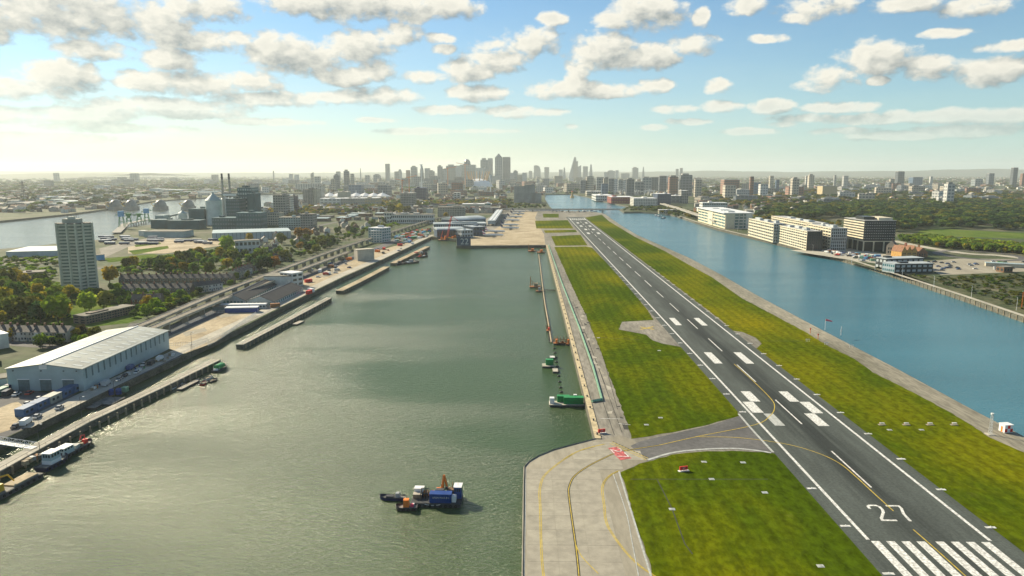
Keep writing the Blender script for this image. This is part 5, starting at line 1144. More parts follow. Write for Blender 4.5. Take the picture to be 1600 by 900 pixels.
# ---- low flats
t, L, h = simple_block('flats', 'long low grey-green block of flats with flat tan roof among trees', 'flats', (135, 507), (212, 489), 10, 495, 'brick_brown', 'felt_roof', floors=3, bays=18, plant=2)
BLOCK.append(PP([(108, 512), (140, 512), (218, 492), (212, 478), (120, 490)]))
t, L, h = simple_block('flats', 'small white flat-roofed block with tall windows behind the yellow tree', 'flats', (368, 397), (407, 395), 12, 377, 'white_render', 'felt_roof', floors=2, bays=6, plant=0)
BLOCK.append(PP([(362, 400), (410, 399), (412, 388), (364, 388)]))
simple_block('shed', 'long brown flat-roofed hall left of the tower block', 'hall', (20, 441), (70, 438), 14, 428, 'brick_brown', 'felt_roof', plant=1)
simple_block('shed', 'wide low warehouse with pale blue roof by the river, left', 'warehouse', (10, 402), (96, 400), 55, 394, 'clad_pale', 'clad_pale', plant=0)
simple_block('shed', 'small turquoise shed right of the tower block', 'shed', (152, 407), (164, 406), 8, 399, 'sky_blue_paint', 'felt_roof', plant=0)
simple_block('shed', 'white flat-roofed unit at the left edge behind the warehouse', 'shed', (-25, 550), (15, 543), 18, 528, 'white_render', 'white_metal', plant=0)
simple_block('shed', 'pale flat-roofed unit at the left edge beside the terrace', 'shed', (-60, 575), (-6, 568), 12, 560, 'clad_pale', 'felt_roof', plant=0)
BLOCK.append(PP([(-70, 580), (25, 580), (60, 545), (60, 535), (-70, 530)]))
# ---- railway viaducts
def viaduct(px, label, w=5.2, z=5.6):
    pts = PP(px, z); o = Vector(pts[0]); rel = smooth_line([tuple(Vector(p)-o) for p in pts], 3); t = thing('railway_viaduct', label, 'viaduct', (*pts[0], 0))
    b = MB().prism(strip(rel, w), z-.9, z); b.build('deck', M['light_paving'], t)
    hl = strip(rel, w); n = len(rel); L = hl[:n]; R = hl[n:][::-1]
    for side in (L, R):
        b = MB()
        for p, q in zip(side, side[1:]): d = (Vector(q)-Vector(p)).normalized(); nv = Vector((-d.y, d.x))*.12; b.prism([tuple(Vector(p)-nv), tuple(Vector(q)-nv), tuple(Vector(q)+nv), tuple(Vector(p)+nv)], z, z+.45)
        b.build('parapet', M['light_paving'], t)
    for off in (-.75, .75):
        b = MB()
        for p, q in zip(rel, rel[1:]):
            d = (Vector(q)-Vector(p)).normalized(); nv = Vector((-d.y, d.x))*off; b.bar((p[0]+nv.x, p[1]+nv.y, z+.12), (q[0]+nv.x, q[1]+nv.y, z+.12), .09)
        b.build('rail', M['rust'], t)
    acc = 0
    for p, q in zip(rel, rel[1:]):
        p, q = Vector(p), Vector(q); l = (q-p).length; s = 0
        while acc+l-s > 22 if acc+l-s > 22 else False:
            s += 22-acc; acc = 0; w_ = p.lerp(q, min(1, s/l)); MB().box(w_.x, w_.y, 0, 1.2, w*.7, z-.9, atan2((q-p).y, (q-p).x)).build('pier', M['concrete'], t)
        acc += l-s
    poly = PP([(x, y+3) for x, y in px])+PP([(x, y-3) for x, y in px])[::-1]; BLOCK.append(poly); return t
viaduct([(60, 573), (140, 541), (240, 500), (330, 462), (412, 431), (530, 388), (600, 366), (660, 347), (700, 337)], 'farther of the two parallel concrete railway viaducts running up from the left')
viaduct([(110, 567), (170, 541), (255, 505), (345, 468), (412, 443), (470, 421), (545, 393)], 'nearer of the two parallel concrete railway viaducts running up from the left')
# ---- dark roofed sheds by the quay
def gabled(name, label, p0, p1, pfar, peave, prise, wall, roof, cat='shed', glass=None):
    """gable front p0-p1, running back to pfar (from p1)"""
    a, c, f = Vector(P(*p0)), Vector(P(*p1)), Vector(P(*pfar)); wdt = (c-a).length; L = (f-c).length; rz = atan2((c-a).y, (c-a).x); eh = height(c.x, c.y, peave); rr = prise
    dv = (f-c); sk = dv.x*cos(rz)+dv.y*sin(rz); L = -dv.x*sin(rz)+dv.y*cos(rz)
    t = thing(name, label, cat, (a.x, a.y, 0), rz)
    b = MB().add([(0, 0, 0), (wdt, 0, 0), (wdt+sk, L, 0), (sk, L, 0), (0, 0, eh), (wdt, 0, eh), (wdt+sk, L, eh), (sk, L, eh), (wdt/2, 0, eh+rr), (wdt/2+sk, L, eh+rr)], [(0, 1, 5, 8, 4), (1, 2, 6, 5), (2, 3, 7, 9, 6), (3, 0, 4, 7)]); b.build('wall', M[wall], t)
    e = .4; mb = MB()
    q = [(-e, -e, eh-.1), (wdt/2, -e, eh+rr+.15), (wdt+e, -e, eh-.1), (wdt+e+sk, L+e, eh-.1), (wdt/2+sk, L+e, eh+rr+.15), (-e+sk, L+e, eh-.1)]; q2 = [(x, y, z-.25) for x, y, z in q]
    mb.add(q+q2, [(1, 2, 3, 4), (0, 1, 4, 5), (6, 7, 1, 0), (7, 8, 2, 1), (2, 8, 9, 3), (5, 11, 6, 0)]); rf = mb.build('roof', M[roof], t)
    MB().bar((wdt/2, -e, eh+rr+.2), (wdt/2+sk, L+e, eh+rr+.2), .22).build('ridge_cap', M['grey_metal'], rf)
    g = MB(); strip_windows(g, wdt*.08, wdt*.92, 0, eh*.2, eh*.75, max(3, int(wdt/3)))
    n = max(3, int(L/4))
    for k in range(n):
        y0, y1 = L*(k+.2)/n, L*(k+.8)/n; g.quad((wdt+sk*(k+.2)/n+.06, y0, eh*.25), (wdt+sk*(k+.8)/n+.06, y1, eh*.25), (wdt+sk*(k+.8)/n+.06, y1, eh*.75), (wdt+sk*(k+.2)/n+.06, y0, eh*.75))
    tag(g.build('window', M[glass or 'glass_dark'], t), kind='stuff'); return t
gabled('boathouse', 'left of the two dark-roofed gabled sheds by the quay', (345, 475), (384, 476), (432, 450), 469, 3.6, 'pale_blue_wall', 'dark_roof', glass='glass_teal')
gabled('boathouse', 'right of the two dark-roofed gabled sheds, nearest the quay', (386, 477), (428, 478), (474, 455), 471, 3.6, 'pale_blue_wall', 'dark_roof', glass='glass_teal')
simple_block('shed', 'plain white windowless shed behind the dark-roofed sheds', 'shed', (413, 449), (456, 449), 18, 432, 'white_render', 'felt_roof', plant=0)
simple_block('shed', 'white corner tower of the windowless shed, with one dark glass face', 'shed', (457, 449), (474, 446), 14, 428, 'white_render', 'white_metal', floors=3, bays=2, plant=0)
simple_block('shed', 'low blue fenced bar front with white band by the sandy yard', 'shed', (352, 489), (402, 488), 5, 482, 'blue_paint', 'white_metal', plant=0)
simple_block('shed', 'row of white beach-hut roofs behind the blue bar front', 'shed', (345, 483), (415, 482), 4, 477, 'white_render', 'white_metal', plant=0, floors=1, bays=14)
simple_block('shed', 'small dark kiosk at the left of the blue bar front', 'kiosk', (332, 486), (350, 486), 5, 480, 'door_grey', 'felt_roof', plant=0)
BLOCK += [PP([(325, 492), (435, 492), (490, 450), (480, 425), (405, 440)])]
simple_block('office', 'five storey blue and white control building by the container yard', 'office', (580, 379), (597, 379), 22, 361, 'white_render', 'white_metal', floors=5, bays=4, glass='glass_teal', plant=2)
simple_block('office', 'blue glazed wing joined to the white control building', 'office', (597.5, 379), (611, 377), 22, 357, 'pale_blue_wall', 'white_metal', floors=5, bays=4, glass='glass_teal', plant=1)
simple_block('shed', 'plain beige windowless box standing in the sandy yard', 'hall', (559, 408), (585, 406), 9, 391, 'cream_wall', 'cream_wall', plant=0)
BLOCK += [PP([(575, 384), (615, 384), (620, 370), (575, 368)]), PP([(550, 412), (592, 410), (592, 400), (552, 402)])]
# ---- yard clutter: containers, vans, cars
ry = random.Random(31); yard = PP([(478, 436), (530, 414), (560, 402), (590, 396), (600, 392), (560, 415), (500, 446)]); cols = ['white', 'white', 'silver', 'dark', 'red', 'blue']
k = 0
while k < 46:
    px = ry.uniform(462, 672); py = 436-(px-462)*.325+ry.uniform(-9, 12); x, y = P(px, py)
    if any(inside(x, y, bl) for bl in BLOCK) or inside(x, y, ldock) or x > -136: k += 0; px = 0
    if px == 0:
        if ry.random() < .02: break
        continue
    c = ry.choice(cols); vehicle(c, ry.random() < .45, x, y, ry.uniform(0, 3.1), '%s vehicle parked in the sandy container yard by the quay' % c, 'vehicles in the sandy yard'); k += 1
conm = ['red_metal', 'sky_blue_paint', 'green_paint', 'orange_paint', 'white_metal', 'rust', 'blue_paint', 'pale_green']
CPR = {}
for k in range(64):
    px = ry.uniform(612, 674); py = 380-(px-612)*.24+ry.uniform(-9, 3); x, y = P(px, py); m = ry.choice(conm)
    if any(inside(x, y, bl) for bl in BLOCK) or x > -138: continue
    lab = '%s container in the crowded coloured yard behind the control building' % {'red_metal': 'red', 'sky_blue_paint': 'light blue', 'green_paint': 'green', 'orange_paint': 'orange', 'white_metal': 'white', 'rust': 'rusty', 'blue_paint': 'dark blue', 'pale_green': 'pale green'}[m]
    if m not in CPR: CPR[m] = container(x, y, 0, 6.1, 2.5, 2.6, m, lab, ry.uniform(0, 3), 'container', 'coloured containers behind the control building')
    else: copy_thing(CPR[m], (x, y, 0), ry.uniform(0, 3), lab)
for i, (px, m, w) in enumerate((((482, 441), 'red_metal', 'red'), ((500, 425), 'white_metal', 'white'), ((517, 418), 'rust', 'rusty'), ((545, 406), 'orange_paint', 'orange'), ((600, 390), 'red_metal', 'red'), ((590, 394), 'orange_paint', 'orange'), ((430, 462+18), 'rust', 'rusty'), ((483, 459), 'red_metal', 'red'), ((486, 456), 'white_metal', 'white'), ((625, 384), 'red_metal', 'red'), ((640, 379), 'sky_blue_paint', 'light blue'))):
    x, y = P(*px); lab = w+[' container at the left end of the sandy yard', ' container standing in the middle of the sandy yard', ' container beside the tracks of the sandy yard', ' container left of the beige box', ' container right of the beige box', ' container nearest the beige box on the right', ' skip on the quay by the dark-roofed sheds', ' fire tender sized box at the corner of the sheds', ' box beside the red one at the corner of the sheds', ' container on the quay road towards the terminal', ' container nearest the terminal on the quay road'][i]
    container(x, y, 0, 6.1, 2.5, 2.6, m, lab, .7+i)
# ---- crane barge, moored barges
x, y = W_(702, 376); t = thing('crane_barge', 'orange crane barge with tall red lattice jib below the terminal', 'barge', (x, y, WZ), .1); MB().b2(-15, 15, -5, 5, -.5, 1.6).build('hull', M['dark_metal'], t); MB().b2(-14.8, 14.8, -4.8, 4.8, 1.6, 1.7).build('deck', M['rust'], t)
for i, (a, w, h, m) in enumerate(((-10, 4, 3.4, 'orange_paint'), (-5, 3, 5, 'orange_paint'), (0, 3.6, 3, 'yellow_metal'), (5, 3, 4.6, 'orange_paint'), (11, 4, 3, 'rust'), (8, 2, 5.5, 'orange_paint'))): MB().box(a, (i % 3-1)*1.6, 1.7, w, 2.6, h, .2*i, 0, tx=.85).build('deck_machine', M[m], t)
b = MB(); p, q = Vector((-3, 0, 4)), Vector((3.5, 0, height(x, y, 338)-WZ)); ax = (q-p).normalized(); n1 = ax.orthogonal().normalized(); n2 = ax.cross(n1); n = 16
for s1, s2 in ((1, 1), (1, -1), (-1, 1), (-1, -1)): b.bar(p+(n1*s1+n2*s2)*.9, q+(n1*s1+n2*s2)*.5, .2)
for k in range(n):
    for s1, s2, t1, t2 in ((1, 1, 1, -1), (1, -1, -1, -1), (-1, -1, -1, 1), (-1, 1, 1, 1)): f, g = k/n, (k+1)/n; b.bar(p.lerp(q, f)+(n1*s1+n2*s2)*(.9-.4*f), p.lerp(q, g)+(n1*t1+n2*t2)*(.9-.4*g), .13)
b.build('jib', M['red_metal'], t); MB().bar(q, (q.x+9, 0, q.z-6), .3).bar(q, (q.x-4, 0, q.z-9), .14).build('jib_head', M['red_metal'], t); MB().bar((-12, 0, 2), (-9, 0, 13), .3).bar((-9, 0, 13), q, .08).build('backstay', M['red_metal'], t)
for px, L, Bm, ms, lab, rz_ in (((655, 398), 26, 6, ('rust', 'red_metal', 'timber', 'grey_metal'), 'rusty barge piled with red gear, inner one of the moored pair', .95), ((660, 402), 16, 5, ('red_metal', 'rust', 'white_metal'), 'short barge with red deckhouse behind the dark pair of barges', .95), ((625, 413), 18, 7, ('grey_metal', 'dark_metal'), 'dark flat barge moored left in the open dock', .95), ((643, 411), 18, 8, ('pale_blue_wall', 'grey_metal'), 'dark flat barge moored right in the open dock', .95)):
    x, y = W_(*px); t = thing('barge', lab, 'barge', (x, y, WZ), rz_); hull(L, Bm, 1.3, M['dark_metal'], t, .08)
    for i, m in enumerate(ms): MB().box(-L*.35+i*L*.7/len(ms), (i % 2-.5)*1.5, 1.1, L*.16, Bm*.45, 1.0+1.4*(i % 2), .2*i).build('deck_cargo', M[m], t)
    MB().bar((L*.2, 0, 1.2), (L*.2, 0, 5), .14).build('mast', M['red_metal'], t)
# ---- trees of the left shore
for px, py, hp, kd, w in ((15, 502, 40, 'olive', 'at the left edge above the terrace'), (43, 502, 42, 'olive', 'second from the left edge above the terrace'), (91, 504, 46, 'lime', 'big and round behind the terrace, left of the flats'), (140, 492, 38, 'lime', 'big and round behind the low flats'), (64, 505, 36, 'dark', 'between two bigger trees behind the terrace'), (163, 486, 34, 'olive', 'beside the low flats below the tower block'), (6, 482, 36, 'yellow', 'at the left edge below the brown hall'), (25, 468, 34, 'green', 'near the left edge left of the tower block'), (10, 450, 34, 'olive', 'at the left edge beside the brown hall'), (172, 446, 32, 'yellow', 'immediately right of the tower block foot'), (233, 486, 26, 'yellow', 'right of the flats near the railway'), (20, 532, 22, 'yellow', 'in front of the left end of the terrace'), (66, 543, 24, 'lime', 'in front of the terrace, near the warehouse roof'), (128, 528, 22, 'brown', 'beside the end of the terrace by the flats'), (149, 532, 24, 'olive', 'behind the warehouse roof, left of the railway'), (120, 531, 20, 'yellow', 'at the right end of the terrace'), (131, 542, 20, 'lime', 'behind the middle of the warehouse roof'),
        (354, 398, 32, 'lime', 'tall and bright left of the white flat-roofed block'), (390, 379, 16, 'yellow', 'behind the white flat-roofed block'), (468, 374, 20, 'orange', 'wide in front of the long pale factory shed, left half'), (481, 374, 19, 'orange', 'wide in front of the long pale factory shed, right half'), (470, 391, 14, 'orange', 'small and round among the houses by the railway'), (405, 424, 26, 'dark', 'large and round above the white shed'), (418, 424, 25, 'dark', 'large and round, right of its twin above the white shed'), (429, 420, 22, 'orange', 'beside the large dark pair above the white shed'), (287, 426, 18, 'yellow', 'bright in the dark belt behind the long terrace'), (270, 426, 16, 'orange', 'bright in the dark belt, left of the yellow one'), (327, 430, 22, 'olive', 'in the belt behind the end of the long terrace'), (440, 382, 20, 'olive', 'right of the white flat-roofed block'), (494, 396, 16, 'olive', 'by the railway beside the sandy yard'), (612, 335, 17, 'olive', 'left of a pair before the white ruined mill'), (625, 335, 18, 'yellow', 'right of a pair before the white ruined mill'), (637, 334, 14, 'olive', 'beside the pair before the white ruined mill'), (665, 326, 12, 'lime', 'bright before the dark glass block near the far dock'), (697, 342, 11, 'yellow', 'in front of the flats behind the terminal')):
    ptree(px, py, hp, kd, w)
scatter([(188, 428), (190, 412), (300, 402), (440, 392), (455, 405), (400, 428), (370, 434)], 60, ['dark', 'green', 'olive', 'green', 'green', 'lime', 'lime', 'yellow', 'green', 'dark'], 8, 13, 'in the dense belt behind the long terrace', 'tree belt behind the long terrace', 1)
scatter([(-40, 470), (90, 462), (120, 472), (115, 500), (-40, 520)], 24, ['green', 'lime', 'lime', 'lime', 'yellow'], 8, 13, 'in the group above the terrace at the left', 'trees above the left terrace', 2)
scatter([(-40, 432), (90, 445), (95, 462), (-40, 466)], 24, ['green', 'lime', 'olive', 'yellow'], 8, 13, 'left of the tower block foot', 'trees left of the tower block', 3)
scatter([(110, 470), (180, 452), (240, 462), (300, 470), (310, 476), (240, 496), (205, 505), (215, 478), (120, 490)], 34, ['lime', 'lime', 'green', 'green'], 6, 10, 'between the tower block and the railway', 'trees between tower block and railway', 4)
scatter([(200, 507), (300, 468), (420, 426), (560, 375), (550, 370), (410, 418), (280, 468), (190, 500)], 34, ['dark', 'olive', 'green', 'green'], 4, 8, 'lining the far side of the railway viaduct', 'trees lining the railway', 5)
scatter([(0, 560), (30, 548), (110, 540), (150, 530), (150, 520), (110, 532), (20, 542)], 16, ['green', 'dark', 'lime'], 3, 6, 'bush-like behind the warehouse roof', 'bushes behind the warehouse', 6)
scatter([(430, 395), (520, 362), (640, 335), (660, 342), (560, 372), (450, 405)], 40, ['dark', 'olive', 'green', 'green', 'olive'], 7, 12, 'among houses between railway and factories', 'trees between the railway and the factories', 7)
# ================================================================ left: refinery, river, factories
mat('refinery_teal', (.028, .10, .115), .6, .2, .06)
mat('refinery_pale', (.3, .4, .4), .6, .15, .06)
mat('silo_white', (.58, .62, .58), .55, .12, .08)
mat('concrete_grey', (.3, .3, .28), .8, .15, .05, objvar=.3)
mat('glass_grey', (.1, .13, .15), .3, .15, .05, spec=.5)
mat('conveyor', (.12, .17, .17), .6, .2, .2)
def wbox(name, label, cat, x0, x1, pbase, ptop, depth, wall, roof=None, group=None, floors=0, bays=0, glass='glass_dark', plant=1, rot=0):
    """axis-aligned block from the photo extents of its near face"""
    a = P(x0, pbase); c = P(x1, pbase)
    return simple_block(name, label, cat, (x0, pbase), (x1, pbase), depth, ptop, wall, roof or wall, group, 0, floors, bays, glass, plant)
# refinery: one works of many blocks, each a building of its own
wbox('refinery_block', 'tallest teal refinery block with twin stepped towers', 'refinery', 374, 396, 350, 293.5, 34, 'refinery_teal', floors=9, bays=6, glass='refinery_pale', plant=2)
wbox('refinery_block', 'teal refinery tower right of the tallest block', 'refinery', 389, 400, 353, 303, 30, 'refinery_teal', plant=1)
wbox('refinery_block', 'dark teal refinery block between white silo and tallest tower', 'refinery', 355, 376, 352, 311, 34, 'refinery_teal', floors=8, bays=7, glass='door_grey', plant=2)
wbox('refinery_block', 'broad low teal refinery shed in front of the towers', 'refinery', 332, 372, 359.5, 341, 34, 'refinery_teal', floors=3, bays=10, glass='door_grey', plant=1)
wbox('refinery_block', 'teal refinery shed with sloping conveyor at the right end', 'refinery', 370, 408, 361, 333, 30, 'refinery_teal', floors=4, bays=9, glass='door_grey', plant=1)
wbox('refinery_block', 'dark teal shed between the small and large silos', 'refinery', 296, 320, 352, 327, 40, 'refinery_teal', plant=1)
wbox('refinery_block', 'low dark teal shed at the foot of the small silos', 'refinery', 262, 312, 358, 345, 26, 'refinery_teal', plant=2)
wbox('refinery_block', 'long low teal shed left of the small silos', 'refinery', 236, 268, 357, 344, 26, 'refinery_teal', plant=1)
wbox('refinery_block', 'grey pitched store by the river jetty', 'refinery', 243, 256, 350, 337, 24, 'refinery_pale', plant=0)
wbox('refinery_block', 'long pale green low store with white end in front of the refinery', 'refinery', 225, 288, 371, 362, 30, 'refinery_pale', 'felt_roof', plant=0)
wbox('refinery_block', 'white end block of the low store before the refinery', 'refinery', 217, 226, 369, 361, 10, 'white_render', plant=0)
def silo(pxc, rpx, pbase, peave, pap, m, label, cone='refinery_pale'):
    x, y = P(pxc, pbase); x1, _ = P(pxc+rpx, pbase); r = x1-x; y += r; h = height(x, y, peave); ha = height(x, y, pap)
    t = thing('silo', label, 'silo', (x, y, 0)); MB().cyl(0, 0, 0, h, r, r, 24, cap=False).build('drum', M[m], t, smooth=True); MB().cyl(0, 0, h, ha, r*1.03, r*.12, 24).build('cone_roof', M[cone], t)
    MB().cyl(0, 0, ha, ha+2.5, r*.13, r*.13, 8).build('cap', M[cone], t); b = MB()
    for k in range(8): a = k*pi/4; b.bar((r*1.02*cos(a), r*1.02*sin(a), h), (r*1.02*cos(a+pi/4), r*1.02*sin(a+pi/4), h), .25)
    b.build('rim', M['grey_metal'], t); return x, y, h
silo(330.5, 12, 352, 313, 302.5, 'silo_white', 'largest white round silo with conical top at the refinery'); silo(350.5, 5.2, 338, 311, 307, 'silo_white', 'slim pale silo between the largest silo and the teal towers', 'silo_white')
silo(283, 6.5, 347, 333, 329, 'silo_white', 'small pale silo, left one of the pair by the river'); silo(300.5, 7, 350, 333, 330, 'silo_white', 'small pale silo, right one of the pair by the river')
for px, w in ((350.5, 'left'), (361.5, 'right')):
    x, y = P(px, 338); h = height(x, y, 271); t = thing('chimney', 'tall slim dark chimney, %s one of the refinery pair' % w, 'chimney', (x, y, 0), 0, 'twin refinery chimneys')
    MB().cyl(0, 0, 0, h*.86, 2.3, 1.9, 14).build('shaft', M['concrete_grey'], t); MB().cyl(0, 0, h*.86, h, 2.0, 1.9, 14).build('dark_top', M['dark_metal'], t)
    for f in (.8, .9): MB().cyl(0, 0, h*f, h*f+.8, 2.8, 2.8, 14).build('gallery', M['dark_metal'], t)
def conveyor(name, label, p, q, r=2.0, legs=2, m='conveyor'):
    t = thing(name, label, 'conveyor', (*p[:2], 0)); d = Vector(q)-Vector(p); MB().bar((0, 0, p[2]), (d.x, d.y, q[2]), r).build('gallery', M[m], t)
    for k in range(legs):
        f = (k+.6)/legs; MB().bar((d.x*f, d.y*f, 0), (d.x*f, d.y*f, p[2]+d.z*f-r*.6), .7).build('trestle', M['dark_metal'], t)
x, y = P(352, 345); z = height(x, y, 302); x2, _ = P(374, 345)
conveyor('conveyor', 'high horizontal conveyor with white panel below the twin chimneys', (x-3, y, z-3), (x2+2, y, z-3), 3, 2)
MB()
t = thing('sign_board', 'long white board on the high conveyor below the chimneys', 'sign', (x, y-3.4, z-4.6)); MB().b2(0, (x2-x)*.95, -.3, 0, 0, 3.2).build('panel', M['white_metal'], t); MB().b2(-.4, (x2-x)*.95+.4, -.2, .1, -.4, 0).build('frame', M['dark_metal'], t)
a = P(400, 352); c = P(378, 352); conveyor('conveyor', 'sloping dark conveyor down the right side of the refinery', (*P(407, 357), 12), (*P(378, 357), height(*P(378, 357), 330)), 2, 3)
conveyor('conveyor', 'sloping conveyor climbing from the jetty to the small silos', (*P(252, 348), 8), (*P(279, 346), height(*P(279, 346), 335)), 1.4, 3)
# river jetty with ship unloaders
pts = [P(182, 366), P(196, 352), P(228, 345), P(246, 345)]; t = thing('jetty', 'dark river jetty carrying the ship unloaders', 'jetty', (0, 0, 0)); MB().prism(strip(pts, 12), 1.5, 2.6).build('deck', M['deck_grey'], t); b = MB()
for p, q in zip(pts, pts[1:]):
    for k in range(8): w = Vector(p).lerp(Vector(q), k/8); b.bar((w.x-4, w.y, -6), (w.x-4, w.y, 2), .5).bar((w.x+4, w.y, -6), (w.x+4, w.y, 2), .5)
tag(b.build('pile', M['dark_metal'], t), kind='stuff')
for i, (px, pb, pt, m, lab) in enumerate(((191, 357, 331, 'sky_blue_paint', 'green ship unloader with bright blue house, left end of the jetty'), (202, 353, 335, 'green_paint', 'dark green hopper crane second from the left on the jetty'), (218, 349, 335, 'green_paint', 'dark green hopper crane in the middle of the jetty'), (230, 349, 327, 'sky_blue_paint', 'tall ship unloader with pale blue house, right end of the jetty'))):
    x, y = P(px, pb); h = height(x, y, pt); t = thing('ship_unloader', lab, 'crane', (x, y, 2.6), .3)
    b = MB()
    for a_ in (-4, 4):
        for c_ in (-4, 4): b.bar((a_, c_, 0), (a_*.6, c_*.6, h*.62), .5)
    b.bar((-4, -4, h*.3), (4, -4, h*.3), .35).bar((-4, 4, h*.3), (4, 4, h*.3), .35); b.build('portal', M['green_paint'], t)
    if 'hopper' in lab: MB().cyl(0, 0, h*.55, h*.95, 1.6, 5, 4).build('hopper', M['green_paint'], t)
    else: MB().b2(-4, 4, -3.5, 3.5, h*.62, h*.95).build('machine_house', M[m], t)
    MB().bar((-9, 0, h*.7), (12, 0, h*.85), .5).build('boom', M['green_paint'], t); MB().bar((0, 0, h*.95), (8, 0, h*.83), .2).bar((0, 0, h*.95), (-8, 0, h*.72), .2).build('stay', M['dark_metal'], t)
# barrier piers in the river
mat('steel_shell', (.2, .21, .2), .5, .15, .1, metal=.4)
for px, w in ((177, 'leftmost'), (202, 'second from the left'), (248, 'third from the left'), (292, 'rightmost, by the small silos')):
    x, y = P(px, 328, WZ); t = thing('barrier_pier', 'silver hooded flood barrier pier in the river, '+w, 'barrier pier', (x, y+10, WZ), 0, 'flood barrier piers across the river'); h = 26
    MB().prism([(-9, -22), (9, -22), (11, 0), (9, 22), (-9, 22), (-11, 0)], -3, 8).build('plinth', M['concrete_grey'], t)
    n = 10; vs = []; prof = [(-11, 8), (-10.5, 14), (-8, 20), (-3, 24.5), (3, 26), (7, 22), (9.5, 15), (10.5, 8)]
    for yy_, f in ((-16, .55), (-8, .92), (0, 1), (8, .92), (16, .55)): vs += [(xx*(.6+.4*f), yy_, 8+(zz-8)*f) for xx, zz in prof]
    k = len(prof); MB().add(vs, [(i*k+j, i*k+j+1, (i+1)*k+j+1, (i+1)*k+j) for i in range(4) for j in range(k-1)]+[tuple(range(k))[::-1], tuple(range(4*k, 5*k))]).build('hood', M['steel_shell'], t, smooth=True)
    MB().bar((-6, -17, 8), (-14, -19, 16), 1.0).bar((-14, -19, 16), (-6, -18, 20), .8).build('rocker_arm', M['yellow_metal'], t)
# pylon across the river
x, y = P(38, 316); h = height(x, y, 283); t = thing('pylon', 'dark lattice pylon across the river at the far left', 'pylon', (x, y, 0)); b = MB()
for a_, c_ in ((-5, -5), (5, -5), (5, 5), (-5, 5)): b.bar((a_, c_, 0), (a_*.15, c_*.15, h), .7)
for f in (.2, .4, .6): b.bar((-5+4.2*f, -5, h*f), (5-4.2*f, 5, h*(f+.15)), .4).bar((5-4.2*f, -5, h*f), (-5+4.2*f, 5, h*(f+.15)), .4)
b.build('mast', M['dark_metal'], t)
b = MB()
for f, l in ((.68, 10), (.8, 13), (.92, 9)): b.bar((-l, 0, h*f), (l, 0, h*f), .5)
b.build('cross_arm', M['dark_metal'], t)
# coaches parked on the works yard, and low sheds
r = random.Random(41); cme = None
for i in range(34):
    row = i % 4; px = 160+r.uniform(0, 90) if i < 26 else 265+r.uniform(0, 70); py = 372+row*3.2+r.uniform(-1, 1) if i < 26 else 374+r.uniform(0, 8); x, y = P(px, py); lab = 'white-roofed coach parked in rows on the yard before the refinery' if i < 26 else 'dark-sided white-roofed coach on the sandy part of the works yard'
    if cme is None:
        cme = t = thing('coach', lab, 'coach', (x, y, .1), .1, 'coaches on the works yard'); MB().b2(-6, 6, -1.25, 1.25, .5, 2.6).build('body', M['navy'], t); MB().b2(-6.02, 6.02, -1.27, 1.27, 2.6, 3.3).build('roof', M['white_metal'], t)
        wm = MB().lathe((0, -.15, 0), (0, .15, 0), [(0, 0), (0, .5), (1, .5), (1, 0)], 8).mesh('wheel', M['tyre'])
        for a_ in (-3.6, 3.8):
            for s in (-1.15, 1.15): link('wheel', wm, t, (a_, s, .5))
    else: copy_thing(cme, (x, y, .1), r.choice([.1, .15, .2]) if i < 26 else .05, lab)
# long pale factory shed and brown flats behind
t, L, h = simple_block('factory', 'long pale blue factory shed with dark wall ribs before the refinery', 'factory', (332, 376), (455, 372), 60, 365, 'clad_pale', 'clad_pale', plant=0)
b = MB()
for k in range(20): b.b2(k*L/20, k*L/20+.6, -.4, 0, 0, h)
tag(b.build('rib', M['door_grey'], t), kind='stuff')
BLOCK.append(PP([(325, 380), (462, 378), (462, 356), (330, 356)]))
for x0, x1, pb, pt, w, dpt, fl, lab in ((405, 437, 352, 333, 'cream_wall', 26, 5, 'cream and brown flats with arched windows right of the refinery'), (436, 470, 358, 340, 'refinery_pale', 24, 5, 'grey-green flats behind the long pale factory shed'), (470, 489, 358, 335, 'concrete_grey', 26, 6, 'tall grey-brown flats behind the orange trees'), (428, 447, 340, 305, 'concrete_grey', 26, 9, 'dark block of flats with green balconies, left of a pair by the river'), (444, 455, 338, 307, 'white_render', 22, 9, 'white-fronted block of flats, right of the dark pair'), (453, 463, 333, 306, 'navy', 20, 8, 'dark block with yellow-green strip by the river'),
        (474, 484, 320, 296, 'concrete_grey', 40, 12, 'grey cement silo tower, left of three beyond the river flats'), (483, 491, 320, 294, 'concrete_grey', 40, 12, 'grey cement silo tower, middle of three beyond the river flats'), (489, 496, 320, 296, 'cream_wall', 40, 12, 'grey cement silo tower, right of three beyond the river flats'), (495, 503, 314, 291, 'white_render', 40, 12, 'white slab tower beside the grey cement silos'),
        (462, 500, 300, 287, 'white_render', 60, 7, 'pale stepped block on the far river bank')):
    wbox('flats' if 'flats' in lab or 'block' in lab or 'slab' in lab else 'silo_tower', lab, 'building', x0, x1, pb, pt, dpt, w, 'felt_roof', floors=fl, bays=max(3, int((x1-x0)/3.5)), plant=1)
# ship and the sheds across the river, far left
rl = random.Random(51); pale = ['white_render', 'clad_pale', 'cream_wall', 'concrete_grey', 'refinery_pale']
for i in range(38):
    px = rl.uniform(-20, 330); pt_ = 342-px*.1; py = rl.uniform(300, max(306, min(334, pt_-12))); wpx = rl.uniform(8, 34)
    wm_ = rl.choice(pale); wbox('warehouse', {'white_render': 'white', 'clad_pale': 'pale blue', 'cream_wall': 'cream', 'concrete_grey': 'grey', 'refinery_pale': 'pale green'}[wm_]+(' long' if wpx > 21 else ' short')+' hazy warehouse on the far river bank, '+('near the water' if py > 314 else 'back from the water'), 'warehouse', px, px+wpx, py, py-rl.uniform(2, 5), rl.uniform(30, 90), wm_, None, 'hazy warehouses across the river', plant=0)
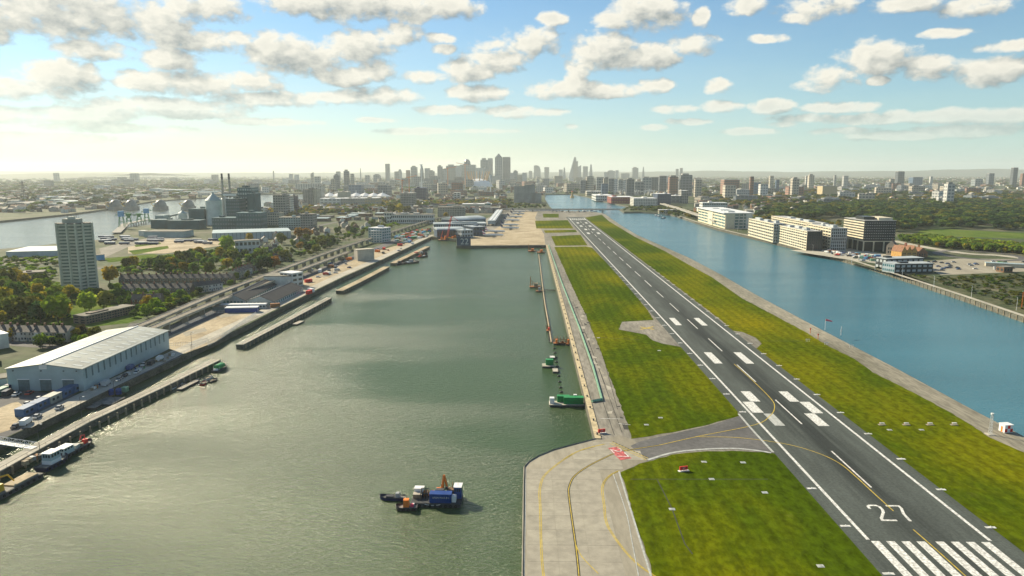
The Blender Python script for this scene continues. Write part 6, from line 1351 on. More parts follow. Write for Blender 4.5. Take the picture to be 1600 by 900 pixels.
# factory line in the middle: beige segments with white masts
for i, (x0, x1, m) in enumerate(((500, 533, 'white_render'), (533, 552, 'cream_wall'), (552, 571, 'cream_wall'), (571, 592, 'coping_stone'))):
    wbox('mill', ['pale grey first section of the long beige mill', 'beige second section of the long mill', 'beige third section of the long mill', 'tan last section of the long mill'][i], 'mill', x0, x1-.6, 324, 310.5-.3*i, 50, m, 'white_metal', floors=3, bays=5, glass='concrete_grey', plant=1)
wbox('mill', 'square beige tower standing behind the long mill', 'mill', 528, 543, 314, 300, 50, 'cream_wall', plant=1)
for i in range(7):
    px = 508+i*14; x, y = P(px, 312); h = height(x, y, 302); t = thing('roof_mast', nth(i)+' white tented roof from the left behind the long beige mill', 'roof', (x, y+60, 0), 0, 'white tented roofs behind the long mill'); MB().cyl(0, 0, h*.45, h, 28, 1, 8).build('canopy', M['white_metal'], t); MB().bar((0, 0, 0), (0, 0, h+8), .8).build('mast', M['white_metal'], t)
wbox('office', 'dark grey office block under construction with red-orange cranes', 'building', 626, 646, 326, 302, 60, 'concrete_grey', floors=9, bays=8); wbox('office', 'dark blue glass office beside the block under construction', 'building', 648, 665, 316, 294, 70, 'navy', floors=9, bays=6, glass='glass_grey')
for px, pb, pt_, dx, w in ((629, 322, 281, -10, 'left of two over the block under construction'), (640, 322, 276, 12, 'right of two over the block under construction'), (700, 296, 262, 14, 'before the domed tower of the business district'), (727, 296, 256, -14, 'left of the white dome')):
    x, y = P(px, pb); h = height(x, y, pt_); s = y/1100; t = thing('tower_crane', 'orange tower crane '+w, 'crane', (x, y, 0), 0, 'tower cranes on the skyline'); k = .45*s; MB().bar((0, 0, 0), (0, 0, h), k).build('mast', M['orange_paint'], t); MB().bar((-dx*.35*s, 0, h*.96), (dx*s, 0, h*1.04), k*.8).build('jib', M['orange_paint'], t); MB().b2(-dx*.4*s-k, -dx*.4*s+k*2, -k, k, h*.9, h*.96).build('counterweight', M['concrete_grey'], t)
wbox('mill_building', 'white derelict mill with rows of arched windows left of the terminal', 'mill', 611, 677, 349, 335.5, 26, 'white_render', 'felt_roof', floors=2, bays=22, plant=3)
wbox('mill_building', 'white square end tower of the derelict mill', 'mill', 601, 612, 349, 332.5, 20, 'white_render', 'felt_roof', floors=3, bays=3, plant=0)
wbox('flats', 'beige flats with balcony rows behind the terminal', 'flats', 684, 726, 339, 324, 30, 'cream_wall', 'felt_roof', floors=5, bays=16, plant=2)
wbox('building', 'white square silo tower of the old mill site', 'silo', 709, 719, 313, 301, 24, 'white_render', plant=0, floors=4, bays=2)
wbox('building', 'long low pale roofed school behind the flats', 'building', 722, 768, 326, 319, 40, 'cream_wall', 'white_metal', plant=1); wbox('building', 'low red-brown building behind the terminal', 'building', 735, 752, 329, 324, 30, 'brick_red', plant=0)
x, y = P(762, 331); h = height(x, y, 317); t = thing('control_tower', 'white control tower with glazed top and dome behind the terminal', 'tower', (x, y, 0)); MB().b2(-6, 6, -6, 6, 0, h*.75).build('shaft', M['white_render'], t); MB().cyl(0, 0, h*.75, h*.95, 6.5, 7.5, 10).build('cab_glass', M['glass_teal'], t); MB().cyl(0, 0, h*.95, h, 7.8, 7.4, 10).build('roof', M['white_metal'], t); MB().dome(0, 0, h, 2.4, 2.4, 2.6, 10, 4).build('radome', M['white_metal'], t)
for i, (x0, x1, pt_) in enumerate(((803, 820, 291), (819, 836, 289), (830, 846, 302.5))):
    wbox('mill', ['grey grain silo block, left of three at the dock head', 'taller grey grain silo block, middle of three at the dock head', 'low grey grain silo block, right of three at the dock head'][i], 'mill', x0, x1, 317, pt_, 40, 'concrete_grey', 'felt_roof', floors=0, plant=1)
# clutter of low works between river and docks
for i in range(70):
    px = rl.uniform(400, 640); py = rl.uniform(327, 349)-(px-400)*.03; x, y = P(px, py)
    if any(inside(x, y, bl) for bl in BLOCK): continue
    w = rl.uniform(6, 24); wbox('works_shed', 'low works shed in the crowded industrial belt between river and railway', 'shed', px, px+w, py, py-rl.uniform(2, 5), rl.uniform(12, 40), rl.choice(['concrete_grey', 'brick_brown', 'clad_pale', 'white_render', 'brick_red', 'refinery_teal', 'felt_roof']), rl.choice(['felt_roof', 'clad_pale', 'slate', 'white_metal']), 'works sheds between river and railway', plant=0)
wood('far_tree_belt', [PP([(-60, 342), (110, 330), (200, 316), (330, 304), (420, 299), (420, 282), (-60, 286)])], 900, ['dark', 'olive', 'green', 'brown'], 10, 18, 'hazy belt of trees among sheds across the river at the left', 61, 2.2)
wood('town_tree_belt', [PP([(395, 350), (640, 325), (800, 322), (800, 315), (600, 316), (400, 334)])], 800, ['dark', 'olive', 'green', 'brown', 'yellow'], 8, 13, 'scattered trees among the works sheds and mills left of the airport', 62, 1.3)
wood('undergrowth', [PP([(188, 432), (190, 412), (300, 402), (440, 392), (455, 405), (400, 430)]), PP([(-40, 445), (90, 445), (115, 500), (-40, 520)]), PP([(110, 470), (240, 462), (310, 476), (240, 496), (215, 478)]), PP([(430, 395), (640, 335), (660, 342), (560, 372), (450, 405)]), PP([(160, 425), (250, 405), (330, 396), (440, 385), (440, 398), (300, 405), (180, 428)]), PP([(-60, 440), (-60, 405), (90, 405), (90, 440)])], 1100, ['dark', 'olive', 'green', 'lime'], 2.5, 5.5, 'low bushes and hedges filling the gardens between houses and trees', 63, 1.6)
# ================================================================ skyline
def facade(name, wall, glass, dz=8., dx=7., rough=.4):
    m = bpy.data.materials.new(name); m.use_nodes = True; t = NT(m.node_tree); b = t.n['Principled BSDF']; s = t.new('ShaderNodeSeparateXYZ'); t.l.new(t.new('ShaderNodeTexCoord').outputs['Object'], s.inputs[0])
    fz = t.math('GREATER_THAN', t.math('FRACT', t.math('DIVIDE', s.outputs[2], dz)), .42)
    fx = t.math('GREATER_THAN', t.math('FRACT', t.math('DIVIDE', t.math('ADD', s.outputs[0], s.outputs[1]), dx)), .3)
    c = t.mix(t.math('MULTIPLY', fz, fx), wall, glass); t.put(b.inputs['Base Color'], c); b.inputs['Roughness'].default_value = rough
    oi = t.new('ShaderNodeObjectInfo'); h = t.new('ShaderNodeHueSaturation'); t.put(h.inputs['Color'], c); t.put(h.inputs['Value'], t.lin(oi.outputs['Random'], 0, 1, .7, 1.25)); t.l.new(h.outputs[0], b.inputs['Base Color'])
    MATS[name] = m
facade('facade_steel', (.24, .27, .28), (.08, .11, .13), 12, 14, .3); facade('facade_dark', (.16, .18, .2), (.08, .1, .12), 10, 12, .25); facade('facade_cream', (.45, .41, .33), (.16, .16, .15), 9, 9, .7)
facade('facade_white', (.55, .55, .52), (.2, .22, .23), 9, 9, .6); facade('facade_brick', (.27, .14, .1), (.1, .09, .08), 9, 9, .8); facade('facade_blue', (.1, .16, .24), (.05, .09, .15), 10, 12, .3)
def tower(x0, x1, ytop, Y, m, label, shape='flat', group=None, name='tower', depth=None, cat='tower'):
    xa, xb = at_depth(x0, Y)[0], at_depth(x1, Y)[0]; w = xb-xa; xc = (xa+xb)/2; h = max(8, height(xc, Y, ytop)); d = depth or w*.9
    t = thing(name, label, cat, (xc, Y+d/2, 0), 0, group); b = MB(); rm = M['concrete_grey']
    def body(hh, tx=1, ty=1): MB().box(0, 0, 0, w, d, hh, 0, 0, tx=tx, ty=ty).build('wall', M[m], t)
    if shape == 'flat':
        body(h*.985); MB().box(0, 0, h*.985, w*.96, d*.96, h*.015+1).build('roof', rm, t)
    elif shape == 'plant':
        body(h*.93); MB().box(-w*.05, 0, h*.93, w*.55, d*.6, h*.07).build('plant_room', rm, t)
    elif shape == 'pyramid':
        hp = h*.865; body(hp); MB().box(0, 0, hp, w*.9, d*.9, h*.015).box(0, 0, hp+h*.015, w*.84, d*.84, h*.12, 0, 0, tx=.02, ty=.02).build('pyramid_roof', M['facade_steel'], t)
    elif shape == 'dome':
        body(h*.8); MB().dome(0, 0, h*.8, w*.48, d*.48, h*.2, 14, 5).build('domed_top', M[m], t)
    elif shape == 'round':
        MB().cyl(0, 0, 0, h*.98, w/2, w/2, 18).build('wall', M[m], t, smooth=False); MB().cyl(0, 0, h*.98, h, w*.42, w*.42, 18).build('roof', rm, t)
    elif shape == 'bullet':
        MB().lathe((0, 0, 0), (0, 0, h), [(0, .42*w), (.4, .5*w), (.75, .42*w), (.92, .2*w), (1, .01)], 16).build('wall', M[m], t)
        MB().cyl(0, 0, h*.9, h*.93, w*.26, w*.26, 12).build('collar', rm, t)
    elif shape == 'taper':
        body(h*.95, .35, .35); MB().bar((0, 0, h*.95), (0, 0, h), w*.06).build('spire', rm, t)
    elif shape == 'wedge':
        MB().add([(-w/2, -d/2, 0), (w/2, -d/2, 0), (w/2, d/2, 0), (-w/2, d/2, 0), (w*.12, -d/2, h), (w*.32, -d/2, h), (w*.32, d/2, h), (w*.12, d/2, h)], [(0, 1, 5, 4), (1, 2, 6, 5), (2, 3, 7, 6), (3, 0, 4, 7), (4, 5, 6, 7)]).build('wall', M[m], t); MB().box(w*.22, 0, h, w*.12, d*.5, h*.03).build('roof', rm, t)
    elif shape == 'wide_top':
        body(h*.97, 1.3, 1.25); MB().box(0, 0, h*.97, w*1.2, d*1.1, h*.03, 0, 0, tx=.7).build('roof', rm, t)
    elif shape == 'curve':
        pr = [(-w/2, 0), (w/2, 0), (w/2, h*.55), (w*.46, h*.75), (w*.34, h*.9), (w*.14, h*.98), (-w*.1, h), (-w/2, h*.98)]; n = len(pr)
        MB().add([(x, -d/2, z) for x, z in pr]+[(x, d/2, z) for x, z in pr], [tuple(range(n)), tuple(range(n, 2*n))[::-1]]+[(i, i+n, (i+1) % n+n, (i+1) % n) for i in range(n)]).build('wall', M[m], t); MB().box(-w*.2, 0, h*.985, w*.4, d*.5, h*.03).build('roof', rm, t)
    elif shape == 'slant':
        MB().box(0, 0, 0, w, d, h*.88).build('wall', M[m], t); MB().add([(-w/2, -d/2, h*.88), (w/2, -d/2, h*.88), (w/2, d/2, h*.88), (-w/2, d/2, h*.88), (w/2, -d/2, h), (w/2, d/2, h)], [(0, 1, 4), (2, 3, 5), (0, 4, 5, 3), (1, 2, 5, 4)]).build('slanted_top', M[m], t)
    return t
Y1 = 5300
G1 = 'tallest towers of the business district'
tower(751, 762.5, 247, Y1, 'facade_steel', 'flat-topped grey tower, left of the three tallest at the centre', 'plant', G1); tower(762.5, 770, 247.5, Y1+150, 'facade_white', 'paler slab joined to the left tower of the three tallest', 'flat', G1)
tower(773.5, 785, 239.5, Y1, 'facade_steel', 'tallest central tower with pyramid roof', 'pyramid', G1); tower(785.5, 797.5, 245.5, Y1+60, 'facade_dark', 'flat-topped dark tower, right of the pyramid-roofed tower', 'flat', G1)
for a in ((603, 609.5, 256, 5900, 'facade_dark', 'lone dark slim tower at the left of the business district', 'flat'), (617, 624, 268, 5600, 'facade_steel', 'low hazy tower right of the lone slim tower', 'flat'), (622, 628, 264, 5900, 'facade_white', 'pale round-topped hazy tower left of the business district', 'dome'), (635, 641, 266, 5200, 'facade_brick', 'reddish hazy tower beneath a crane left of the bullet tower', 'flat'), (642.5, 652, 259, 5300, 'facade_steel', 'stepped grey tower left of the bullet-shaped tower', 'plant'), (656, 662.5, 257.5, 5300, 'facade_steel', 'slim bullet-shaped tower in the business district', 'bullet'), (664, 672, 263, 5400, 'facade_white', 'pale tower just right of the bullet-shaped tower', 'flat'), (671, 679, 266, 5400, 'facade_steel', 'lower stepped tower right of the bullet tower', 'plant'), (684, 691.5, 258, 5300, 'facade_dark', 'dark narrow tower at the left of the dense cluster', 'plant'), (690, 698, 264, 5400, 'facade_steel', 'grey mid tower beside the dark narrow tower', 'flat'), (697.5, 713, 257, 5500, 'facade_steel', 'broad blocky grey tower with stepped shoulders', 'plant'), (712, 721, 259, 5400, 'facade_white', 'paler block between the blocky and domed towers', 'flat'), (719, 743, 257.5, 5500, 'facade_steel', 'widest grey block of the dense cluster', 'flat'), (724.5, 735.5, 248.5, 5560, 'facade_dark', 'domed-top tower rising behind the widest block', 'dome'), (743, 757.5, 262.5, 5200, 'facade_white', 'pale wide block in front of the left tallest tower', 'flat'), (797, 803, 270, 5300, 'facade_white', 'low pale tower right of the tallest three', 'flat'), (802, 809, 266, 5600, 'facade_steel', 'hazy stepped tower right of the tallest three', 'plant'), (808, 816, 273, 5000, 'facade_cream', 'cream low tower above the grain silos', 'flat'), (816, 823, 270, 5200, 'facade_white', 'pale tower above the right grain silo', 'flat')):
    tower(*a[:6], a[6], 'towers of the business district')
for i, (x0, x1, yt, Y, m) in enumerate(((610, 620, 281, 4300, 'facade_steel'), (628, 640, 279, 4200, 'facade_dark'), (647, 660, 276, 4300, 'facade_steel'), (662, 672, 278, 4400, 'facade_dark'), (672, 684, 275, 4500, 'facade_steel'), (697, 712, 281, 4000, 'facade_dark'), (710, 724, 276, 4000, 'facade_dark'), (757, 768, 277, 4600, 'facade_steel'), (768, 781, 275, 4700, 'facade_white'), (786, 797, 278, 4600, 'facade_steel'), (655, 665, 284, 3600, 'facade_white'), (590, 602, 284, 4200, 'facade_steel'), (675, 688, 288, 3300, 'facade_dark'), (797, 806, 280, 4200, 'facade_cream'))):
    tower(x0, x1, yt, Y, m, 'mid-height grey block '+['right of the lone slim dark tower', 'below the low hazy tower, left of the bullet tower', 'left of and below the bullet-shaped tower', 'right of and below the bullet-shaped tower', 'below the dark narrow tower', 'in front of the broad stepped tower, lowest', 'left of the white arena dome', 'just right of the arena dome', 'below the pyramid-roofed tower', 'below the dark tower right of the pyramid roof', 'by the slim cable car pylon, pale and low', 'below the lone slim dark tower', 'low and dark left of the arena dome', 'cream, right of the three tallest towers'][i], 'plant' if i % 3 == 0 else 'flat', 'mid-height blocks below the business district')
# white arena dome with tilted orange masts
x, y = at_depth(745, 3750); t = thing('arena', 'white shallow arena dome with ring of tilted masts before the tallest towers', 'arena', (x, y+120, 0)); R = at_depth(769, 3750)[0]-x; h = height(x, y, 279.5)
MB().dome(0, 0, 0, R, R, h, 28, 6).build('dome', M['white_metal'], t, smooth=True); mat('mast_ochre', (.5, .3, .12), .6)
for k in range(12): a_ = k*pi/6+.2; MB().bar((R*.55*cos(a_), R*.55*sin(a_), h*.6), (R*.78*cos(a_), R*.78*sin(a_), h*1.75), 3.0, 4, 1.5).build('mast', M['mast_ochre'], t)
for px, pb, pt_, Y, lab in ((659, 294, 258, 3300, 'slim white cable car pylon before the bullet-shaped tower'), (766.5, 298, 274, 2800, 'slim white cable car pylon beside the white dome'), (694, 300, 285, 2900, 'short pale cable car pylon left of the white dome')):
    x, y = at_depth(px, Y); h = height(x, y, pt_); t = thing('cable_car_pylon', lab, 'pylon', (x, y, 0)); MB().bar((0, 0, 0), (0, 0, h*.55), 3.2, 8, 1.6).bar((0, 0, h*.55), (0, 0, h), 1.6, 8, 4).build('shaft', M['white_metal'], t); MB().b2(-7, 7, -2, 2, h, h+3).build('head', M['white_metal'], t)
Y2 = 8600
for a in ((826, 831.5, 267, 'round', 'facade_dark', 'short dark rounded tower at the left end of the city cluster'), (834, 844.5, 258.5, 'curve', 'facade_steel', 'tower with curved right shoulder at the left of the city cluster'), (851, 857, 261, 'wide_top', 'facade_steel', 'tower wider at the top than at its foot'), (873, 879, 265, 'flat', 'facade_white', 'pale flat tower left of the tallest wedge'), (879, 884, 261, 'taper', 'facade_steel', 'pointed tower just left of the tallest wedge'), (887.5, 902, 246, 'wedge', 'facade_dark', 'tallest wedge-shaped tower of the city cluster'), (896, 902.5, 251, 'slant', 'facade_steel', 'slanted tower right behind the tallest wedge'), (902.5, 907.5, 258, 'slant', 'facade_steel', 'narrow slanted tower right of the tallest wedge'), (910.5, 918, 260, 'flat', 'facade_steel', 'flat tower right of the wedge group'), (920, 926, 256, 'taper', 'facade_dark', 'slim dark tower with spire right of the wedge group'), (943, 951, 269, 'flat', 'facade_steel', 'low broad office block right of the city cluster'), (949, 960, 266, 'plant', 'facade_steel', 'higher broad office block right of the city cluster'), (961, 966, 266, 'flat', 'facade_white', 'pale narrow block right of the broad offices'), (970, 983, 271, 'flat', 'facade_steel', 'wide low slab left of the pair of lone towers'), (987.5, 996.5, 261, 'plant', 'facade_steel', 'left of a pair of lone towers right of the city cluster'), (1002.5, 1006.5, 260, 'taper', 'facade_dark', 'thin pointed right one of the pair of lone towers'), (1055, 1059, 264, 'flat', 'facade_steel', 'thin tower left of two behind the broad dark block'), (1061.5, 1065.5, 262.5, 'flat', 'facade_dark', 'thin tower right of two behind the broad dark block')):
    tower(a[0], a[1], a[2], Y2, a[4], a[5], a[3], 'towers of the city cluster')
rc = random.Random(71)
for i, (x0, x1, yt, Y, m, sh, lab) in enumerate(((866, 879, 275, 4800, 'facade_cream', 'flat', 'cream block below the pointed tower'), (850, 858, 279, 4300, 'facade_dark', 'flat', 'dark block at the head of the far dock'), (907, 915, 281.5, 3000, 'facade_dark', 'flat', 'dark block left of the cream cylinder'), (915.5, 928, 275.5, 3000, 'facade_cream', 'round', 'cream rounded tower at the far dock head'), (932, 944, 277, 3200, 'facade_steel', 'flat', 'grey slab right of the cream rounded tower'), (943, 953, 276.5, 3000, 'facade_cream', 'plant', 'cream tower catching the sun beyond the exhibition halls'), (951, 959, 279, 2800, 'facade_dark', 'flat', 'dark block touching the sunlit cream tower'), (940, 950, 287, 2500, 'facade_blue', 'flat', 'low blue-grey block before the sunlit cream tower'), (959, 965, 280, 3000, 'facade_white', 'flat', 'pale slim block above the exhibition halls'), (966, 973, 281, 3200, 'facade_steel', 'flat', 'grey slim block above the exhibition halls'), (979, 991, 278, 2700, 'facade_dark', 'plant', 'solid grey block over the middle of the exhibition halls'), (992, 1006, 284, 2800, 'facade_steel', 'flat', 'low grey slab right of the solid grey block'), (1003, 1018, 276, 3300, 'facade_steel', 'plant', 'broad grey tower behind the right exhibition hall'), (1015, 1030, 277, 3400, 'facade_dark', 'flat', 'second broad grey tower behind the right exhibition hall'), (1030, 1041, 275, 3000, 'facade_dark', 'flat', 'dark grey tower left of the maroon tower'), (1045.5, 1059, 274, 2700, 'facade_brick', 'plant', 'maroon tower left of the broad dark block'), (1063, 1081, 271, 2700, 'facade_dark', 'plant', 'broad dark blue-grey block, largest on the right skyline'), (1086, 1096, 281, 2600, 'facade_cream', 'flat', 'cream block right of the broad dark block'), (1171.5, 1177, 276, 2500, 'facade_brick', 'flat', 'slim red-brown tower right of centre'), (1177, 1188, 285, 2600, 'facade_blue', 'flat', 'blue-grey block beside the slim red-brown tower'), (1131, 1155, 281, 2900, 'facade_brick', 'flat', 'wide dark brick block left of the slim red-brown tower'), (1133, 1150, 290, 2300, 'facade_cream', 'flat', 'pale wide office in front of the dark brick block'), (1188, 1200, 288, 2500, 'facade_white', 'flat', 'white office right of the slim red-brown tower'), (1202, 1208, 275, 3600, 'facade_cream', 'flat', 'cream slab tower in the right skyline, far'), (1212, 1217, 281, 3000, 'facade_blue', 'flat', 'blue-grey slim block in the right skyline'), (1237.5, 1248, 277, 2500, 'facade_cream', 'plant', 'cream tower nearest the right-hand woods'), (1258, 1263, 275, 3600, 'facade_white', 'flat', 'white slim tower left of the tan tower'), (1263, 1271, 272, 3400, 'facade_cream', 'plant', 'tan tower with plant room on the right skyline'), (1302, 1305, 274, 4000, 'facade_white', 'flat', 'small bright white tower on the right skyline'), (1317, 1324, 275, 4200, 'facade_white', 'flat', 'hazy white block right of the small bright tower'), (1285, 1308, 291, 2600, 'coping_stone', 'flat', 'flat orange-tan warehouse on the right skyline'), (1390, 1396, 280, 3600, 'facade_cream', 'flat', 'pale tower left of the dark slab on the right skyline'), (1401, 1411, 268, 4200, 'facade_dark', 'flat', 'tall dark slab on the right skyline above the woods'), (1480, 1491.5, 284.5, 1900, 'facade_white', 'plant', 'bright white slab tower among the right-hand woods'), (1543, 1551, 271, 4300, 'facade_dark', 'flat', 'dark tower left of the tallest at the right edge'), (1580, 1587, 262, 4300, 'facade_dark', 'flat', 'tallest dark slim tower near the right edge'), (1595, 1601, 271, 4300, 'facade_brick', 'flat', 'reddish tower cut by the right edge'), (1425, 1440, 277, 4400, 'facade_blue', 'flat', 'blue-grey broad block on the right skyline'), (1452, 1456, 276, 4400, 'facade_white', 'flat', 'small white tower right of the broad blue-grey block'), (1522, 1534, 280, 4200, 'facade_steel', 'flat', 'grey block left of the dark right-hand towers'))):
    tower(x0, x1, yt, Y, m, lab, sh)
for i, (x0, x1, yt, Y, m, sh, lab) in enumerate(((205, 215, 271, 5200, 'facade_steel', 'flat', 'hazy dark slab on the left horizon'), (86, 92, 270.5, 6000, 'facade_steel', 'flat', 'hazy far block on the left horizon'), (185, 195, 277, 5000, 'facade_steel', 'flat', 'hazy low block left of the slab on the left horizon'), (332, 340, 273, 5600, 'facade_steel', 'flat', 'hazy block just left of the twin chimneys'), (428, 429.5, 267, 6000, 'facade_steel', 'flat', 'thin hazy mast-like tower left of centre'), (453, 458, 272, 5000, 'facade_white', 'flat', 'hazy white tower, left of a pair left of centre'), (461, 467, 273, 5000, 'facade_white', 'flat', 'hazy white tower, right of a pair left of centre'), (486.5, 490.5, 269, 4200, 'facade_cream', 'slant', 'slim sunlit tower with slanting top left of centre'), (492, 500, 276, 4200, 'facade_steel', 'flat', 'grey block right of the slim sunlit tower'), (517.5, 523, 280, 3000, 'facade_cream', 'flat', 'half-cream tower, lower of the riverside pair'), (522, 530, 272, 3200, 'facade_dark', 'plant', 'dark tower, taller of the riverside pair'), (538, 545.5, 265, 3300, 'facade_dark', 'plant', 'tall dark and white tower in the riverside group'), (548.5, 553.5, 272, 3300, 'facade_cream', 'flat', 'pinkish slim tower right of the tall riverside tower'), (563, 565.5, 262, 6500, 'facade_steel', 'taper', 'thin distant spire right of the riverside towers'), (526, 532, 268, 5500, 'facade_steel', 'flat', 'hazy tower behind the riverside group'), (545, 565, 289, 2600, 'facade_blue', 'flat', 'long dark blue low block beneath the riverside towers'), (571, 578, 274, 4800, 'facade_steel', 'flat', 'hazy block right of the thin spire'), (584, 594, 272, 4800, 'facade_steel', 'plant', 'broader hazy block left of the lone slim tower'))):
    tower(x0, x1, yt, Y, m, lab, sh)
# generic low city: individual blocks in hazy groups
def low_city(n, x0, x1, y0, y1, hmin, hmax, label, group, seed, mats=('facade_cream', 'facade_white', 'facade_steel', 'facade_brick', 'facade_dark')):
    r = random.Random(seed); meshes = {}
    for i in range(n):
        Y = r.uniform(y0, y1); px = r.uniform(x0, x1); x, y = at_depth(px, Y); m = r.choice(mats)
        if any(inside(x, y, bl) for bl in (rdock, thames, ldock)): continue
        if m not in meshes: meshes[m] = (MB().box(0, 0, 0, 1, 1, 1).mesh('block', M[m]), MB().box(0, 0, 0, .55, .5, .14).mesh('plant', M['concrete_grey']))
        s = (r.uniform(16, 70), r.uniform(16, 40), r.uniform(hmin, hmax)*r.choice([1, 1, 1, 1.8]))
        o = link('city_block', MB().box(0, 0, 0, s[0], s[1], s[2]).mesh('block', M[m]), None, (x, y, 0), r.uniform(-.5, .5)); tag(o, {'facade_cream': 'cream ', 'facade_white': 'white ', 'facade_steel': 'grey ', 'facade_brick': 'red-brown ', 'facade_dark': 'dark '}[m]+('wide ' if s[0] > 43 else 'narrow ')+('taller ' if s[2] > .5*(hmin+hmax) else '')+label, 'building', group)
        link('plant_room', MB().box(r.uniform(-.2, .2)*s[0], 0, s[2], s[0]*.4, s[1]*.5, 3).mesh('plant', M['concrete_grey']), o)
low_city(60, 560, 830, 2600, 5000, 10, 30, 'low hazy building in the crowded foot of the business district', 'low buildings below the business district', 81)
low_city(50, 830, 1090, 3000, 7000, 12, 35, 'low hazy building between the far dock and the city cluster', 'low buildings before the city cluster', 82)
low_city(90, 1085, 1620, 1900, 4500, 8, 22, 'low building in the hazy suburbs behind the right-hand woods', 'suburban blocks on the right', 83)
low_city(60, 380, 610, 2600, 5600, 8, 24, 'low hazy building on the left skyline beyond the mills', 'low hazy blocks left of centre', 84)
low_city(30, -20, 390, 3600, 6500, 8, 26, 'low hazy block on the far left horizon', 'low hazy blocks far left', 85)
# roofs and trees of the suburbs: past counting
r = random.Random(91); b = MB(); mm = [M['white_render'], M['brick_red'], M['slate'], M['cream_wall'], M['concrete_grey']]
for i in range(6200):
    Y = 1500*(1+7*r.random()**1.7); px = r.uniform(-40, 1640); x, y = at_depth(px, Y)
    if px < 1090 and (Y < 1560 or (px > 790 and Y < 2700)): continue
    if Y < 2700 and any(inside(x, y, bl) for bl in BLOCK): continue
    if px > 1090 and Y < 1500+(px-1090)*.7: continue
    if any(inside(x, y, bl) for bl in (rdock, thames)): continue
    w, d, h = r.uniform(8, 26), r.uniform(8, 14), r.uniform(5, 9); k = r.randrange(5); rot = r.choice([0, .4, 1.3, 1.57]); b.box(x, y, 0, w, d, h, rot, k); b.gable(x, y, h, d, w, 3, rot+pi/2, r.choice([1, 2, 2, 3]), k)
tag(b.build('distant_rooftops', mm), 'countless small roofs of the distant suburbs', None, None, 'stuff')
def dens(x, y): return 1
wood('suburb_trees', [[(-6000, 2700), (6500, 2700), (9000, 8500), (-9000, 8500)]], 3400, ['dark', 'olive', 'green', 'brown'], 11, 20, 'dark trees among the distant suburban roofs', 92, 2.6)
# ================================================================ right shore
mat('limestone', (.62, .57, .43), .75, .1, .15); mat('metal_grid', (.4, .44, .45), .5, .1, .2); mat('office_black', (.03, .037, .04), .35, .15, .2); mat('office_roof', (.4, .41, .4), .8, .15, .1)
mat('maroon', (.2, .025, .045), .6, .15, .1); mat('orange_tile', (.26, .13, .075), .8, .2, .6); mat('ochre_wall', (.55, .32, .1), .8, .15, .4)
def grid_office(name, label, corner, pxl, pxr, ptop, floors, wallL, wallF, glass, baysF, roofm='office_roof', frame=True, baysL=None, lenL=None):
    """near corner at photo point; long face running away along -x side (toward pxl), front facing the camera to pxr"""
    cx0, cy0 = P(*corner); W = P(pxr, corner[1])[0]-cx0; h = height(cx0, cy0, ptop)
    # far end of the long face: same x, where the column pxl meets it
    dl = ray(pxl, 300); Yf = cx0*dl[1]/dl[0]; L = lenL or (Yf-cy0)
    t = thing(name, label, 'office', (cx0, cy0, 0)); b = MB(); b.b2(0, W, 0, L, 0, h); b.build('wall', M[wallF], t); fh = h/floors
    # lit long face: floor bands, window openings set back behind proud piers
    nb = baysL or max(4, int(L/7)); pb = MB(); gl = MB()
    for f in range(floors):
        pb.b2(-.5, 0, 0, L, f*fh, f*fh+fh*.5)
        for k in range(nb): gl.quad((-.06, L*(k+.12)/nb, f*fh+fh*.5), (-.06, L*(k+.95)/nb, f*fh+fh*.5), (-.06, L*(k+.95)/nb, f*fh+fh), (-.06, L*(k+.12)/nb, f*fh+fh))
    for k in range(nb+1): y = min(L*k/nb, L-.8); pb.b2(-.56, 0, y, y+.9, 0, h)
    pb.b2(-.6, 0, 0, L, h-.5, h+.6); tag(pb.build('side_pier', M[wallL], t), kind='stuff'); tag(gl.build('side_window', M[glass], t), kind='stuff')
    fr = MB(); gf = MB()
    for f in range(floors):
        fr.b2(0, W, -.45, 0, f*fh, f*fh+fh*.28)
        for k in range(baysF): gf.quad((W*(k+.16)/baysF, -.06, f*fh+fh*.28), (W*(k+.94)/baysF, -.06, f*fh+fh*.28), (W*(k+.94)/baysF, -.06, f*fh+fh), (W*(k+.16)/baysF, -.06, f*fh+fh))
    for k in range(baysF+1): x = min(W*k/baysF, W-.6); fr.b2(x, x+.6, -.5, 0, 0, h)
    fr.b2(-.5, W, -.55, 0, h-.4, h+.6); tag(fr.build('front_grid', M[wallF], t), kind='stuff'); tag(gf.build('front_window', M[glass], t), kind='stuff')
    rf = MB().b2(0, W+.3, 0, L+.3, h, h+.35).build('roof', M[roofm], t); r = random.Random(int(corner[0]))
    for k in range(5): y = r.uniform(.08, .8)*L; x = r.uniform(.15, .5)*W; MB().b2(x, x+W*r.uniform(.15, .35), y, y+L*r.uniform(.05, .14), h+.35, h+r.uniform(1.6, 3.4)).build('plant_room', M['metal_grid'], rf)
    BLOCK.append([(cx0-3, cy0-3), (cx0+W+3, cy0-3), (cx0+W+3, cy0+L+3), (cx0-3, cy0+L+3)]); return t, W, L, h
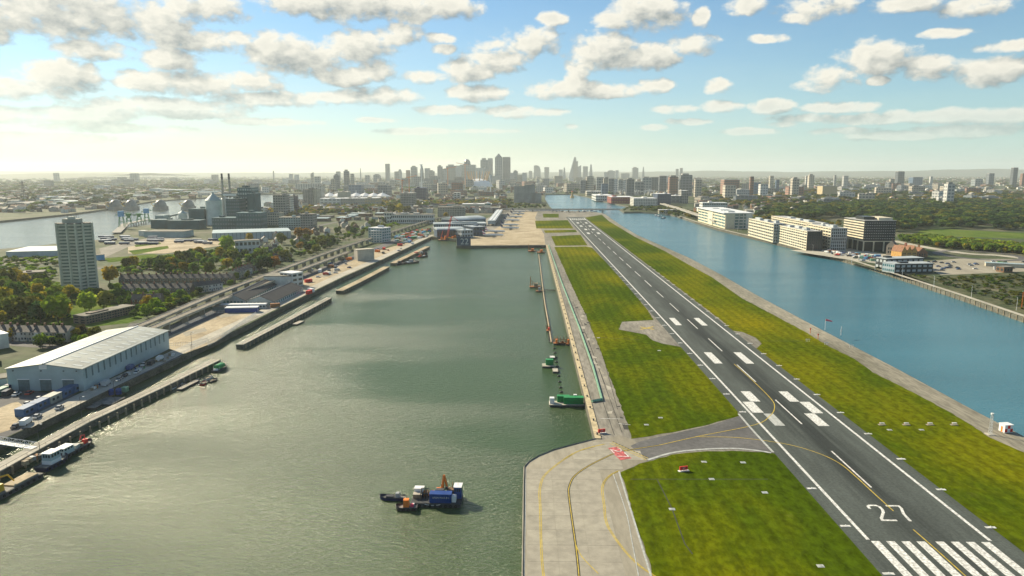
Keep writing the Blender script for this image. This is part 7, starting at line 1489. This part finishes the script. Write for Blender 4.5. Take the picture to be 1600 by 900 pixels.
# dark office on stilts
cx0, cy0 = P(1347.5, 393); W = P(1396, 393)[0]-cx0; h = height(cx0, cy0, 345); L = 52; zb = height(cx0, cy0, 377.5)
t = thing('office', 'dark glass office block raised on pale columns, biggest on the right bank', 'office', (cx0, cy0, 0)); MB().b2(0, W, 0, L, zb, h).build('wall', M['office_black'], t); MB().b2(2, W-2, 3, L-3, 0, zb).build('recessed_base', M['office_black'], t)
nfl = 8; fh = (h-zb)/nfl; b = MB(); lt = MB(); gw = MB()
for f in range(nfl): lt.b2(-.5, 0, 0, L, zb+f*fh, zb+f*fh+fh*.5); b.b2(0, W, -.4, 0, zb+f*fh, zb+f*fh+fh*.3)
for f in range(nfl):
    for k in range(14): gw.b2(W*(k+.28)/14, W*(k+.72)/14, -.5, -.42, zb+f*fh+fh*.08, zb+f*fh+fh*.2)
tag(lt.build('side_band', M['limestone'], t), kind='stuff'); tag(b.build('floor_band', M['dark_metal'], t), kind='stuff'); tag(gw.build('lamp_panel', M['white_metal'], t), kind='stuff')
for k in range(4): x = k*(W-1.2)/3; MB().b2(x, x+1.2, -.6, .6, 0, zb+.6).build('column', M['limestone'], t)
for k in range(1, 5): y = k*(L-1.2)/4; MB().b2(-.6, .6, y, y+1.2, 0, zb+.6).build('column', M['limestone'], t)
MB().b2(-.3, W, -.7, .2, zb-.2, zb+.8).build('beam', M['limestone'], t); rf = MB().b2(-.3, W+.3, -.3, L+.3, h, h+.5).build('roof', M['office_roof'], t)
MB().b2(W*.1, W*.45, L*.2, L*.6, h+.5, h+4).build('plant_room', M['office_black'], rf); MB().b2(W*.5, W*.95, L*.1, L*.7, h+.5, h+3.2).build('plant_room', M['limestone'], rf)
BLOCK.append([(cx0-3, cy0-3), (cx0+W+3, cy0-3), (cx0+W+3, cy0+L+3), (cx0-3, cy0+L+3)])
grid_office('office', 'pale office with square window grid beside the raised dark block', (1297, 392), 1264, 1321, 357, 7, 'limestone', 'metal_grid', 'glass_dark', 8)
grid_office('office', 'cream office with dark green glass end nearest the dock edge', (1260, 391.5), 1215, 1283, 362, 7, 'limestone', 'office_black', 'glass_dark', 7)
grid_office('office', 'cream office nearer the blue glazed block, with dark glass end', (1208, 379), 1173, 1226, 350, 6, 'limestone', 'metal_grid', 'glass_dark', 6)
grid_office('office', 'long cream office lying behind the two dockside offices', (1268, 374), 1208, 1292, 349, 6, 'limestone', 'metal_grid', 'glass_dark', 6)
t, W, L, h = grid_office('office', 'white roofed office with blue-green glass walls at the far dock bend', (1133, 357.5), 1093, 1174, 334, 5, 'limestone', 'white_render', 'glass_teal', 6, 'white_metal', baysL=8)
MB().b2(-4, W+2, -3, L+3, h+.6, h+1.6).build('overhanging_roof', M['white_metal'], t); MB().b2(-1.2, 0, L*.42, L*.58, 0, h).build('entrance_bay', M['limestone'], t); MB().b2(0, 14, -1, 0, 0, h).build('end_wall', M['limestone'], t); MB().b2(W-10, W, -1, 0, 0, h).build('end_wall', M['white_render'], t)
wbox('office', 'low white office behind the blue-green glazed block', 'office', 1097, 1136, 336, 317, 26, 'white_render', 'white_metal', floors=4, bays=14); BLOCK.append(PP([(1090, 340), (1140, 340), (1140, 330), (1090, 330)]))
# black modular cabins
for p0, p1, pt_, zz, lab in (((1398, 427), (1457, 426), 413, 0, 'lower black two-storey modular office with white windows by the scrub'), ((1384, 422), (1442, 420), 405, 0, 'upper black modular office set behind the lower one')):
    simple_block('modular_office', lab, 'office', p0, p1, 14, pt_, 'office_black', 'metal_grid', floors=2, bays=7, glass='metal_grid', plant=1)
simple_block('modular_office', 'grey-green glass front joined to the black modular offices', 'office', (1378, 424), (1397, 427), 12, 410, 'pale_blue_wall', 'metal_grid', floors=2, bays=6, glass='glass_teal', plant=0); BLOCK.append(PP([(1370, 430), (1465, 430), (1460, 414), (1380, 412)]))
# orange-gabled old pub and cream tower
def gable_house(p0, p1, dep, peave, rise, wall, roof, name, label, cat, ng=1):
    a, c = Vector(P(*p0)), Vector(P(*p1)); W = (c-a).length; eh = height(a.x, a.y, peave); t = thing(name, label, cat, (a.x, a.y, 0), atan2((c-a).y, (c-a).x)); MB().b2(0, W, 0, dep, 0, eh).build('wall', M[wall], t); g = MB()
    for k in range(ng): MB().gable(W*(k+.5)/ng, dep/2, eh, W/ng, dep, rise, 0, 0, 1, .2).build('roof', [M[roof], M[wall]], t); strip_windows(g, W*(k+.15)/ng, W*(k+.85)/ng, 0, eh*.2, eh*.45, 3); strip_windows(g, W*(k+.15)/ng, W*(k+.85)/ng, 0, eh*.6, eh*.85, 3)
    tag(g.build('window', M['glass_dark'], t), kind='stuff'); MB().b2(W*.48, W*.52, dep*.3, dep*.5, eh+rise*.4, eh+rise+2.5).build('chimney', M['brick_red'], t); return t
gable_house((1408, 404), (1432, 403), 14, 394, 6.5, 'ochre_wall', 'orange_tile', 'gabled_house', 'old orange house with three sunlit gables by the construction site', 'house', 3)
gable_house((1432, 403), (1449, 402), 12, 396, 6, 'orange_tile', 'orange_tile', 'gabled_house', 'lower orange wing joined to the three-gabled house', 'house', 1)
gable_house((1384, 398), (1399, 399), 10, 384, 6, 'cream_wall', 'brick_brown', 'church', 'cream gabled church-like hall right of the raised dark office', 'church', 1)
x, y = P(1388, 392); h = height(x, y, 374); t = thing('bell_tower', 'small cream spire beside the gabled hall', 'tower', (x, y, 0)); MB().b2(-1.6, 1.6, -1.6, 1.6, 0, h*.75).build('shaft', M['cream_wall'], t); MB().box(0, 0, h*.75, 3.4, 3.4, h*.3, 0, 0, tx=.03, ty=.03).build('spire', M['slate'], t)
simple_block('hut', 'small red brick hut on the car park near the right edge', 'hut', (1568, 426), (1582, 425.5), 8, 418, 'brick_red', 'felt_roof', plant=0, floors=1, bays=3)
simple_block('shed', 'long low pale shed behind the red brick hut', 'shed', (1540, 416), (1600, 419), 8, 411, 'cream_wall', 'clad_pale', plant=0); simple_block('shed', 'dark green cabin left of the long pale shed', 'shed', (1558, 414), (1567, 415), 6, 408, 'green_paint', 'felt_roof', plant=0)
x, y = P(1596, 482); h = height(x, y, 455); t = thing('goal_frame', 'pale green steel frame standing at the right edge of the quay', 'frame', (x, y, 0)); MB().bar((0, 0, 0), (0, 0, h), .35).bar((9, 0, 0), (9, 0, h), .35).build('upright', M['orange_paint'], t); MB().bar((-.5, 0, h), (9.5, 0, h), .35).build('crossbeam', M['pale_green'], t)
# site clutter, cars, lamp posts along the right quay
r = random.Random(101)
for i in range(44):
    px = r.uniform(1285, 1400); py = 394+(px-1285)*.1+r.uniform(-2, 8); x, y = P(px, py)
    if x < 340 or any(inside(x, y, bl) for bl in BLOCK): continue
    vc = r.choice(['white', 'silver', 'dark', 'blue', 'red']); vehicle(vc, r.random() < .5, x, y, r.uniform(0, 3), vc+' vehicle parked on the pale building site before the raised dark office', 'vehicles on the right building site')
for i in range(22):
    px = r.uniform(1290, 1385); py = 396+(px-1290)*.1+r.uniform(-3, 5); x, y = P(px, py); m = r.choice(['white_metal', 'white_metal', 'rust', 'sky_blue_paint', 'pale_green'])
    if x < 345 or any(inside(x, y, bl) for bl in BLOCK) or m not in CPR: continue
    copy_thing(CPR[m], (x, y, 0), r.uniform(0, 3), {'white_metal': 'white', 'rust': 'rusty', 'sky_blue_paint': 'light blue', 'pale_green': 'pale green'}[m]+' site cabin among vehicles before the raised dark office', 'site cabins on the right building site')
for i in range(40):
    px = r.uniform(1430, 1600); py = r.uniform(409, 425); x, y = P(px, py)
    if any(inside(x, y, bl) for bl in BLOCK): continue
    vc = r.choice(['white', 'silver', 'dark', 'dark', 'blue']); vehicle(vc, False, x, y, r.choice([0, .2]), vc+' car parked on the large open car park at the right', 'cars on the right car park')
lp = None
for i in range(15):
    y = 465+i*48; x = 326
    if lp is None:
        lp = t = thing('lamp_post', nth(0)+' thin lamp post from the right on the quay across the blue dock', 'lamp post', (x, y, 0), 0, 'lamp posts along the right quay'); MB().bar((0, 0, 0), (0, 0, 9), .12, 6, .08).build('pole', M['white_metal'], t); MB().bar((0, 0, 9), (-1.4, 0, 9.2), .08).build('arm', M['white_metal'], t)
    else: copy_thing(lp, (x, y, 0), 0, nth(i)+' thin lamp post from the right on the quay across the blue dock')
fb = MB().b2(-.35, .3, -.3, .3, -3.2, .1).mesh('fender', M['timber'])
t = thing('quay_fenders', 'row of timber fenders along the quay across the blue dock', 'fender row', (0, 0, 0))
for a_, c_ in zip(RQ[1:6], RQ[2:7]):
    n = int((Vector(c_)-Vector(a_)).length/7)
    for k in range(n): w = Vector(a_).lerp(Vector(c_), k/n); link('fender', fb, t, (w.x-.1, w.y, 0))
# bushes on the brownfield
wood('scrub_bushes', [PP([(1330, 409), (1385, 424), (1460, 434), (1640, 428), (1700, 500), (1600, 486), (1500, 452)])], 420, ['dark', 'olive', 'green'], .8, 2.6, 'low dark scrub bushes on the rough ground along the right quay', 111, 2.2)
# woods
scatter([(1400, 378), (1450, 386), (1500, 392), (1560, 397), (1610, 402), (1610, 394), (1560, 390), (1500, 385), (1450, 379)], 60, ['green', 'olive', 'lime', 'yellow', 'green'], 6, 10, 'in the sunlit front edge of the woods behind the roundabout', 'front edge of the right-hand woods', 8)
W1 = PP([(1400, 375), (1450, 384), (1500, 390), (1560, 395), (1640, 401), (1640, 391), (1560, 386), (1500, 381), (1450, 376)]); W2 = PP([(1395, 366), (1440, 358), (1480, 357), (1640, 362), (1640, 318), (1400, 318), (1290, 322), (1200, 326), (1180, 340), (1230, 346), (1300, 340), (1390, 350)]); W3 = PP([(1095, 322), (1200, 330), (1400, 320), (1640, 322), (1640, 306), (1300, 300), (1100, 306)])
wood('wood', [W1], 420, ['green', 'olive', 'green', 'lime'], 7, 11, 'sunlit belt of green and yellow trees in front of the meadow', 112, 1.2)
wood('wood', [W2], 1250, ['dark', 'dark', 'dark', 'green', 'olive'], 11, 18, 'dense dark green wood filling the right middle distance', 113, 1.5)
wood('wood', [W3], 900, ['dark', 'olive', 'green', 'yellow'], 10, 16, 'dark and autumn trees mixed with roofs behind the dense wood', 114, 1.7)
wood('quay_trees', [PP([(1040, 336), (1085, 344), (1092, 338), (1060, 328), (1000, 326)]), PP([(1175, 355), (1290, 352), (1320, 360), (1310, 350), (1180, 342)])], 160, ['dark', 'olive', 'yellow', 'green'], 7, 11, 'trees around the offices and at the far dock bend', 115, 1.2)
# exhibition halls beyond the bridge
def ex(x0, x1, pb, pt_, dep, wall, lab, roof='white_metal', **k): return wbox('exhibition_hall', lab, 'hall', x0, x1, pb, pt_, dep, wall, roof, **k)
ex(917, 943, 306, 299, 60, 'cream_wall', 'left pale exhibition hall at the far end of the quay', floors=2, bays=8); ex(931, 958, 314, 305.5, 120, 'white_render', 'long white exhibition hall left of the maroon wall', floors=2, bays=8); ex(955, 990, 318, 308, 90, 'maroon', 'exhibition hall with long maroon wall', floors=2, bays=9, glass='rust'); ex(990, 1027, 322, 310, 60, 'white_render', 'white hotel front right of the maroon hall', floors=5, bays=14); ex(1027, 1048, 320.5, 303, 60, 'deep_blue_wall', 'deep blue glass hotel right of the exhibition halls', floors=7, bays=8, glass='navy'); ex(1048, 1066, 318, 306, 50, 'facade_dark', 'grey hotel slab right of the deep blue hotel', floors=5, bays=8); ex(1064, 1075, 318, 298, 40, 'concrete_grey', 'tall grey corner block behind the dock bend', floors=8, bays=4)
ex(1030, 1057, 334, 328, 14, 'cream_wall', 'low white pavilion at the far dock bend', floors=2, bays=8); ex(1054, 1062, 306, 297, 40, 'white_render', 'small white tower above the grey hotel slab')
r = random.Random(121)
for i in range(22):
    px = 921+i*4.9; x, y = P(px, 304 if px < 965 else 306); y += r.uniform(30, 120); h = height(x, y, 296.5+(1.5 if px < 965 else 0)+r.uniform(-.8, .8)); t = thing('roof_mast', nth(i)+' white raking roof mast from the left above the exhibition halls', 'mast', (x, y, 0), 0, 'white roof masts over the exhibition halls'); MB().bar((0, 0, 0), (6, 0, h), 1.0).build('mast', M['white_metal'], t); MB().bar((6, 0, h), (26, 0, h*.55), .5).bar((6, 0, h), (-16, 0, h*.55), .5).build('stay', M['white_metal'], t)
# bridges
def bridge(px, z, w, label, name='road_bridge', rise=None, pier=60):
    pts = PP(px, z); o = Vector(pts[0]); rel = [tuple(Vector(p)-o) for p in pts]; t = thing(name, label, 'bridge', (*pts[0], 0)); MB().prism(strip(rel, w), z-1.6, z).build('deck', M['concrete_grey'], t); hl = strip(rel, w); n = len(rel)
    for side in (hl[:n], hl[n:]):
        b = MB()
        for p, q in zip(side, side[1:]): b.bar((*p, z+.7), (*q, z+.7), .5)
        b.build('parapet', M['light_paving'], t)
    for p, q in zip(rel, rel[1:]):
        n2 = max(1, int((Vector(q)-Vector(p)).length/pier))
        for k in range(n2): w_ = Vector(p).lerp(Vector(q), (k+.5)/n2); MB().box(w_.x, w_.y, -5, 2.5, w*.6, z+3.4).build('pier', M['concrete_grey'], t)
    return t
bridge([(745, 326), (862, 327), (968, 327)], 6, 14, 'low dark road bridge across the dock beyond the runway end')
bridge([(1034, 318), (1058, 325), (1092, 336), (1120, 345)], 9, 9, 'curving elevated road with pale parapet behind the dock bend', 'flyover')
x, y = P(894, 309, WZ); t = thing('beacon_tower', 'small ochre lighthouse-like tower at the mouth of the far dock', 'tower', (x, y, WZ)); h = height(x, y, 299.5)-WZ; MB().cyl(0, 0, -2, h*.3, 8, 6, 10).build('base', M['ochre_wall'], t); MB().cyl(0, 0, h*.3, h, 4, 3, 10).build('shaft', M['ochre_wall'], t); MB().cyl(0, 0, h, h+3, 4, 1, 10).build('cap', M['red_metal'], t)
for i, px in enumerate(((1040, 338.5), (1034, 337), (1044, 340))):
    x, y = P(*px, WZ); t = thing('moored_boat', ['white boat moored nearest the dock bend', 'white boat moored at the pavilion, farthest out', 'dark boat moored closest to the camera at the dock bend'][i], 'boat', (x-14, y-12*i, WZ), .8); hull(14, 4, 1.5, M['white_metal' if i < 2 else 'navy'], t); MB().box(-2, 0, 1.3, 5, 2.6, 1.8, 0, 0, tx=.9).build('cabin', M['white_metal'], t)
# cars at the runway end road and hedge
for i in range(30):
    px = r.uniform(862, 950); x, y = P(px, 331+r.uniform(-1, 1.4)); vc = r.choice(['white', 'silver', 'dark', 'blue']); vehicle(vc, r.random() < .4, x, y, r.uniform(0, 3), vc+' vehicle parked on the road at the far end of the runway', 'vehicles beyond the runway end')
wood('hedge_trees', [PP([(772, 328), (850, 326), (850, 323), (800, 319), (772, 322)]), PP([(968, 330), (1040, 331), (1060, 334), (1040, 326), (985, 325)])], 130, ['dark', 'olive', 'green'], 6, 10, 'trees around the dock head and beyond the parked jets', 122, 1.3)
# ---------------------------------------------------------------- haze
hz = MB().b2(-15300, 15300, -700, 20300, -7.5, 330).build('haze', [])
hz['kind'] = 'stuff'
hm = bpy.data.materials.new('haze_air'); hm.use_nodes = True; ht = NT(hm.node_tree); ht.n.clear()
ho = ht.new('ShaderNodeOutputMaterial'); pv = ht.new('ShaderNodeVolumePrincipled')
pv.inputs['Color'].default_value = (.88, .97, .96, 1); pv.inputs['Density'].default_value = 5.6e-5; pv.inputs['Anisotropy'].default_value = .25
ht.l.new(pv.outputs[0], ho.inputs['Volume']); hz.data.materials.append(hm)
